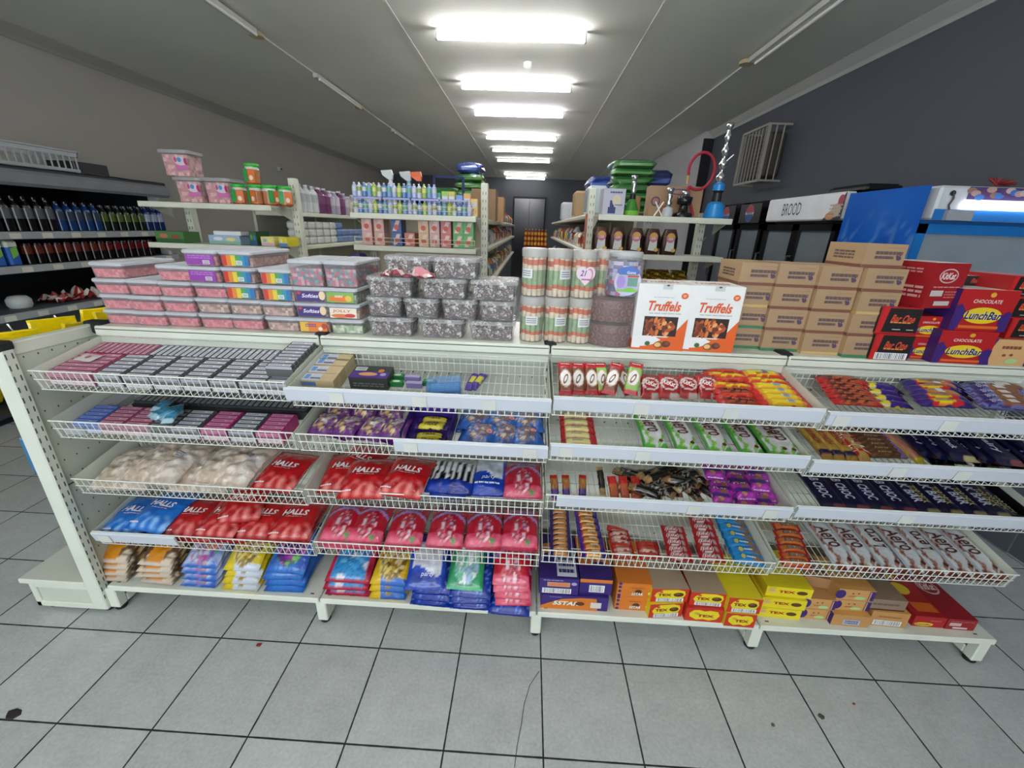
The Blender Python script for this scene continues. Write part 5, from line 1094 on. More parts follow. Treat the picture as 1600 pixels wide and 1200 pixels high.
bcart('bar_carton', 843, 905, 910, 1.315, Z0+.074, .26, .083, PU_, b_5a, 'dark purple carton with barcode on top of the orange bar carton', 0, top=lambda f: (f.rect(.45, .05, .95, .6, C('d4d4dc')), f.lines(.5, .1, .9, .5, 3, C('3c3468')), f.poly([(.05, .5), (.4, .6), (.35, .8), (.1, .75)], C('c8844c'))))
bcart('bar_carton', 907, 958, 905, 1.325, Z0+.074, .25, .08, PU_, b_5b, 'purple and orange carton with small barcode, upper layer', 0, top=lambda f: (f.rect(0, .3, 1, 1, OG), f.ell(.7, .2, .35, .2, PU_)))
for i in range(2): bcart('bar_carton', 961, 1015, 940, 1.325, Z0+i*.073, .25, .072, OG, b_5d, 'orange bar carton with purple scalloped edge, %s of two' % ('lower', 'upper')[i], 0)
bcart('bar_carton', 1013, 1068, 955, 1.3, Z0, .22, .073, TR_, b_tex, 'yellow and red bar carton with barcode, left pile, lower', .12, sides={'xn': TY, 'zp': TY})
bcart('bar_carton', 1018, 1078, 925, 1.31, Z0+.074, .22, .068, TR_, b_tex, 'yellow and red bar carton with barcode, left pile, upper', .06, sides={'xn': TY, 'xp': TY, 'zp': C('a8947c')})
bcart('bar_carton', 1070, 1128, 965, 1.29, Z0, .22, .068, TR_, b_texb, 'yellow and red bar carton with wavy panel, second pile, lower', -.03)
bcart('bar_carton', 1080, 1137, 930, 1.305, Z0+.0695, .22, .068, TR_, b_tex, 'yellow and red bar carton with barcode, second pile, upper', -.02, sides={'zp': C('a8947c')})
bcart('bar_carton', 1132, 1180, 972, 1.275, Z0, .2, .07, TR_, b_texb, 'yellow bar carton jutting over the edge, third pile, lower', -.02, sides={'xn': TY, 'zp': TY})
bcart('bar_carton', 1139, 1192, 940, 1.28, Z0+.0715, .24, .075, TR_, b_tex, 'yellow bar carton with barcode, third pile, upper', -.02, sides={'xn': TY, 'zp': TY})
for i in range(3): bcart('bar_carton', 1184+i*2, 1252+i*3, 955, 1.33+.01*(i > 1), Z0+i*.052, .22, .05, TY, b_texy, 'bright yellow bar carton in the wide pile, %s of three' % obt(i, 3), -.05)
for i in range(2): bcart('bar_carton', 1250, 1300, 960, 1.335, Z0+i*.056, .18, .054, C('b98a55'), b_nut, 'small orange and purple nut carton, left pile, %s' % ('lower', 'upper')[i], -.03)
bcart('bar_carton', 1250, 1312, 935, 1.39, Z0+.113, .15, .05, C('a07850'), None, 'orange carton with round print lying at the rear, left pile', -.2, top=lambda f: (f.ell(.4, .5, .25, .3, C('5a4038')), f.text('BS', .4, .5, .25, .3, C('d8ccc0')), f.rect(.85, 0, 1, 1, PU_)))
bcart('bar_carton', 1301, 1360, 968, 1.31, Z0, .2, .058, C('bd8a50'), b_small, 'orange carton with small white label, second pile, lowest', -.04, sides={'xn': PU_, 'zp': C('d09850')})
for i in range(2): bcart('bar_carton', 1305, 1362, 940, 1.335, Z0+.059+i*.056, .18, .054, C('b98a55'), b_nut, 'small orange and purple nut carton, second pile, %s' % ('middle', 'topmost')[i], -.03, sides={'zp': C('d09850')})
bcart('bar_carton', 1362, 1420, 965, 1.32, Z0, .2, .075, C('bd8a50'), b_nutb, 'orange carton with wide barcode, third pile, lower', -.05, sides={'zp': C('d09850')})
bcart('bar_carton', 1365, 1424, 930, 1.33, Z0+.0765, .18, .055, C('8c7460'), lambda f: (f.lines(.1, .4, .8, .7, 1, C('6c5848')), f.rect(0, 0, 1, .1, C('40281c'))), 'dull brown carton in the third pile, upper', -.03)
bcart('bar_carton', 1436, 1487, 955, 1.33, Z0, .24, .055, C('a5151a'), b_redl, 'red chocolate carton with yellow oval, right end of base shelf', -.02, top=lambda f: (f.ell(.35, .6, .3, .14, YEL), f.rect(.2, .1, .9, .3, C('d0601c')), f.ell(.4, .9, .2, .07, C('d8b020'))))
bcart('bar_carton', 1489, 1536, 958, 1.325, Z0, .26, .055, C('931820'), b_redk, 'dark red wafer carton, last on the base shelf', -.02, top=lambda f: (f.ell(.45, .65, .36, .17, C('d0b0ac')), f.ell(.45, .65, .31, .14, C('931820')), f.text('KitKat', .45, .65, .55, .15, C('e8d8d4'), .2, .05)))
# ================================================================ LEFT: OPEN DRINKS COOLER
cl = empty('open_cooler', (-4.1, 2.9, 0)); CLO = Vector((-4.1, 2.9, 0))
tag(cl, 'long dark open-front drinks cooler along the left wall', 'cooler')
def cpart(name, mb, m=None, parent=None):
    mb.v = [tuple(Vector(q)-CLO) for q in mb.v]; return mb.build(name, m or DULL(), parent or cl)
Y0c, Y1c = .9, 4.38; DK = C('1a1b20')
cpart('back_panel', MB().box((-4.6, Y0c, .1), (-4.5, Y1c, 1.98), DK).box((-4.5, Y0c, .3), (-4.47, Y1c, .93), C('6c6e70')))
cpart('canopy', MB().bbox((-4.6, Y0c, 1.86), (-3.62, Y1c, 1.93), C('3a3b40')).bbox((-3.68, Y0c, 1.80), (-3.58, Y1c, 1.905), C('7c7e82'), .02))  # front lip coloured paler to carry the glare on the canopy
for y in (Y0c, Y1c-.04): cpart('end_panel', MB().box((-4.6, y, 0), (-4.2, y+.04, 1.9), C('c9c9c8')).box((-4.2, y, .9), (-3.72, y+.04, 1.9), C('c9c9c8')).box((-4.55, y-.004, .9), (-3.8, y, 1.85), C('1c1d22')))
for z in (1.49, 1.262, .945):
    s_ = cpart('shelf', MB().box((-4.5, Y0c+.04, z-.02), (-3.64, Y1c-.04, z), C('54565a')))
    e = MB().bbox((-3.645, Y0c+.04, z-.045), (-3.62, Y1c-.04, z+.006), C('9a9c9e'), .004)
    for k in range(9): e.box((-3.6205, 2.5+k*.21, z-.04), (-3.6185, 2.57+k*.21, z-.004), C('c9c8b8'))
    cpart('price_rail', e)
cpart('lower_well', MB().box((-4.6, Y0c, 0), (-4.2, Y1c, .06), C('14161f')).box((-4.55, Y0c, .06), (-4.5, Y1c, .93), C('101426')).bbox((-4.55, Y0c, .06), (-4.15, Y1c, .1), C('3c3e44')))
fm = MB(); V = []; nY = 40; cs = []
for j in range(nY+1):
    for i in range(7):
        y = 2.0+(Y1c-2.0)*j/nY; x = -3.6-.5*i/6; z = 1.936+.014*abs(noise.noise(Vector((y*5, x*9, 1))))+(.0 if i else -.01); V.append((x, y, z))
for j in range(nY):
    for i in range(6): a = j*7+i; fm.add([V[a], V[a+7], V[a+8], V[a+1]], [(0, 1, 2, 3)], C('4c4d50'), 0, True)
o = fm.build('plastic_sheet', mat('grey_sheet', .18, bump=.8, bscale=12, dist=.01)); tag(o, 'crinkled grey plastic sheet over the cooler canopy', 'sheet')
def bottle(h, r, liquid, label, cap, name='bottle', lz=(.38, .68)):
    b = MB(); pr = [(r*.85, 0), (r, h*.04), (r, h*lz[0]), (r*1.01, h*lz[0]), (r*1.01, h*lz[1]), (r, h*lz[1]), (r*.92, h*.75), (r*.42, h*.88), (r*.36, h*.93), (r*.42, h*.93), (r*.42, h)]
    cs_ = [liquid, liquid, label, label, label, liquid, liquid, liquid, cap, cap]
    b.lathe(pr, cs_, n=12); return b.build(name, GLOSS(), mesh_only=True)
BT = {'clear': bottle(.3, .045, C('8a9896'), C('8fc0b0'), C('4f9c88')), 'redcap': bottle(.29, .042, C('4c4c4c'), C('a8463c'), C('a82c2c')),
      'black': bottle(.24, .033, C('08080a'), C('55545a'), C('16161a')), 'blue': bottle(.22, .033, C('0f3468'), C('343e50'), C('1c1e22')), 'green': bottle(.21, .031, C('0e1c0e'), C('4c5c28'), C('4c5054')),
      'bluewhite': bottle(.22, .036, C('10285c'), C('8c98ac'), C('1c2034')), 'cola': bottle(.2, .03, C('0a0707'), C('5c2418'), C('7c7c7c')), 'colared': bottle(.2, .032, C('0e080a'), C('5c0e16'), C('7c141c'))}
BDESC = {'clear': 'tall clear bottle with green label', 'redcap': 'bottle with red cap', 'black': 'dark bottle with pale label', 'blue': 'blue drink bottle', 'green': 'small bottle with lime green label', 'bluewhite': 'blue bottle with white band', 'cola': 'small dark bottle with orange label', 'colared': 'small dark bottle with red label and cap'}
seq = ['clear', 'clear', 'redcap']+['black']*6+['blue']*5+['green']*6+['bluewhite']*3
y = 2.62; cnt = {}
for i, k in enumerate(seq):
    st = .1 if k in ('clear', 'redcap') else .072
    cnt[k] = cnt.get(k, 0)+1
    for rr_ in range(2): put('bottle', BT[k], (-3.69-rr_*.09, y, 1.491), i*.7, '%s, upper cooler shelf, %s of its kind, %s row' % (BDESC[k], ORD[cnt[k]-1], ('front', 'back')[rr_]), 'bottle', 'drinks in the open cooler')
    y += st
seq = ['cola']*9+['colared']*7; y = 3.05; cnt = {}
for i, k in enumerate(seq):
    cnt[k] = cnt.get(k, 0)+1
    for rr_ in range(2): put('bottle', BT[k], (-3.69-rr_*.08, y, 1.263), i*.7, '%s, lower cooler shelf, %s of kind, %s row' % (BDESC[k], ORD[cnt[k]-1], ('front', 'back')[rr_]), 'bottle', 'drinks in the open cooler')
    y += .07
jb_ = MB().bbox((-.04, -.04, 0), (.04, .04, .17), C('1d5cae'), .012).bbox((-.042, -.042, .12), (.042, .042, .175), C('c8d4c0'), .012)
f = Face(jb_, (.042, -.04, 0), (0, 1, 0), (0, 0, 1), .08, .17); f.poly([(.2, .3), (.8, .45), (.8, .8), (.2, .7)], C('7ab84a')); jm = jb_.build('juice_carton', CARD(), mesh_only=True)
for i in range(5): put('juice_carton', jm, (-3.7, 2.56+i*.095, 1.263), .1, 'blue and green juice carton on the lower cooler shelf, %s' % olr(i, 5), 'juice carton', 'juice cartons in the cooler')
p_ = atx(33, 480, -3.85); b = MB().lathe([(.06, 0), (.07, .02), (.07, .06), (.05, .085), (.02, .09)], C('c9cdc8'), n=14); o = b.build('white_tub', PLASTIC()); o.location = (-3.85, p_.y, .946); tag(o, 'round white tub on the lowest cooler shelf', 'tub')
p_ = atx(118, 465, -3.8)
o = crumple(.22, .34, [C('c03a34'), C('d8d0c4'), C('a82c28'), C('c8b8a0')], 6, .07).build('plastic_bag', FILM()); o.location = (-3.85, p_.y, .946); tag(o, 'crumpled red and white plastic bag on lowest cooler shelf', 'bag')
# crate and box on top of the cooler
cr_ = empty('white_crate', (-4.15, 0, 1.94)); p0, p1 = atx(-60, 240, -3.95), atx(126, 262, -3.95); L_ = p1.y-p0.y; cw = C('b9bcbd'); H_ = .17; D_ = .32
c = MB()
for z0, z1, e in ((0, .03, 0), (H_-.045, H_-.01, .006), (H_-.01, H_, .018)):
    c.box((-D_/2-e, -L_/2-e, z0), (D_/2+e, -L_/2+.008, z1), cw).box((-D_/2-e, L_/2-.008, z0), (D_/2+e, L_/2+e, z1), cw).box((-D_/2-e, -L_/2, z0), (-D_/2+.008, L_/2, z1), cw).box((D_/2-.008, -L_/2, z0), (D_/2+e, L_/2, z1), cw)
c.box((-D_/2, -L_/2, 0), (D_/2, L_/2, .006), cw); c.build('frame', PLASTIC(), cr_)
c = MB(); n = 16
for i in range(n):
    y = -L_/2+.02+(L_-.04)*i/(n-1)
    for x in (-D_/2+.002, D_/2-.006): c.box((x, y-.006, .03), (x+.004, y+.006, H_-.045), cw)
for i in range(9):
    x = -D_/2+.02+(D_-.04)*i/8
    for yy in (-L_/2+.002, L_/2-.006): c.box((x-.006, yy, .03), (x+.006, yy+.004, H_-.045), cw)
c.build('slats', PLASTIC(), cr_); cr_.location = (-3.95-D_/2, (p0.y+p1.y)/2, 1.955)
tag(cr_, 'white slatted plastic crate standing on top of the cooler', 'crate')
p_ = atx(143, 262, -4.0); o = MB().bbox((-.12, -.16, 0), (.12, .16, .1), C('212227')).build('dark_box', CARD()); o.location = (-4.12, p_.y, 1.955); tag(o, 'flat dark box right of the white crate', 'box')
cm = MB().box((0, -.03, -.03), (.05, .03, .03), C('c9c9c5')).lathe([(.001, 0), (.001, 0)], C('111111'), n=4); cm.box((.05, -.014, -.014), (.062, .014, .014), C('111214'))
o = cm.build('wall_socket', PLASTIC()); p_ = atx(436, 264, XW0+.01); o.location = (XW0, p_.y, p_.z); tag(o, 'small white socket with black plug on the left wall', 'socket')
# ================================================================ yellow bags hanging on the far side of the end display
YBG = P(pillow(.16, .19, .035, lambda u, v: mixc(C('f6dc08'), C('e4c804'), .4+nn(u, v, 5, 1)), [lambda f: f.lines(.2, .4, .8, .6, 2, C('8c7a10'))], seed=91, nx=12, ny=14), .13, .17)
TBG = P(pillow(.12, .16, .03, lambda u, v: mixc(C('3c8cac'), C('a0c0cc'), .5+nn(u, v, 5, 1)) if v > .15 else C('1c6c9c'), (), seed=92, nx=12, ny=14), .12, .16)
OBG = P(pillow(.12, .18, .03, lambda u, v: mixc(C('d8b838'), C('d8a088'), .5+nn(u, v, 5, 1)), (), seed=93, nx=12, ny=14), .12, .18)
k = 0
for iy, y in enumerate((1.42, 1.6, 1.78, 1.93)):
    hk = MB().tube([(-1.825, y, 1.16), (-2.12, y, 1.17), (-2.135, y, 1.2)], .004, C('b9bcb8'), 6); o = hk.build('peg_hook', METAL()); tag(o, 'long peg hook on the end display, %s from the front' % ORD[iy], 'hook', 'peg hooks on the end display')
    for j in range(2):
        o = link('yellow_bag', YBG); o.rotation_euler = (PI/2-.0, 0, PI/2+.12*(-1)**j+0); o.rotation_euler = (PI/2+.12*(-1)**(iy+j), .1*(j-1.5), -PI/2+.2*(-1)**j); o.location = (-1.87-j*.065, y+.008*(j % 2), 1.205-.19+(.014 if j % 2 else 0)+.012*iy); tag(o, 'yellow snack bag on the %s hook, %s from the panel' % (ORD[iy], ORD[j]), 'bag', 'yellow bags on the end display'); k += 1
for i in range(6):
    o = link('yellow_bag', YBG); o.rotation_euler = (1.1, 0, -PI/2+.2*(-1)**i); o.location = (-4.32+.03*(i % 2), 2.3+i*.16, .135); tag(o, 'yellow snack bag standing in the bottom of the open cooler, %s from front' % ORD[i], 'bag', 'yellow bags in the cooler bottom')
for i, (px, py, X, me, l) in enumerate(((50, 745, -1.86, TBG, 'pale blue bag peeking out left of the slotted post'), (72, 797, -1.835, OBG, 'yellow and pink packet peeking out beside the slotted post, lowest'))):
    p_ = atx(px, py, X); o = link('hanging_bag', me); o.rotation_euler = (PI/2, 0, -PI/2); o.location = (X, max(p_.y+.06, 1.36), p_.z); tag(o, l, 'bag')
# ================================================================ REAR GONDOLAS
GW = C('d3d4c2'); GW2 = C('b9baab')
def gondola(name, loc, label, posts, shelves, run=None, back=None, fence=()):
    root = empty(name, loc); L0 = Vector(loc); tag(root, label, 'shelving')
    def pt(nm, mb, m=None, parent=None): mb.v = [tuple(Vector(q)-L0) for q in mb.v]; return mb.build(nm, m or ENAMEL(), parent or root)
    for x, y, z1 in posts:
        b = MB().bbox((x-.025, y-.03, 0), (x+.025, y+.03, z1), GW)
        z = .8
        while z < z1-.05: b.box((x-.012, y-.0315, z), (x-.008, y-.029, z+.02), C('55574c')).box((x+.008, y-.0315, z), (x+.012, y-.029, z+.02), C('55574c')); z += .05
        pt('upright', b)
    for x0, x1, y0, y1, z in shelves:
        b = MB().bbox((x0, y0, z-.035), (x1, y0+.02, z), GW).box((x0, y0+.02, z-.012), (x1, y1, z-.002), GW)
        sh = pt('shelf', b)
        for x in (x0+.004, x1-.006):
            br = MB().rings([[(x+e, y0+.02, z-.012), (x+e, y1, z-.012), (x+e, y1, z-.1)] for e in (0, .004)], GW2); br.v = [tuple(Vector(q)-L0) for q in br.v]; br.build('bracket', ENAMEL(), sh)
    if back: x0, x1, y, z0, z1 = back; pt('back_panel', MB().box((x0, y, z0), (x1, y+.01, z1), C('c8bda6')))
    for x0, x1, y, z in fence:
        f = MB()
        for zz in (z+.025, z+.05): f.tube([(x0+.01, y, zz), (x1-.01, y, zz)], .0025, C('cfc6ae'), 5)
        for i in range(4): xx = x0+.01+(x1-x0-.02)*i/3; f.tube([(xx, y, z), (xx, y, z+.055)], .003, C('cfc6ae'), 5)
        pt('wire_fence', f)
    if run:
        x, s_, y0, y1, zs, w_ = run                     # side shelves running back along one face
        for z in zs:
            a, bb = sorted((x, x-s_*w_)); pt('side_shelf', MB().bbox((a, y0, z-.03), (bb, y1, z), GW))
        pt('spine_panel', MB().box((x-s_*w_-.01, y0, 0), (x-s_*w_+.01, y1, zs[0]+.02), GW2))
        n = int((y1-y0)/.92)
        for i in range(1, n+1): pt('upright', MB().bbox((x-s_*w_-.02, y0+i*.92-.02, 0), (x-s_*w_+.02, y0+i*.92+.02, zs[0]+.015), GW))
    return root
gondola('rear_gondola', (-2.15, 3.2, 0), 'left rear gondola end with pink buckets and green-lidded jars', [(-2.5, 3.2, 1.72), (-1.70, 3.2, 1.915)],
        [(-2.62, -1.72, 2.9, 3.17, 1.725), (-2.62, -1.72, 2.9, 3.17, 1.465), (-2.62, -1.72, 2.9, 3.17, 1.2), (-2.62, -1.72, 2.88, 3.17, .2)], (-1.70, 1, 3.24, 8.3, (1.695, 1.46, 1.2, .2), .35), (-2.48, -1.72, 3.2, .2, 1.2))
X2L = at(577, 290, 3.22).x
gondola('rear_gondola', (-.8, 3.22, 0), 'middle rear gondola end with fenced shelves of bottles', [(X2L, 3.22, 1.9), (-.335, 3.22, 1.925)],
        [(-1.2, -.36, 2.92, 3.19, 1.70), (-1.195, -.36, 2.92, 3.19, 1.497), (-1.2, -.36, 2.92, 3.19, 1.25), (-1.2, -.36, 2.9, 3.19, .2)], (-.31, 1, 3.26, 8.6, (1.69, 1.49, 1.2, .2), .33), (-1.2, -.36, 3.24, .2, 1.68), ((-1.2, -.36, 2.93, 1.70), (-1.195, -.36, 2.93, 1.497)))
gondola('rear_gondola', (.85, 3.2, 0), 'right rear gondola end with water pipes on top', [(.42, 3.2, 1.915), (.83, 3.2, 1.9), (1.2, 3.2, 1.78)],
        [(.435, 1.285, 2.9, 3.17, 1.74), (.36, 1.275, 2.9, 3.17, 1.505), (.43, 1.28, 2.9, 3.17, 1.27), (.43, 1.28, 2.88, 3.17, .2)], (.40, -1, 3.24, 8.6, (1.75, 1.5, 1.2, .2), .35), None)
p_ = at(921, 335, 3.16); o = MB().box((-.008, 0, -.35), (.008, .006, .03), C('9c4a2c')).build('orange_strip', PLASTIC()); o.location = (.388, 3.155, 1.72); tag(o, 'orange-brown plastic strip beside the right rear gondola post', 'strip')
# ---- goods on the left rear end
def put_at(name, me, px, y, z, label, cat, group=None, rz=0): return put(name, me, (at(px, 600-(z-1.2)*500, y).x, y, z+.001), rz, label, cat, group)
FLP = [C('e8b0ae'), C('d99a9c'), C('edc4bf'), C('c98a8c')]
def bucket(w, d, h):
    r = empty('candyfloss_bucket'); b = MB(); b.rings([rrect(w*.82, d*.82, .03, .001), rrect(w*.97, d*.97, .035, h*.86)], C('eadfe0')); b.build('clear_body', CLEAR(), r)
    lumps(w*.76, d*.76, h*.8, FLP, .02, .006, 3, .004, .0).build('candyfloss', CANDY(), r)
    MB().rings([rrect(w, d, .035, h*.86), rrect(w*1.03, d*1.03, .035, h*.88), rrect(w*1.03, d*1.03, .035, h*.98), rrect(w*.97, d*.97, .03, h)], C('c4c0bf')).build('lid', mat('frosted_lid', .35, clear=.62), r)
    q = MB(); f = Face(q, (w*.02, -d*.47, h*.25), (1, 0, 0), (0, -.05, 1), w*.42, h*.5); f.rect(0, .0, 1, .35, C('c86ca4')); f.ell(.5, .65, .5, .33, C('d8c4d4')); f.ell(.4, .75, .16, .18, C('4c8cc0')); f.ell(.85, .65, .12, .25, C('b82c5c')); f.ell(.12, .75, .1, .2, C('c04c7c')); q.build('label', CARD(), r)
    return r
B0 = bucket(.2, .17, .155); zz = 1.7255
xb = (at(250, 300, 2.95).x+at(320, 300, 2.95).x)/2
for i, (x, z, l) in enumerate(((xb+.055, zz, 'lower of the stacked pair'), (xb+.0, zz+.157, 'topmost, standing on another'), (xb+.25, zz, 'right of the stacked pair'))):
    place_tree(B0, (x, 3.01, z), (0, .05, -.05)[i], 'clear bucket of pale pink candyfloss, '+l, 'sweet bucket', 'candyfloss buckets', i == 0)
def gjar(r_=.043, h=.125):
    r = empty('green_lid_jar'); b = MB(); b.lathe([(r_*.9, 0), (r_, .01), (r_, h*.7), (r_*.92, h*.86)], [C('a8502c'), C('b87a50'), C('c8d0c0')], n=14); b.build('jar_body', GLOSS(), r)
    MB().lathe([(r_, h*.84), (r_*1.05, h*.86), (r_*1.05, h*.99), (r_, h)], C('35b23c'), n=16).build('green_lid', PLASTIC(), r)
    q = MB(); f = Face(q, (-r_*.1, -r_-.001, h*.12), (1, 0, 0), (0, 0, 1), r_*1., h*.6); f.rect(0, 0, 1, 1, C('d8702c')); f.ell(.4, .3, .3, .2, C('e0d0b8')); f = Face(q, (-r_*.95, -r_*.8, h*.12), (1, -.3, 0), (0, 0, 1), r_*.7, h*.62); f.rect(0, 0, 1, 1, C('2c9a48')); q.build('label', CARD(), r); return r
J0 = gjar()
for i, (px, t) in enumerate(((373, 0), (399, 0), (420, 0), (436, 0), (398, 1))):
    place_tree(J0, (at(px, 300, 2.98).x, 2.99+(.06 if i == 3 else 0), zz+.126*t), (.2, -.3, 1.2, .5, 0)[i], 'small jar with bright green lid, %s' % ('leftmost in the row', 'second in the row', 'third in the row', 'rightmost in the row', 'stacked on top of another')[i], 'jar', 'green-lidded jars', i == 0)
def smallbox(w, d, h, col, front, name='small_box'): return carton(w, d, h, col, front, name=name)
fb = lambda a, b_, c_: (lambda f: (f.rect(0, 0, 1, .35, a), f.ell(.3, .6, .15, .2, b_), f.ell(.7, .55, .15, .2, c_)))
for i, (px, w_, h_, col, fr, z, l) in enumerate(((265, .2, .07, C('4a7a3c'), fb(C('2c5a2c'), C('b86c50'), C('8c4c3c')), 1.466, 'green food carton at left end of the middle shelf'),
        (350, .22, .06, C('9cb4c8'), fb(C('88b09c'), C('d8d8e8'), C('e0d488')), 1.466, 'pale blue egg-print carton under the flat white box'), (356, .19, .025, C('dcdee2'), None, 1.527, 'flat white box on the pale blue carton'),
        (395, .05, .09, C('2c5c34'), fb(C('1c4c6c'), C('6c9c3c'), C('3c7cac')), 1.466, 'dark green and blue narrow packet'), (417, .09, .06, C('dcd07c'), fb(C('c8a8b0'), C('7ca8c8'), C('e8dc6c')), 1.466, 'cream patterned carton beside the dark packet'), (441, .06, .06, C('d8cc30'), fb(C('4c7cb8'), C('d8d8c0'), C('d8cc30')), 1.466, 'yellow and blue carton next to the slotted post'))):
    put('food_carton', smallbox(w_, .15, h_, col, fr, 'food_carton'), (at(px, 370, 2.94).x, 2.94, z), 0, l, 'carton')
# ---- goods along the +X face of the left run (detergent bottles, rolls)
DT = [bottle(.2, .045, C('5c8c70'), C('a8b4a8'), C('c8ccc8'), 'detergent_bottle'), bottle(.2, .04, C('c8cacc'), C('b4b8bc'), C('d0d0d4'), 'detergent_bottle'), bottle(.2, .05, C('6c3c60'), C('7c4c70'), C('d0ccd4'), 'detergent_bottle'), bottle(.19, .045, C('a8a0b4'), C('c8c4cc'), C('dcdcdc'), 'detergent_bottle'), bottle(.17, .045, C('b8ac94'), C('c8c0b0'), C('dcdcdc'), 'detergent_bottle')]
DN = ['green', 'white', 'purple', 'lilac', 'cream']
ys = 3.32
for i in range(14):
    k = (0, 1, 1, 1, 2, 2, 3, 3, 2, 3, 4, 3, 4, 4)[i]; put('detergent_bottle', DT[k], (-1.78, ys, 1.697), 0, '%s detergent bottle on the left run, %s from the post' % (DN[k], ORD[i]), 'bottle', 'detergent bottles on the left run'); ys += .1
RL = MB().bbox((-.06, -.05, 0), (.06, .05, .055), C('cfd2cc'), .012).build('tissue_pack', FILM(), mesh_only=True); BL2 = MB().bbox((-.06, -.06, 0), (.06, .06, .055), C('7890b8'), .012).build('tissue_pack', FILM(), mesh_only=True)
for i in range(10):
    for t in range(3 if i < 6 else 2): put('tissue_pack', RL if i < 5 else BL2, (-1.78, 3.32+i*.125, 1.462+t*.057), .02, '%s tissue pack on the left run, %s from post, %s' % ('white' if i < 5 else 'blue', ORD[i], obt(t, 3)), 'tissue pack', 'tissue packs on the left run')
for i, (px, col, h_, l) in enumerate(((535, C('a8c04c'), .11, 'lime green bottle with white cap'), (552, C('6c3c94'), .14, 'purple and white carton'), (566, C('4c2c7c'), .13, 'dark purple carton'), (584, C('c85a2c'), .1, 'orange round packet'))):
    me = carton(.06, .06, h_, col, lambda f: f.rect(.1, .3, .9, .6, (.7, .7, .72)), name='household_pack'); put('household_pack', me, (-1.76, atx(px, 395, -1.76).y, 1.202), 0, l+' low on the left run', 'pack')
# ---- goods on the middle rear end
CB = [(C('c8cad8'), C('8fa858'), C('d0d050')), (C('a8b4dc'), C('c8c8d0'), C('b4a0c8')), (C('7c9cc8'), C('6cac8c'), C('d8d8d8')), (C('5c84b4'), C('c8ccd4'), C('8cb8b0'))]
SBT = [bottle(.085, .0165, a, b_, C('dcdce0'), 'small_bottle') for a, b_, c_ in CB]+[bottle(.085, .0165, C('9cb85c'), C('d0d07c'), C('dcdcb0'), 'small_bottle')]
xa, xb_ = -1.17, -.41; n = 24
for t in range(2):
    b = None
    for i in range(n):
        x = xa+(xb_-xa)*i/(n-1)
        if t == 1 and x > -.62: continue
        put('small_bottle', SBT[(i*3+t) % 4 if i % 5 != 4 else 4], (x, 2.965, 1.701+t*.1), 0, 'small pastel bottle on the fenced shelf, %s from left, %s tier' % (num(i), ('lower', 'upper')[t]), 'bottle', 'small bottles on the fenced shelf')
for i in range(4):
    me = MB().box((-.09, -.02, 0), (.09, .02, .012), C('a0a4d8')).build('bottle_tray', CARD(), mesh_only=True); put('bottle_tray', me, (-1.08+i*.19-.0, 2.965, 1.787), 0, 'lilac card tray under the upper small bottles, %s' % olr(i, 4), 'tray', 'lilac bottle trays')
def spray(col, head):
    r = empty('spray_bottle'); MB().lathe([(.035, 0), (.038, .02), (.038, .14), (.014, .19), (.012, .215)], col, n=14).build('body', GLOSS(), r)
    MB().rings([[(-.014, -.012, .21), (.014, -.012, .21), (.014, .012, .21), (-.014, .012, .21)], [(-.05, -.014, .235), (.018, -.014, .24), (.018, .014, .24), (-.05, .014, .235)], [(-.06, -.012, .262), (.01, -.012, .268), (.01, .012, .268), (-.06, .012, .262)]], head).build('trigger_head', PLASTIC(), r); return r
for i, (px, col, hd, l) in enumerate(((612, C('c9cdd0'), C('c4c8c4'), 'spray bottle with large white trigger head'), (640, C('8cacbc'), C('b8bcbc'), 'spray bottle with small grey trigger head'), (656, C('141416'), C('d8602c'), 'black spray bottle with orange trigger head'))):
    s_ = spray(col, hd); s_.location = (at(px, 320, 3.05).x, 3.06, 1.701-(.0, .02, .0)[i]+(.02 if i == 1 else 0)); s_.scale = (1, 1, 1.0 if i != 0 else 1.02); tag(s_, l+' behind the small bottles', 'spray bottle', None)
for i, (px, h_, col) in enumerate(((672, .16, 'a8a8d8'), (684, .14, '58a888'), (696, .15, '9cc060'), (706, .15, 'c8b85c'), (718, .13, '6c94c8'), (730, .14, 'd8a05c'), (741, .11, 'e0c074'))):
    me = carton(.045, .06, h_, C(col), lambda f: (f.rect(.1, .55, .9, .8, (.6, .6, .65)), f.ell(.5, .3, .3, .15, C('d89050'))), name='soap_carton'); put('soap_carton', me, (at(px, 320, 3.01).x, 3.0, 1.701), 0, 'small colourful soap carton on the fenced shelf, %s of seven' % olr(i, 7), 'carton', 'soap cartons on the fenced shelf')
SOAP = [('571', .1, 'd8a8a4', 0), ('590', .1, 'd4a89c', 0), ('617', .08, '4c64a0', 0), ('637', .05, 'c87c6c', 0), ('659', .09, 'd8b48c', 0), ('676', .09, 'c8a8a8', 0), ('694', .09, 'c87c7c', 0), ('713', .1, '6cac6c', 0), ('729', .1, '6cac6c', 0)]
for i, (px, h_, col, _) in enumerate(SOAP):
    me = carton(.068, .12, .085, C(col), lambda f: (f.poly([(.1, .1), (.5, .9), (.9, .9), (.5, .1)], C('e0c4bc')), f.ell(.5, .4, .25, .2, C('c8604c'))), name='soap_box')
    for t in range(1 if i == 3 else 2): put('soap_box', me, (at(int(px)+3, 365, 2.97).x, 2.965, 1.498+t*.086), 0, 'pinkish soap box on the second fenced shelf, %s column, %s' % (olr(i, 9), ('lower', 'upper')[t]), 'soap box', 'soap boxes on the second fenced shelf')
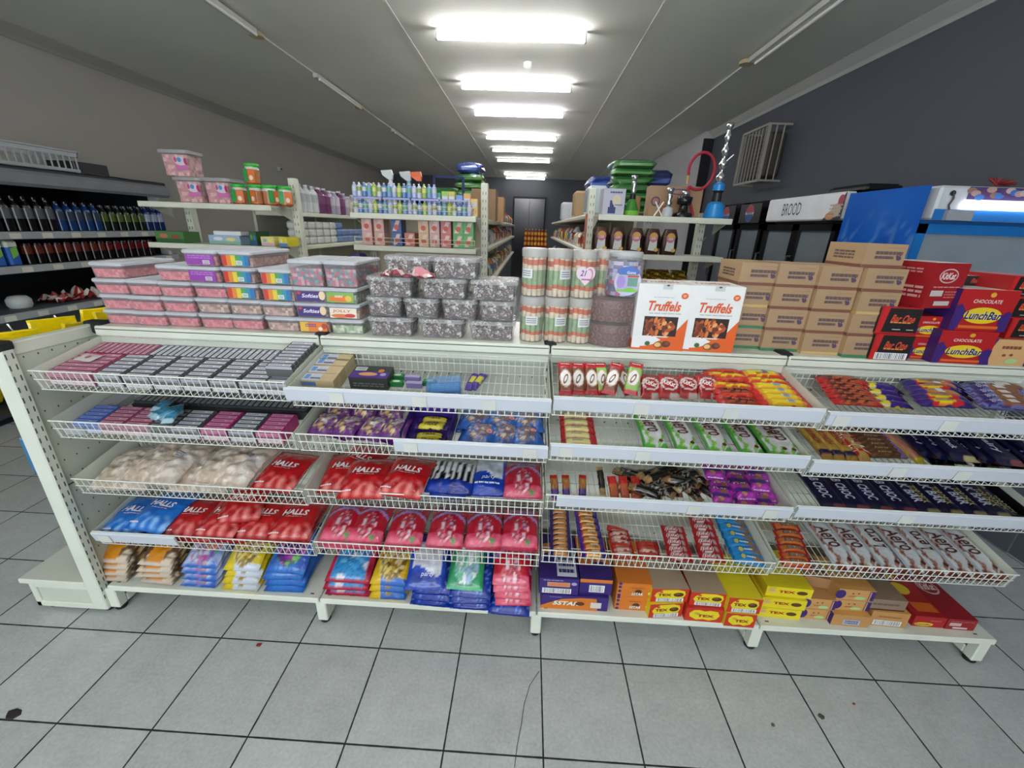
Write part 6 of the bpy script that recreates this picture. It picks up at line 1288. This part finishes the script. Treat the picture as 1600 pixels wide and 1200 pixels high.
# blue metal frame and big wrapped bales on top of the middle run
f = MB(); a_, b_c = at(678, 276, 4.2), at(724, 312, 4.2)
for q0, q1 in (((a_.x, a_.z), (b_c.x, a_.z)), ((b_c.x, a_.z), (b_c.x, 1.69)), ((a_.x, a_.z), (a_.x, 1.69))): f.bar((q0[0], 4.2, q0[1]), (q1[0], 4.2, q1[1]), .02, .02, C('1c2468'))
o = f.build('metal_frame', DULL()); tag(o, 'dark blue metal frame standing on the middle run', 'frame')
def bale(name, w, d, h, col, col2, n, label, x, y, z, seed):
    r = empty(name, (x, y, z)); tag(r, label, 'bale'); hh = h/n
    for i in range(n):
        b = MB(); R = []
        for k, (zz_, e) in enumerate(((0, .03), (hh*.2, 0), (hh*.5, -.01), (hh*.8, 0), (hh, .03))):
            ring = rrect(w-2*e, d-2*e, .05, i*hh+zz_, 4); R.append([(q[0]+.035*noise.noise(Vector((q[0]*11, q[1]*11, seed+i+zz_*30))), q[1]+.035*noise.noise(Vector((q[1]*11, q[0]*11, seed+i*2+zz_*30))), q[2]) for q in ring])
        b.rings(R, [mixc(col, col2, .3), col2, col, mixc(col, (0, 0, 0), .3)], 0, False); b.build('wrapped_pack', FILM(), r)
    return r
GRN, GRN2, BL, BL_2 = C('2f6c34'), C('6c9c5c'), C('27408c'), C('4c64a8')
p_ = at(735, 300, 4.6); bale('green_bale', .26, .3, .42, GRN, GRN2, 6, 'green wrapped bale stacked high on the middle run, blue top', p_.x, 4.6, 1.70, 3)
p_ = at(735, 268, 4.6); bale('blue_bale', .24, .3, .09, BL, BL_2, 1, 'blue wrapped pack lying on top of the green bale', p_.x, 4.6, 2.125, 5)
p_ = at(700, 300, 5.2); bale('blue_bale', .3, .3, .34, GRN, BL_2, 3, 'green and blue pack behind the blue metal frame', p_.x-.02, 5.3, 1.70, 7)
for i, (px, y, w_, h_, col, l) in enumerate(((763, 3.75, .2, .24, '8c6c4c', 'dark brown open carton on the middle run'), (782, 4.35, .2, .22, 'b08a60', 'light brown carton on the middle run'))):
    me = carton(w_, .25, h_, C(col), lambda f: f.ell(.5, .4, .25, .2, C('8c6844')), name='brown_box'); put('brown_box', me, (-.40+.03*i, y, 1.691), 0, l, 'carton')
rnd = random.Random(77)
PACKC = ['c8b8a0', 'b83c34', 'd8c848', 'c8ccd0', '3c7c4c', 'd8d4cc', '7c3c2c', 'd88c3c', 'e0dcd4', '8c2c2c', '4c6cac']
def side_goods(x, s_, y0, y1, zs, lab, hmax, depth=.09):
    for zi, z in enumerate(zs):
        y = y0; i = 0
        while y < y1:
            w_ = rnd.uniform(.1, .16); h_ = rnd.uniform(.6, 1)*hmax; c1 = C(rnd.choice(PACKC)); c2 = C(rnd.choice(PACKC))
            b = MB(); R = [rrect(depth*.8, w_*.8, .02, .0), rrect(depth, w_*.92, .03, h_*.25), rrect(depth*.95, w_*.92, .03, h_*.7), rrect(depth*.35, w_*.85, .01, h_)]; b.rings(R, [c1, c2, c1], 0, True)
            me = b.build('grocery_pack', FILM(), mesh_only=True); put('grocery_pack', me, (x-s_*depth*.6, y, z+.001), 0, 'mixed grocery pack on the %s, %s shelf, %s along' % (lab, ('upper', 'second', 'third')[zi], num(i)), 'grocery pack', 'grocery packs on the '+lab); y += w_+.01; i += 1
side_goods(-.33, 1, 3.35, 8.3, (1.491, 1.201), 'middle run', .16)
side_goods(-.33, 1, 4.9, 8.3, (1.691,), 'middle run top', .14)
side_goods(.42, -1, 3.35, 8.3, (1.501, 1.201), 'right run', .17)
# ---- goods on the right rear end
p_ = at(959, 310, 2.96)
def fpipe(f): f.rect(.25, .05, .6, .3, C('34386c')); f.rect(.32, .3, .52, .55, C('34386c')); f.ell(.62, .55, .2, .22, C('cfc6a8')); f.lines(.3, .8, .85, .92, 1, C('54548c')); f.lines(.55, .35, .9, .42, 1, C('54548c'))
put('pipe_box', carton(.14, .12, .155, C('b8b8c4'), fpipe, lambda f: f.rect(.0, .4, 1, .6, C('a89c88')), name='pipe_box'), (p_.x, 2.94, 1.741), .04, 'pale grey box with dark pipe picture beside the left post', 'box')
def hookah(name, basec, prof, label, px, y, hose=None, stemc=None, scale=1):
    r = empty(name, (at(px, 330, y).x, y, 1.741)); tag(r, label, 'water pipe')
    pb, ps = prof; MB().lathe(pb, basec, n=18).build('base', GLOSS(), r); MB().lathe(ps, stemc or C('c9ccce'), n=14).build('stem', METAL() if stemc is None else GLOSS(), r)
    z = ps[-1][1]; MB().lathe([(.008, z-.01), (.02, z+.01), (.022, z+.03), (.012, z+.03), (.01, z+.012)], C('b8babc'), n=12).build('bowl', METAL(), r); return r
hb = C('2384c8')
stem = [(.012, .16)]
for k in range(4): z = .17+k*.075; stem += [(.012, z), (.03-.003*k, z+.022), (.027-.003*k, z+.034), (.012, z+.05), (.009, z+.07)]
r = hookah('water_pipe', [hb, hb, hb, C('26282c'), C('26282c'), hb, hb], ([(.062, 0), (.064, .012), (.052, .085), (.03, .1), (.026, .15), (.036, .165), (.036, .2), (.014, .215)], [(a, b_+.045) for a, b_ in stem]), 'tall silver water pipe with blue base at the shelf end', 1116, 2.98)
MB().tube([(.012, 0, .33), (.05, -.01, .37)], .006, C('c9ccce'), 8).build('valve', METAL(), r)
r = hookah('water_pipe', [C('74b43c'), C('3c7c2c'), C('16201c')], ([(.045, 0), (.05, .03), (.02, .1), (.018, .13)], [(.008, .13), (.02, .15), (.01, .17), (.022, .19), (.008, .21)]), 'small green glass water pipe behind the grey box', 986, 3.0)
r = hookah('water_pipe', C('b9bcbe'), ([(.03, 0), (.036, .02), (.03, .05), (.012, .06)], [(.01, .06), (.022, .08), (.01, .1), (.02, .12), (.01, .14)]), 'small silver water pipe in front of the big carton', 1043, 2.95)
o = MB().bar((0, 0, .0), (.05, 0, .085), .012, .006, C('d8dcd4')).bar((.05, 0, .0), (.0, 0.006, .085), .012, .006, C('d8dcd4')).build('tongs', PLASTIC()); o.location = (at(1028, 325, 2.93).x-.02, 2.925, 1.742); tag(o, 'white tongs leaning on the small silver water pipe', 'tongs')
r = hookah('water_pipe', C('141416'), ([(.06, 0), (.06, .02), (.03, .03), (.026, .07)], [(.026, .07), (.045, .08), (.048, .12), (.03, .125)]), 'squat black water pipe beside the silver one', 1067, 2.96, stemc=C('121214'))
hs = MB(); c_ = at(1093, 268, 2.98); pts = []
for k in range(26): a = -2.2+k*5.6/25; pts.append((c_.x+.085*math.cos(a)+.002*k/5, 2.98-.0008*k, c_.z+.105*math.sin(a)))
pts = [(at(1080, 330, 2.98).x, 2.98, 1.745)]+pts if 0 else pts
hs.tube(pts, .009, C('a01c34'), 8); hs.tube([pts[0], (pts[0][0]+.0, 2.98, pts[0][2]-.04), (pts[0][0]+.06, 2.99, 1.755)], .009, C('a01c34'), 8)
r = empty('red_hose', (0, 0, 0)); hs.build('hose', RUBBER(), r); e_ = pts[-1]; MB().tube([e_, (e_[0]+.0, e_[1], e_[2]-.05)], .008, C('b89454'), 8).build('brass_tip', PLASTIC(), r); tag(r, 'looped dark red water pipe hose standing on the top shelf', 'hose')
b = carton(.36, .25, .2, C('9c7a58'), lambda f: (f.ell(.12, .5, .09, .16, C('5c3c54')), f.ell(.12, .5, .06, .1, C('9c6c5c')), f.ell(.55, .82, .2, .1, C('4c4c84')), f.ell(.55, .82, .14, .06, C('9c7a58')), f.ell(.3, .25, .1, .12, C('9c5040'))), name='pipe_carton'); put('pipe_carton', b, (at(1058, 300, 3.06).x, 3.28, 1.76), 0, 'large brown carton with round logos behind the water pipes', 'carton') if 0 else put('pipe_carton', carton(.34, .11, .19, C('9c7a58'), lambda f: (f.ell(.12, .5, .09, .16, C('5c3c54')), f.ell(.12, .5, .06, .1, C('9c6c5c')), f.ell(.55, .82, .2, .1, C('4c4c84')), f.ell(.55, .82, .14, .06, C('9c7a58')), f.ell(.3, .25, .1, .12, C('9c5040'))), name='pipe_carton'), (at(1056, 300, 3.06).x, 3.04, 1.741), 0, 'large brown carton with round logos behind the water pipes', 'carton')
o = MB().lathe([(.03, 0), (.034, .05), (.028, .09), (.034, .12)], C('a0784c'), n=12).build('wooden_stand', DULL()); o.location = (at(996, 320, 3.0).x, 3.06, 1.741); tag(o, 'brown ribbed wooden stand between green pipe and carton', 'stand')
def choc_pack():
    r = empty('gift_pack'); b = MB()
    b.rings([rrect(.1, .05, .02, 0, 3), rrect(.112, .06, .025, .05, 3), rrect(.108, .05, .02, .11, 3), rrect(.07, .03, .01, .16, 3)], [C('3c2418'), C('2c1a14'), C('4c3424')], 0, True); b.build('bag_body', FOIL(), r)
    q = MB(); f = Face(q, (-.036, -.034, .02), (1, 0, 0), (0, .02, 1), .072, .12); f.poly([(.1, .05), (.9, .0), (.85, .6), (.2, .6)], C('c9c9c4')); f.ell(.5, .72, .4, .26, C('b86c7c')); f.ell(.5, .82, .32, .12, C('c89a38')); f.text('Gift', .5, .66, .5, .12, C('e0d0d0'), .2, .03); f.ell(.85, .08, .2, .1, C('c8a84c')); q.build('label', CARD(), r); return r
g0 = choc_pack()
for i, px in enumerate((938, 963, 992, 1018, 1045)): place_tree(g0, (at(px, 380, 2.95).x, 2.955, 1.506), (0, .05, -.04, .03, 0)[i], 'dark gift pack with pink and gold label, %s of five' % olr(i, 5), 'gift pack', 'dark gift packs', i == 0)
GP_ = P(pillow(.1, .12, .04, lambda u, v: blobs(u, v, 6, 3, [C('b8a020'), C('d8c83c'), C('6c3c1c'), C('8c6c14'), C('7c2c1c')], C('3c2810')), (), seed=95, nx=12, ny=14, m=FOIL()), .1, .12)
for i in range(8):
    o = link('gold_pack', GP_); o.location = (at(1005, 420, 2.95).x+(i % 4)*.085, 2.93+.06*(i//4), 1.272+.03*(i//4)); o.rotation_euler = (.9, 0, .2*(-1)**i); tag(o, 'shiny gold sweet pack on the third right shelf, %s, %s row' % (olr(i % 4, 4), ('front', 'rear')[i//4]), 'bag', 'shiny gold sweet packs')
o = MB().tube([(0, 0, 0), (0, -.06, .0), (.0, -.1, .02)], .004, C('c9ccce'), 6).build('peg_hook', METAL()); o.location = (1.2, 3.17, 1.6); tag(o, 'short silver peg hook on the right rear gondola post', 'hook')
# tall bales on top of the right run
p_ = at(984, 280, 4.4); bale('green_bale', .36, .35, .46, GRN, GRN2, 7, 'tall stack of green wrapped packs on the right run', p_.x-.0, 4.4, 1.79, 11)
p_ = at(1021, 262, 4.6); bale('blue_bale', .26, .3, .42, C('24305c'), BL_2, 3, 'dark blue wrapped pack right of the green stack', p_.x+.02, 4.6, 1.78, 12)
p_ = at(943, 280, 5.0); bale('blue_bale', .3, .4, .4, BL, BL_2, 3, 'royal blue wrapped packs left of the green stack', p_.x, 5.1, 1.78, 13)
for i, (px, y, w_, h_, col, l) in enumerate(((922, 3.6, .15, .21, 'b8c8cc', 'pale blue and white wrapped bag behind the left post'), (900, 4.5, .26, .24, 'a88a68', 'brown cardboard carton on the right run'), (874, 6.0, .3, .22, 'b8bcc4', 'white sack at the far end of the right run top'))):
    b = MB().bbox((-w_/2, -.12, 0), (w_/2, .12, h_), C(col), .02); o = b.build('wrapped_sack' if i != 1 else 'cardboard_carton', FILM() if i != 1 else CARD()); o.location = (.5 if i == 0 else .54, y, 1.752); tag(o, l, 'sack' if i != 1 else 'carton')
# ================================================================ FAR END
dr = empty('door_1', (-.07, YBK, 0)); dr['kind'] = 'structure'
MB().box((-.55, -.05, 0), (.55, 0, 2.6), C('22232a')).build('door_frame', DULL(), dr)
for s_ in (-1, 1): d_ = MB().box((min(0, s_*.5)+.004, -.08, .02), (max(0, s_*.5)-.004, -.05, 2.54), C('17181f')).build('door_leaf', GLOSS(), dr)
MB().box((-.02, -.1, 1.05), (.05, -.08, 1.2), C('9a9ca4')).build('door_handle', METAL(), dr)
tb = empty('display_stand', (.12, 9.6, 0)); st3 = MB()
for j in range(3): st3.bbox((-.26, -.1+j*.13, 0), (.26, .03+j*.13, 1.22+j*.1), C('3c3c58'))
st3.build('stepped_body', DULL(), tb); MB().bbox((-.28, -.12, 1.14), (.28, -.1, 1.24), C('8c8ca4')).build('front_rail', PLASTIC(), tb)
tag(tb, 'dark stepped stand with sauce bottles before the far door', 'stand')
SBo = bottle(.2, .03, C('a02018'), C('d8a828'), C('d8b82c'), 'sauce_bottle')
for j in range(3):
    for i in range(7): put('sauce_bottle', SBo, (-.1+i*.073, 9.565+j*.13, 1.221+j*.1), 0, 'red and yellow sauce bottle on the far stand, %s, %s row' % (olr(i, 7), ofb(j, 3)), 'bottle', 'sauce bottles on the far stand')
# ================================================================ RIGHT: FRIDGES
def cabinet(name, x0, x1, y0, y1, z1, col, face, label, door_rects, header=None, inner=C('2a2c30'), label_cat='fridge', shelves=4, light=None):
    """upright glass-door fridge; face '-x' or '-y' is the door side"""
    L0 = Vector(((x0+x1)/2, (y0+y1)/2, 0)); root = empty(name, L0); tag(root, label, label_cat)
    def pt(nm, mb, m=None, parent=None): mb.v = [tuple(Vector(q)-L0) for q in mb.v]; return mb.build(nm, m or GLOSS(), parent or root)
    t = .05; b = MB()
    if face == '-x':
        b.box((x0+.06, y0, .08), (x1, y0+t, z1), col).box((x0+.06, y1-t, .08), (x1, y1, z1), col).box((x1-t, y0, .08), (x1, y1, z1), col)
        b.box((x0+.06, y0, z1-.2), (x1, y1, z1), col).box((x0+.06, y0, .08), (x1, y1, .3), col)
    else:
        b.box((x0, y0+.06, .08), (x0+t, y1, z1), col).box((x1-t, y0+.06, .08), (x1, y1, z1), col).box((x0, y1-t, .08), (x1, y1, z1), col)
        b.box((x0, y0+.06, z1-.2), (x1, y1, z1), col).box((x0, y0+.06, .08), (x1, y1, .3), col)
    pt('body', b)
    li = MB()
    if face == '-x': li.box((x1-t-.004, y0+t, .3), (x1-t, y1-t, z1-.2), inner).box((x0+.08, y0+t, .3), (x1-t, y0+t+.004, z1-.2), inner).box((x0+.08, y1-t-.004, .3), (x1-t, y1-t, z1-.2), inner)
    else: li.box((x0+t, y1-t-.004, .3), (x1-t, y1-t, z1-.2), inner).box((x0+t, y0+.08, .3), (x0+t+.004, y1-t, z1-.2), inner).box((x1-t-.004, y0+.08, .3), (x1-t, y1-t, z1-.2), inner)
    pt('lining', li, PLASTIC())
    for k in range(shelves):
        z = .45+k*(z1-.75)/shelves
        pt('shelf', MB().box((x0+.1, y0+t, z), (x1-t-.005, y1-t, z+.015), C('b9bcc0')) if face == '-x' else MB().box((x0+t, y0+.1, z), (x1-t, y1-t-.005, z+.015), C('b9bcc0')), PLASTIC())
    for (a, c, z0, zz_) in door_rects:
        d = MB(); fr = .045
        def bx(u0, u1, w0, w1, dd0, dd1, cc):
            if face == '-x': d.box((x0+dd0, u0, w0), (x0+dd1, u1, w1), cc)
            else: d.box((u0, y0+dd0, w0), (u1, y0+dd1, w1), cc)
        for u0, u1, w0, w1 in ((a, a+fr, z0, zz_), (c-fr, c, z0, zz_), (a, c, zz_-fr, zz_), (a, c, z0, z0+fr)): bx(u0, u1, w0, w1, .0, .05, col)
        dr_ = pt('door', d)
        g_ = MB()
        if face == '-x': g_.box((x0+.02, a+fr, z0+fr), (x0+.026, c-fr, zz_-fr), C('b8c4cc'))
        else: g_.box((a+fr, y0+.02, z0+fr), (c-fr, y0+.026, zz_-fr), C('b8c4cc'))
        pt('glass_pane', g_, GLASS(), dr_)
        h_ = MB()
        if face == '-x': h_.tube([(x0-.001, c-.02, 1.2), (x0-.03, c-.02, 1.2), (x0-.03, c-.02, 1.5), (x0-.001, c-.02, 1.5)], .008, C('3c3e42'), 6)
        else: h_.tube([(a+.02, y0-.001, 1.0), (a+.02, y0-.03, 1.0), (a+.02, y0-.03, 1.3), (a+.02, y0-.001, 1.3)], .008, C('3c3e42'), 6)
        pt('door_handle', h_, PLASTIC(), dr_)
    if header: header(root, pt)
    MBk = MB()
    for x in (x0+.1, x1-.06):
        for y in (y0+.06, y1-.06): MBk.lathe([(.025, 0), (.025, .08)], C('17181a'), x, y, 10)
    pt('feet', MBk, RUBBER()); return root
def hd_brood(root, pt):
    b = MB().bbox((2.1, 3.13, 1.765), (2.17, 4.1, 1.945), C('ecedef'), .01); f = Face(b, (2.0995, 4.1, 1.765), (0, -1, 0), (0, 0, 1), .97, .18)
    f.text('BROOD', .38, .5, .26, .52, C('3a3c40'), .0, -.0); f.poly([(.88, 0), (.8, .0), (.86, .25), (.93, .6), (1, 1), (1, 0)], C('2a2624')); f.ell(.93, .35, .05, .25, C('c8b4a4')); f.ell(.96, .7, .03, .2, C('a83c4c')); f.ell(.88, .15, .05, .14, C('c88c5c')); f.lines(.86, .1, .99, .6, 4, C('b8aca0'), .5)
    pt('header_sign', b, CARD()); pt('sign_foot', MB().box((2.085, 3.2, 1.7), (2.1, 3.45, 1.765), C('c8a078')), CARD()) if 0 else None
cabinet('bread_fridge', 2.1, 2.78, 3.12, 4.1, 1.95, C('121316'), '-x', 'black double-door bread fridge with white BROOD header', [(3.14, 3.61, .3, 1.74), (3.61, 4.08, .3, 1.74)], hd_brood, C('4c5450'))
def pepsi(yc):
    def hd(root, pt):
        b = MB().box((2.098, yc-.2, 1.76), (2.104, yc+.2, 1.93), C('16181e')); f = Face(b, (2.0975, yc+.2, 1.76), (0, -1, 0), (0, 0, 1), .4, .17)
        f.ell(.5, .5, .2, .45, C('b8bcc4')); f.poly([(.5+.19*math.cos(a), .56+.38*math.sin(a)) for a in [PI*k/10 for k in range(11)]], C('a83040')); f.poly([(.5+.19*math.cos(a), .44+.38*math.sin(a)) for a in [PI+PI*k/10 for k in range(11)]], C('28508c')); f.text('PEPSI', .5, .5, .26, .12, C('1c2c5c'), 0, .05)
        pt('header_sign', b, CARD())
    return hd
for i, y0 in enumerate((4.16, 4.68)):
    cabinet('drinks_fridge', 2.12, 2.78, y0, y0+.5, 1.955, C('101116'), '-x', 'black glass-door soda fridge, %s' % ('next to the bread fridge', 'farther from the bread fridge')[i], [(y0+.02, y0+.48, .3, 1.75)], pepsi(y0+.25), C('20242c'))
LBf = MB().bbox((-.06, -.11, 0), (.06, .11, .12), C('b88a58'), .03).build('bread_loaf', FILM(), mesh_only=True)
for i, (y, z, l) in enumerate(((3.4, 1.462, 'near door, upper shelf'), (3.82, 1.462, 'far door, upper shelf'), (3.42, 1.162, 'near door, lower shelf'))): put('bread_loaf', LBf, (2.45, y, z), 0, 'bread loaf inside the black bread fridge, '+l, 'bread', 'loaves in the bread fridge')
for i in range(8): put('bottle', BT['blue' if i % 2 else 'black'], (2.4, 4.26+(i % 4)*.09+(.52 if i > 3 else 0), .47+1.205*.75+.0), 0, 'dark bottle inside a soda fridge, %s from the near side' % ORD[i], 'bottle', 'bottles in the soda fridges')
o = MB().bbox((-.12, -.2, 0), (.12, .2, .04), C('141518'), .012).bbox((-.1, -.18, .04), (.1, .18, .05), C('24262a'), .01).build('black_tray', PLASTIC()); o.location = (2.35, 3.35, 1.951); tag(o, 'black plastic tray lying on the bread fridge', 'tray')
# blue ice-cream freezer
BFZ = C('1b6fb8'); FX0, FX1, FY0, FY1, FZ = 1.9, 2.58, 2.26, 2.8, 1.9
def hd_blue(root, pt):
    b = MB(); n1, n2 = 24, 60; V = []; cs = []
    for j in range(n2+1):
        for i in range(n1+1):
            u, v = i/n1, j/n2; y = FY1-(FY1-FY0)*u; z = .1+(FZ-.1)*v
            V.append((FX0-.003, y, z)); d = noise.voronoi(Vector((u*3+nn(u, v*3, 3)*.5, v*7, 1)))[0]; c = mixc(C('1748a8'), C('1a64c4'), v*1.1-.3+nn(u, v*3, 3, 2)*.4)
            if .66 < v < .95: c = mixc(c, C('8cc0e8'), max(0, (.09-(d[1]-d[0]))*6)*(1-abs(v-.8)/.15))
            if v < .76+.03*math.sin(u*9) and .15 < u < .8 and v > .62: c = C('d4dce8') if v > .64+.05*math.sin(u*7) else C('8c5c3c')
            cs.append(c)
    b.add(V, [(j*(n1+1)+i, j*(n1+1)+i+1, (j+1)*(n1+1)+i+1, (j+1)*(n1+1)+i) for j in range(n2) for i in range(n1)], None, 0, True, vc=cs); pt('side_artwork', b, GLOSS())
    h = MB().bbox((FX0+.02, FY0-.03, 1.745), (FX1, FY0+.06, FZ-.004), C('c9cdd2'), .01); f = Face(h, (FX0+.02, FY0-.0305, 1.745), (1, 0, 0), (0, 0, 1), FX1-FX0-.02, .151)
    f.rect(0, 0, 1, .32, BFZ); f.rect(.19, .62, .95, .98, C('4c3c6c')); rn = random.Random(6)
    for i in range(22): f.ell(.21+.72*i/22, rn.uniform(.68, .92), .035, .09, rn.choice([C('8c6c5c'), C('3c6cb0'), C('a88c84'), C('5c3c64'), C('b8a0a0')]), 10)
    f.ell(.08, .78, .02, .08, C('26282c'))
    hp = pt('header_sign', h, CARD())
    lm = MB().bbox((FX0+.14, FY0-.05, 1.80), (FX1-.01, FY0-.032, 1.826), (.95, .92, 1)); pt('light_strip', lm, GLOW(5), hp)
    cab = MB().tube([(FX0+.075, FY0-.035, 1.87), (FX0+.08, FY0-.04, 1.84), (FX0+.07, FY0-.04, 1.81), (FX0+.09, FY0-.04, 1.77)], .004, C('3c3e42'), 6).box((FX0+.07, FY0-.05, 1.745), (FX0+.19, FY0-.031, 1.79), C('9ca0a6')); pt('socket_box', cab, PLASTIC(), hp)
cabinet('ice_cream_freezer', FX0, FX1, FY0, FY1, FZ, BFZ, '-y', 'bright blue upright ice cream freezer with rippled side artwork', [(FX0, FX1, .3, 1.728)], hd_blue, C('5c6870'))
r5 = random.Random(9)
ic = [carton(.05, .08, .05, C(x), lambda f: f.ell(.5, .5, .3, .3, (.75, .75, .8)), name='ice_cream_pack') for x in ('2c3c84', '8c2c3c', '4c2c5c', '3c7cb8')]
for j in range(4):
    for i in range(4): put('ice_cream_pack', ic[r5.randrange(4)], (FX0+.12+i*.065, FY0+.2+.004*i, 1.329+j*.052), 0, 'small ice cream pack in the blue freezer, %s, %s row' % (olr(i, 4), obt(j, 4)), 'ice cream', 'ice cream packs in the blue freezer')
og = MB()
for k in range(6):
    a = (-.5, -.2, .1, .5, .9, 1.25)[k]; og.tube([(0, 0, .01), (.04*math.sin(a), .01*k, .03), (.1*math.sin(a), .01, .02+.06*math.cos(a)*.6)], .006, C('7c1c20') if k % 2 else C('9c2428'), 6)
og.lathe([(.05, 0), (.04, .015), (.01, .02)], C('5c3c34'), n=10); o = og.build('red_ornament', DULL()); p_ = at(1562, 285, 2.4); o.location = (p_.x, 2.4, 1.901); tag(o, 'dark red branching ornament on the blue freezer', 'ornament')
# caged air unit on the right wall
cg = empty('wall_cage', (XW1, 5.67, 2.24)); c = MB(); cc = C('a09c90'); cx = -.24
for z in (0, .56): c.bar((cx, -.3, z), (cx, .3, z), .025, .025, cc); c.bar((cx, -.3, z), (0, -.3, z), .02, .02, cc); c.bar((cx, .3, z), (0, .3, z), .02, .02, cc)
for y in (-.3, .3): c.bar((cx, y, 0), (cx, y, .56), .025, .025, cc)
c.build('frame', DULL(), cg)
for i in range(7): y = -.24+i*.078; MB().tube([(cx, y, 0), (cx, y, .56)], .006, cc, 6).build('bar', DULL(), cg)
for i in range(2): MB().tube([(cx+.08+i*.08, -.3, 0), (cx+.08+i*.08, -.3, .56)], .008, cc, 6).build('bar', DULL(), cg)
tag(cg, 'pale barred metal cage high on the dark right wall', 'cage')
au = MB().bbox((-.18, -.24, .05), (0, .26, .5), C('4c443e'), .02)
for k in range(8): au.box((-.185, -.2, .1+k*.045), (-.18, .06, .12+k*.045), C('2c2622'))
o = au.build('air_unit', DULL()); o.location = (XW1-.002, 5.67, 2.24); tag(o, 'dusty brown air unit inside the wall cage', 'air conditioner')
# ================================================================ FLOOR BITS
def bit(name, px, py, r_, col, label, n=7, h=.003, cat='litter'):
    b = MB(); rn = random.Random(int(px)); R = [[(r_*k*math.cos(2*PI*i/n)*rr_, r_*k*math.sin(2*PI*i/n)*rr_*.7, z) for i, rr_ in enumerate(rs)] for rs in [[rn.uniform(.6, 1.2) for _ in range(n)]] for k, z in ((1, .0006), (.9, h), (.3, h*1.3))]
    b.rings(R, C(col)); o = b.build(name, DULL()); o.location = atz(px, py, 0); tag(o, label, cat)
bit('red_scrap', 405, 1008, .012, '8c2420', 'small red scrap on the tile below the left bays')
bit('dark_chip', 20, 1116, .026, '2c2426', 'dark chipped spot in the tile at the lower left')
bit('dry_leaf', 1283, 1120, .014, '4c443c', 'small dry leaf bit on the right floor tiles', h=.006)
bit('dirt_crumb', 1208, 1133, .008, '5c564c', 'tiny dirt crumb left of the dry leaf')
bit('red_crumb', 1334, 1100, .006, '8c3430', 'tiny red crumb right of the dry leaf')
b = MB(); pts = [atz(x, y, .0012) for x, y in ((843, 1048), (828, 1070), (819, 1100), (815, 1130), (808, 1165), (804, 1199))]; b.tube([tuple(q) for q in pts], .0011, C('3c3e3e'), 4); o = b.build('dark_hairline', DULL()); tag(o, 'thin dark thread curving over the tiles near the centre', 'hairline')  # thin tube added to draw the hairline crack in the tiles
b = MB(); pts = [atz(x, y, .006) for x, y in ((1570, 826), (1574, 838), (1590, 848), (1612, 856))]; b.tube([tuple(q) for q in pts], .004, C('c9ccc9'), 6); o = b.build('white_cable', PLASTIC()); tag(o, 'white cable lying on the floor beyond the right end', 'cable')
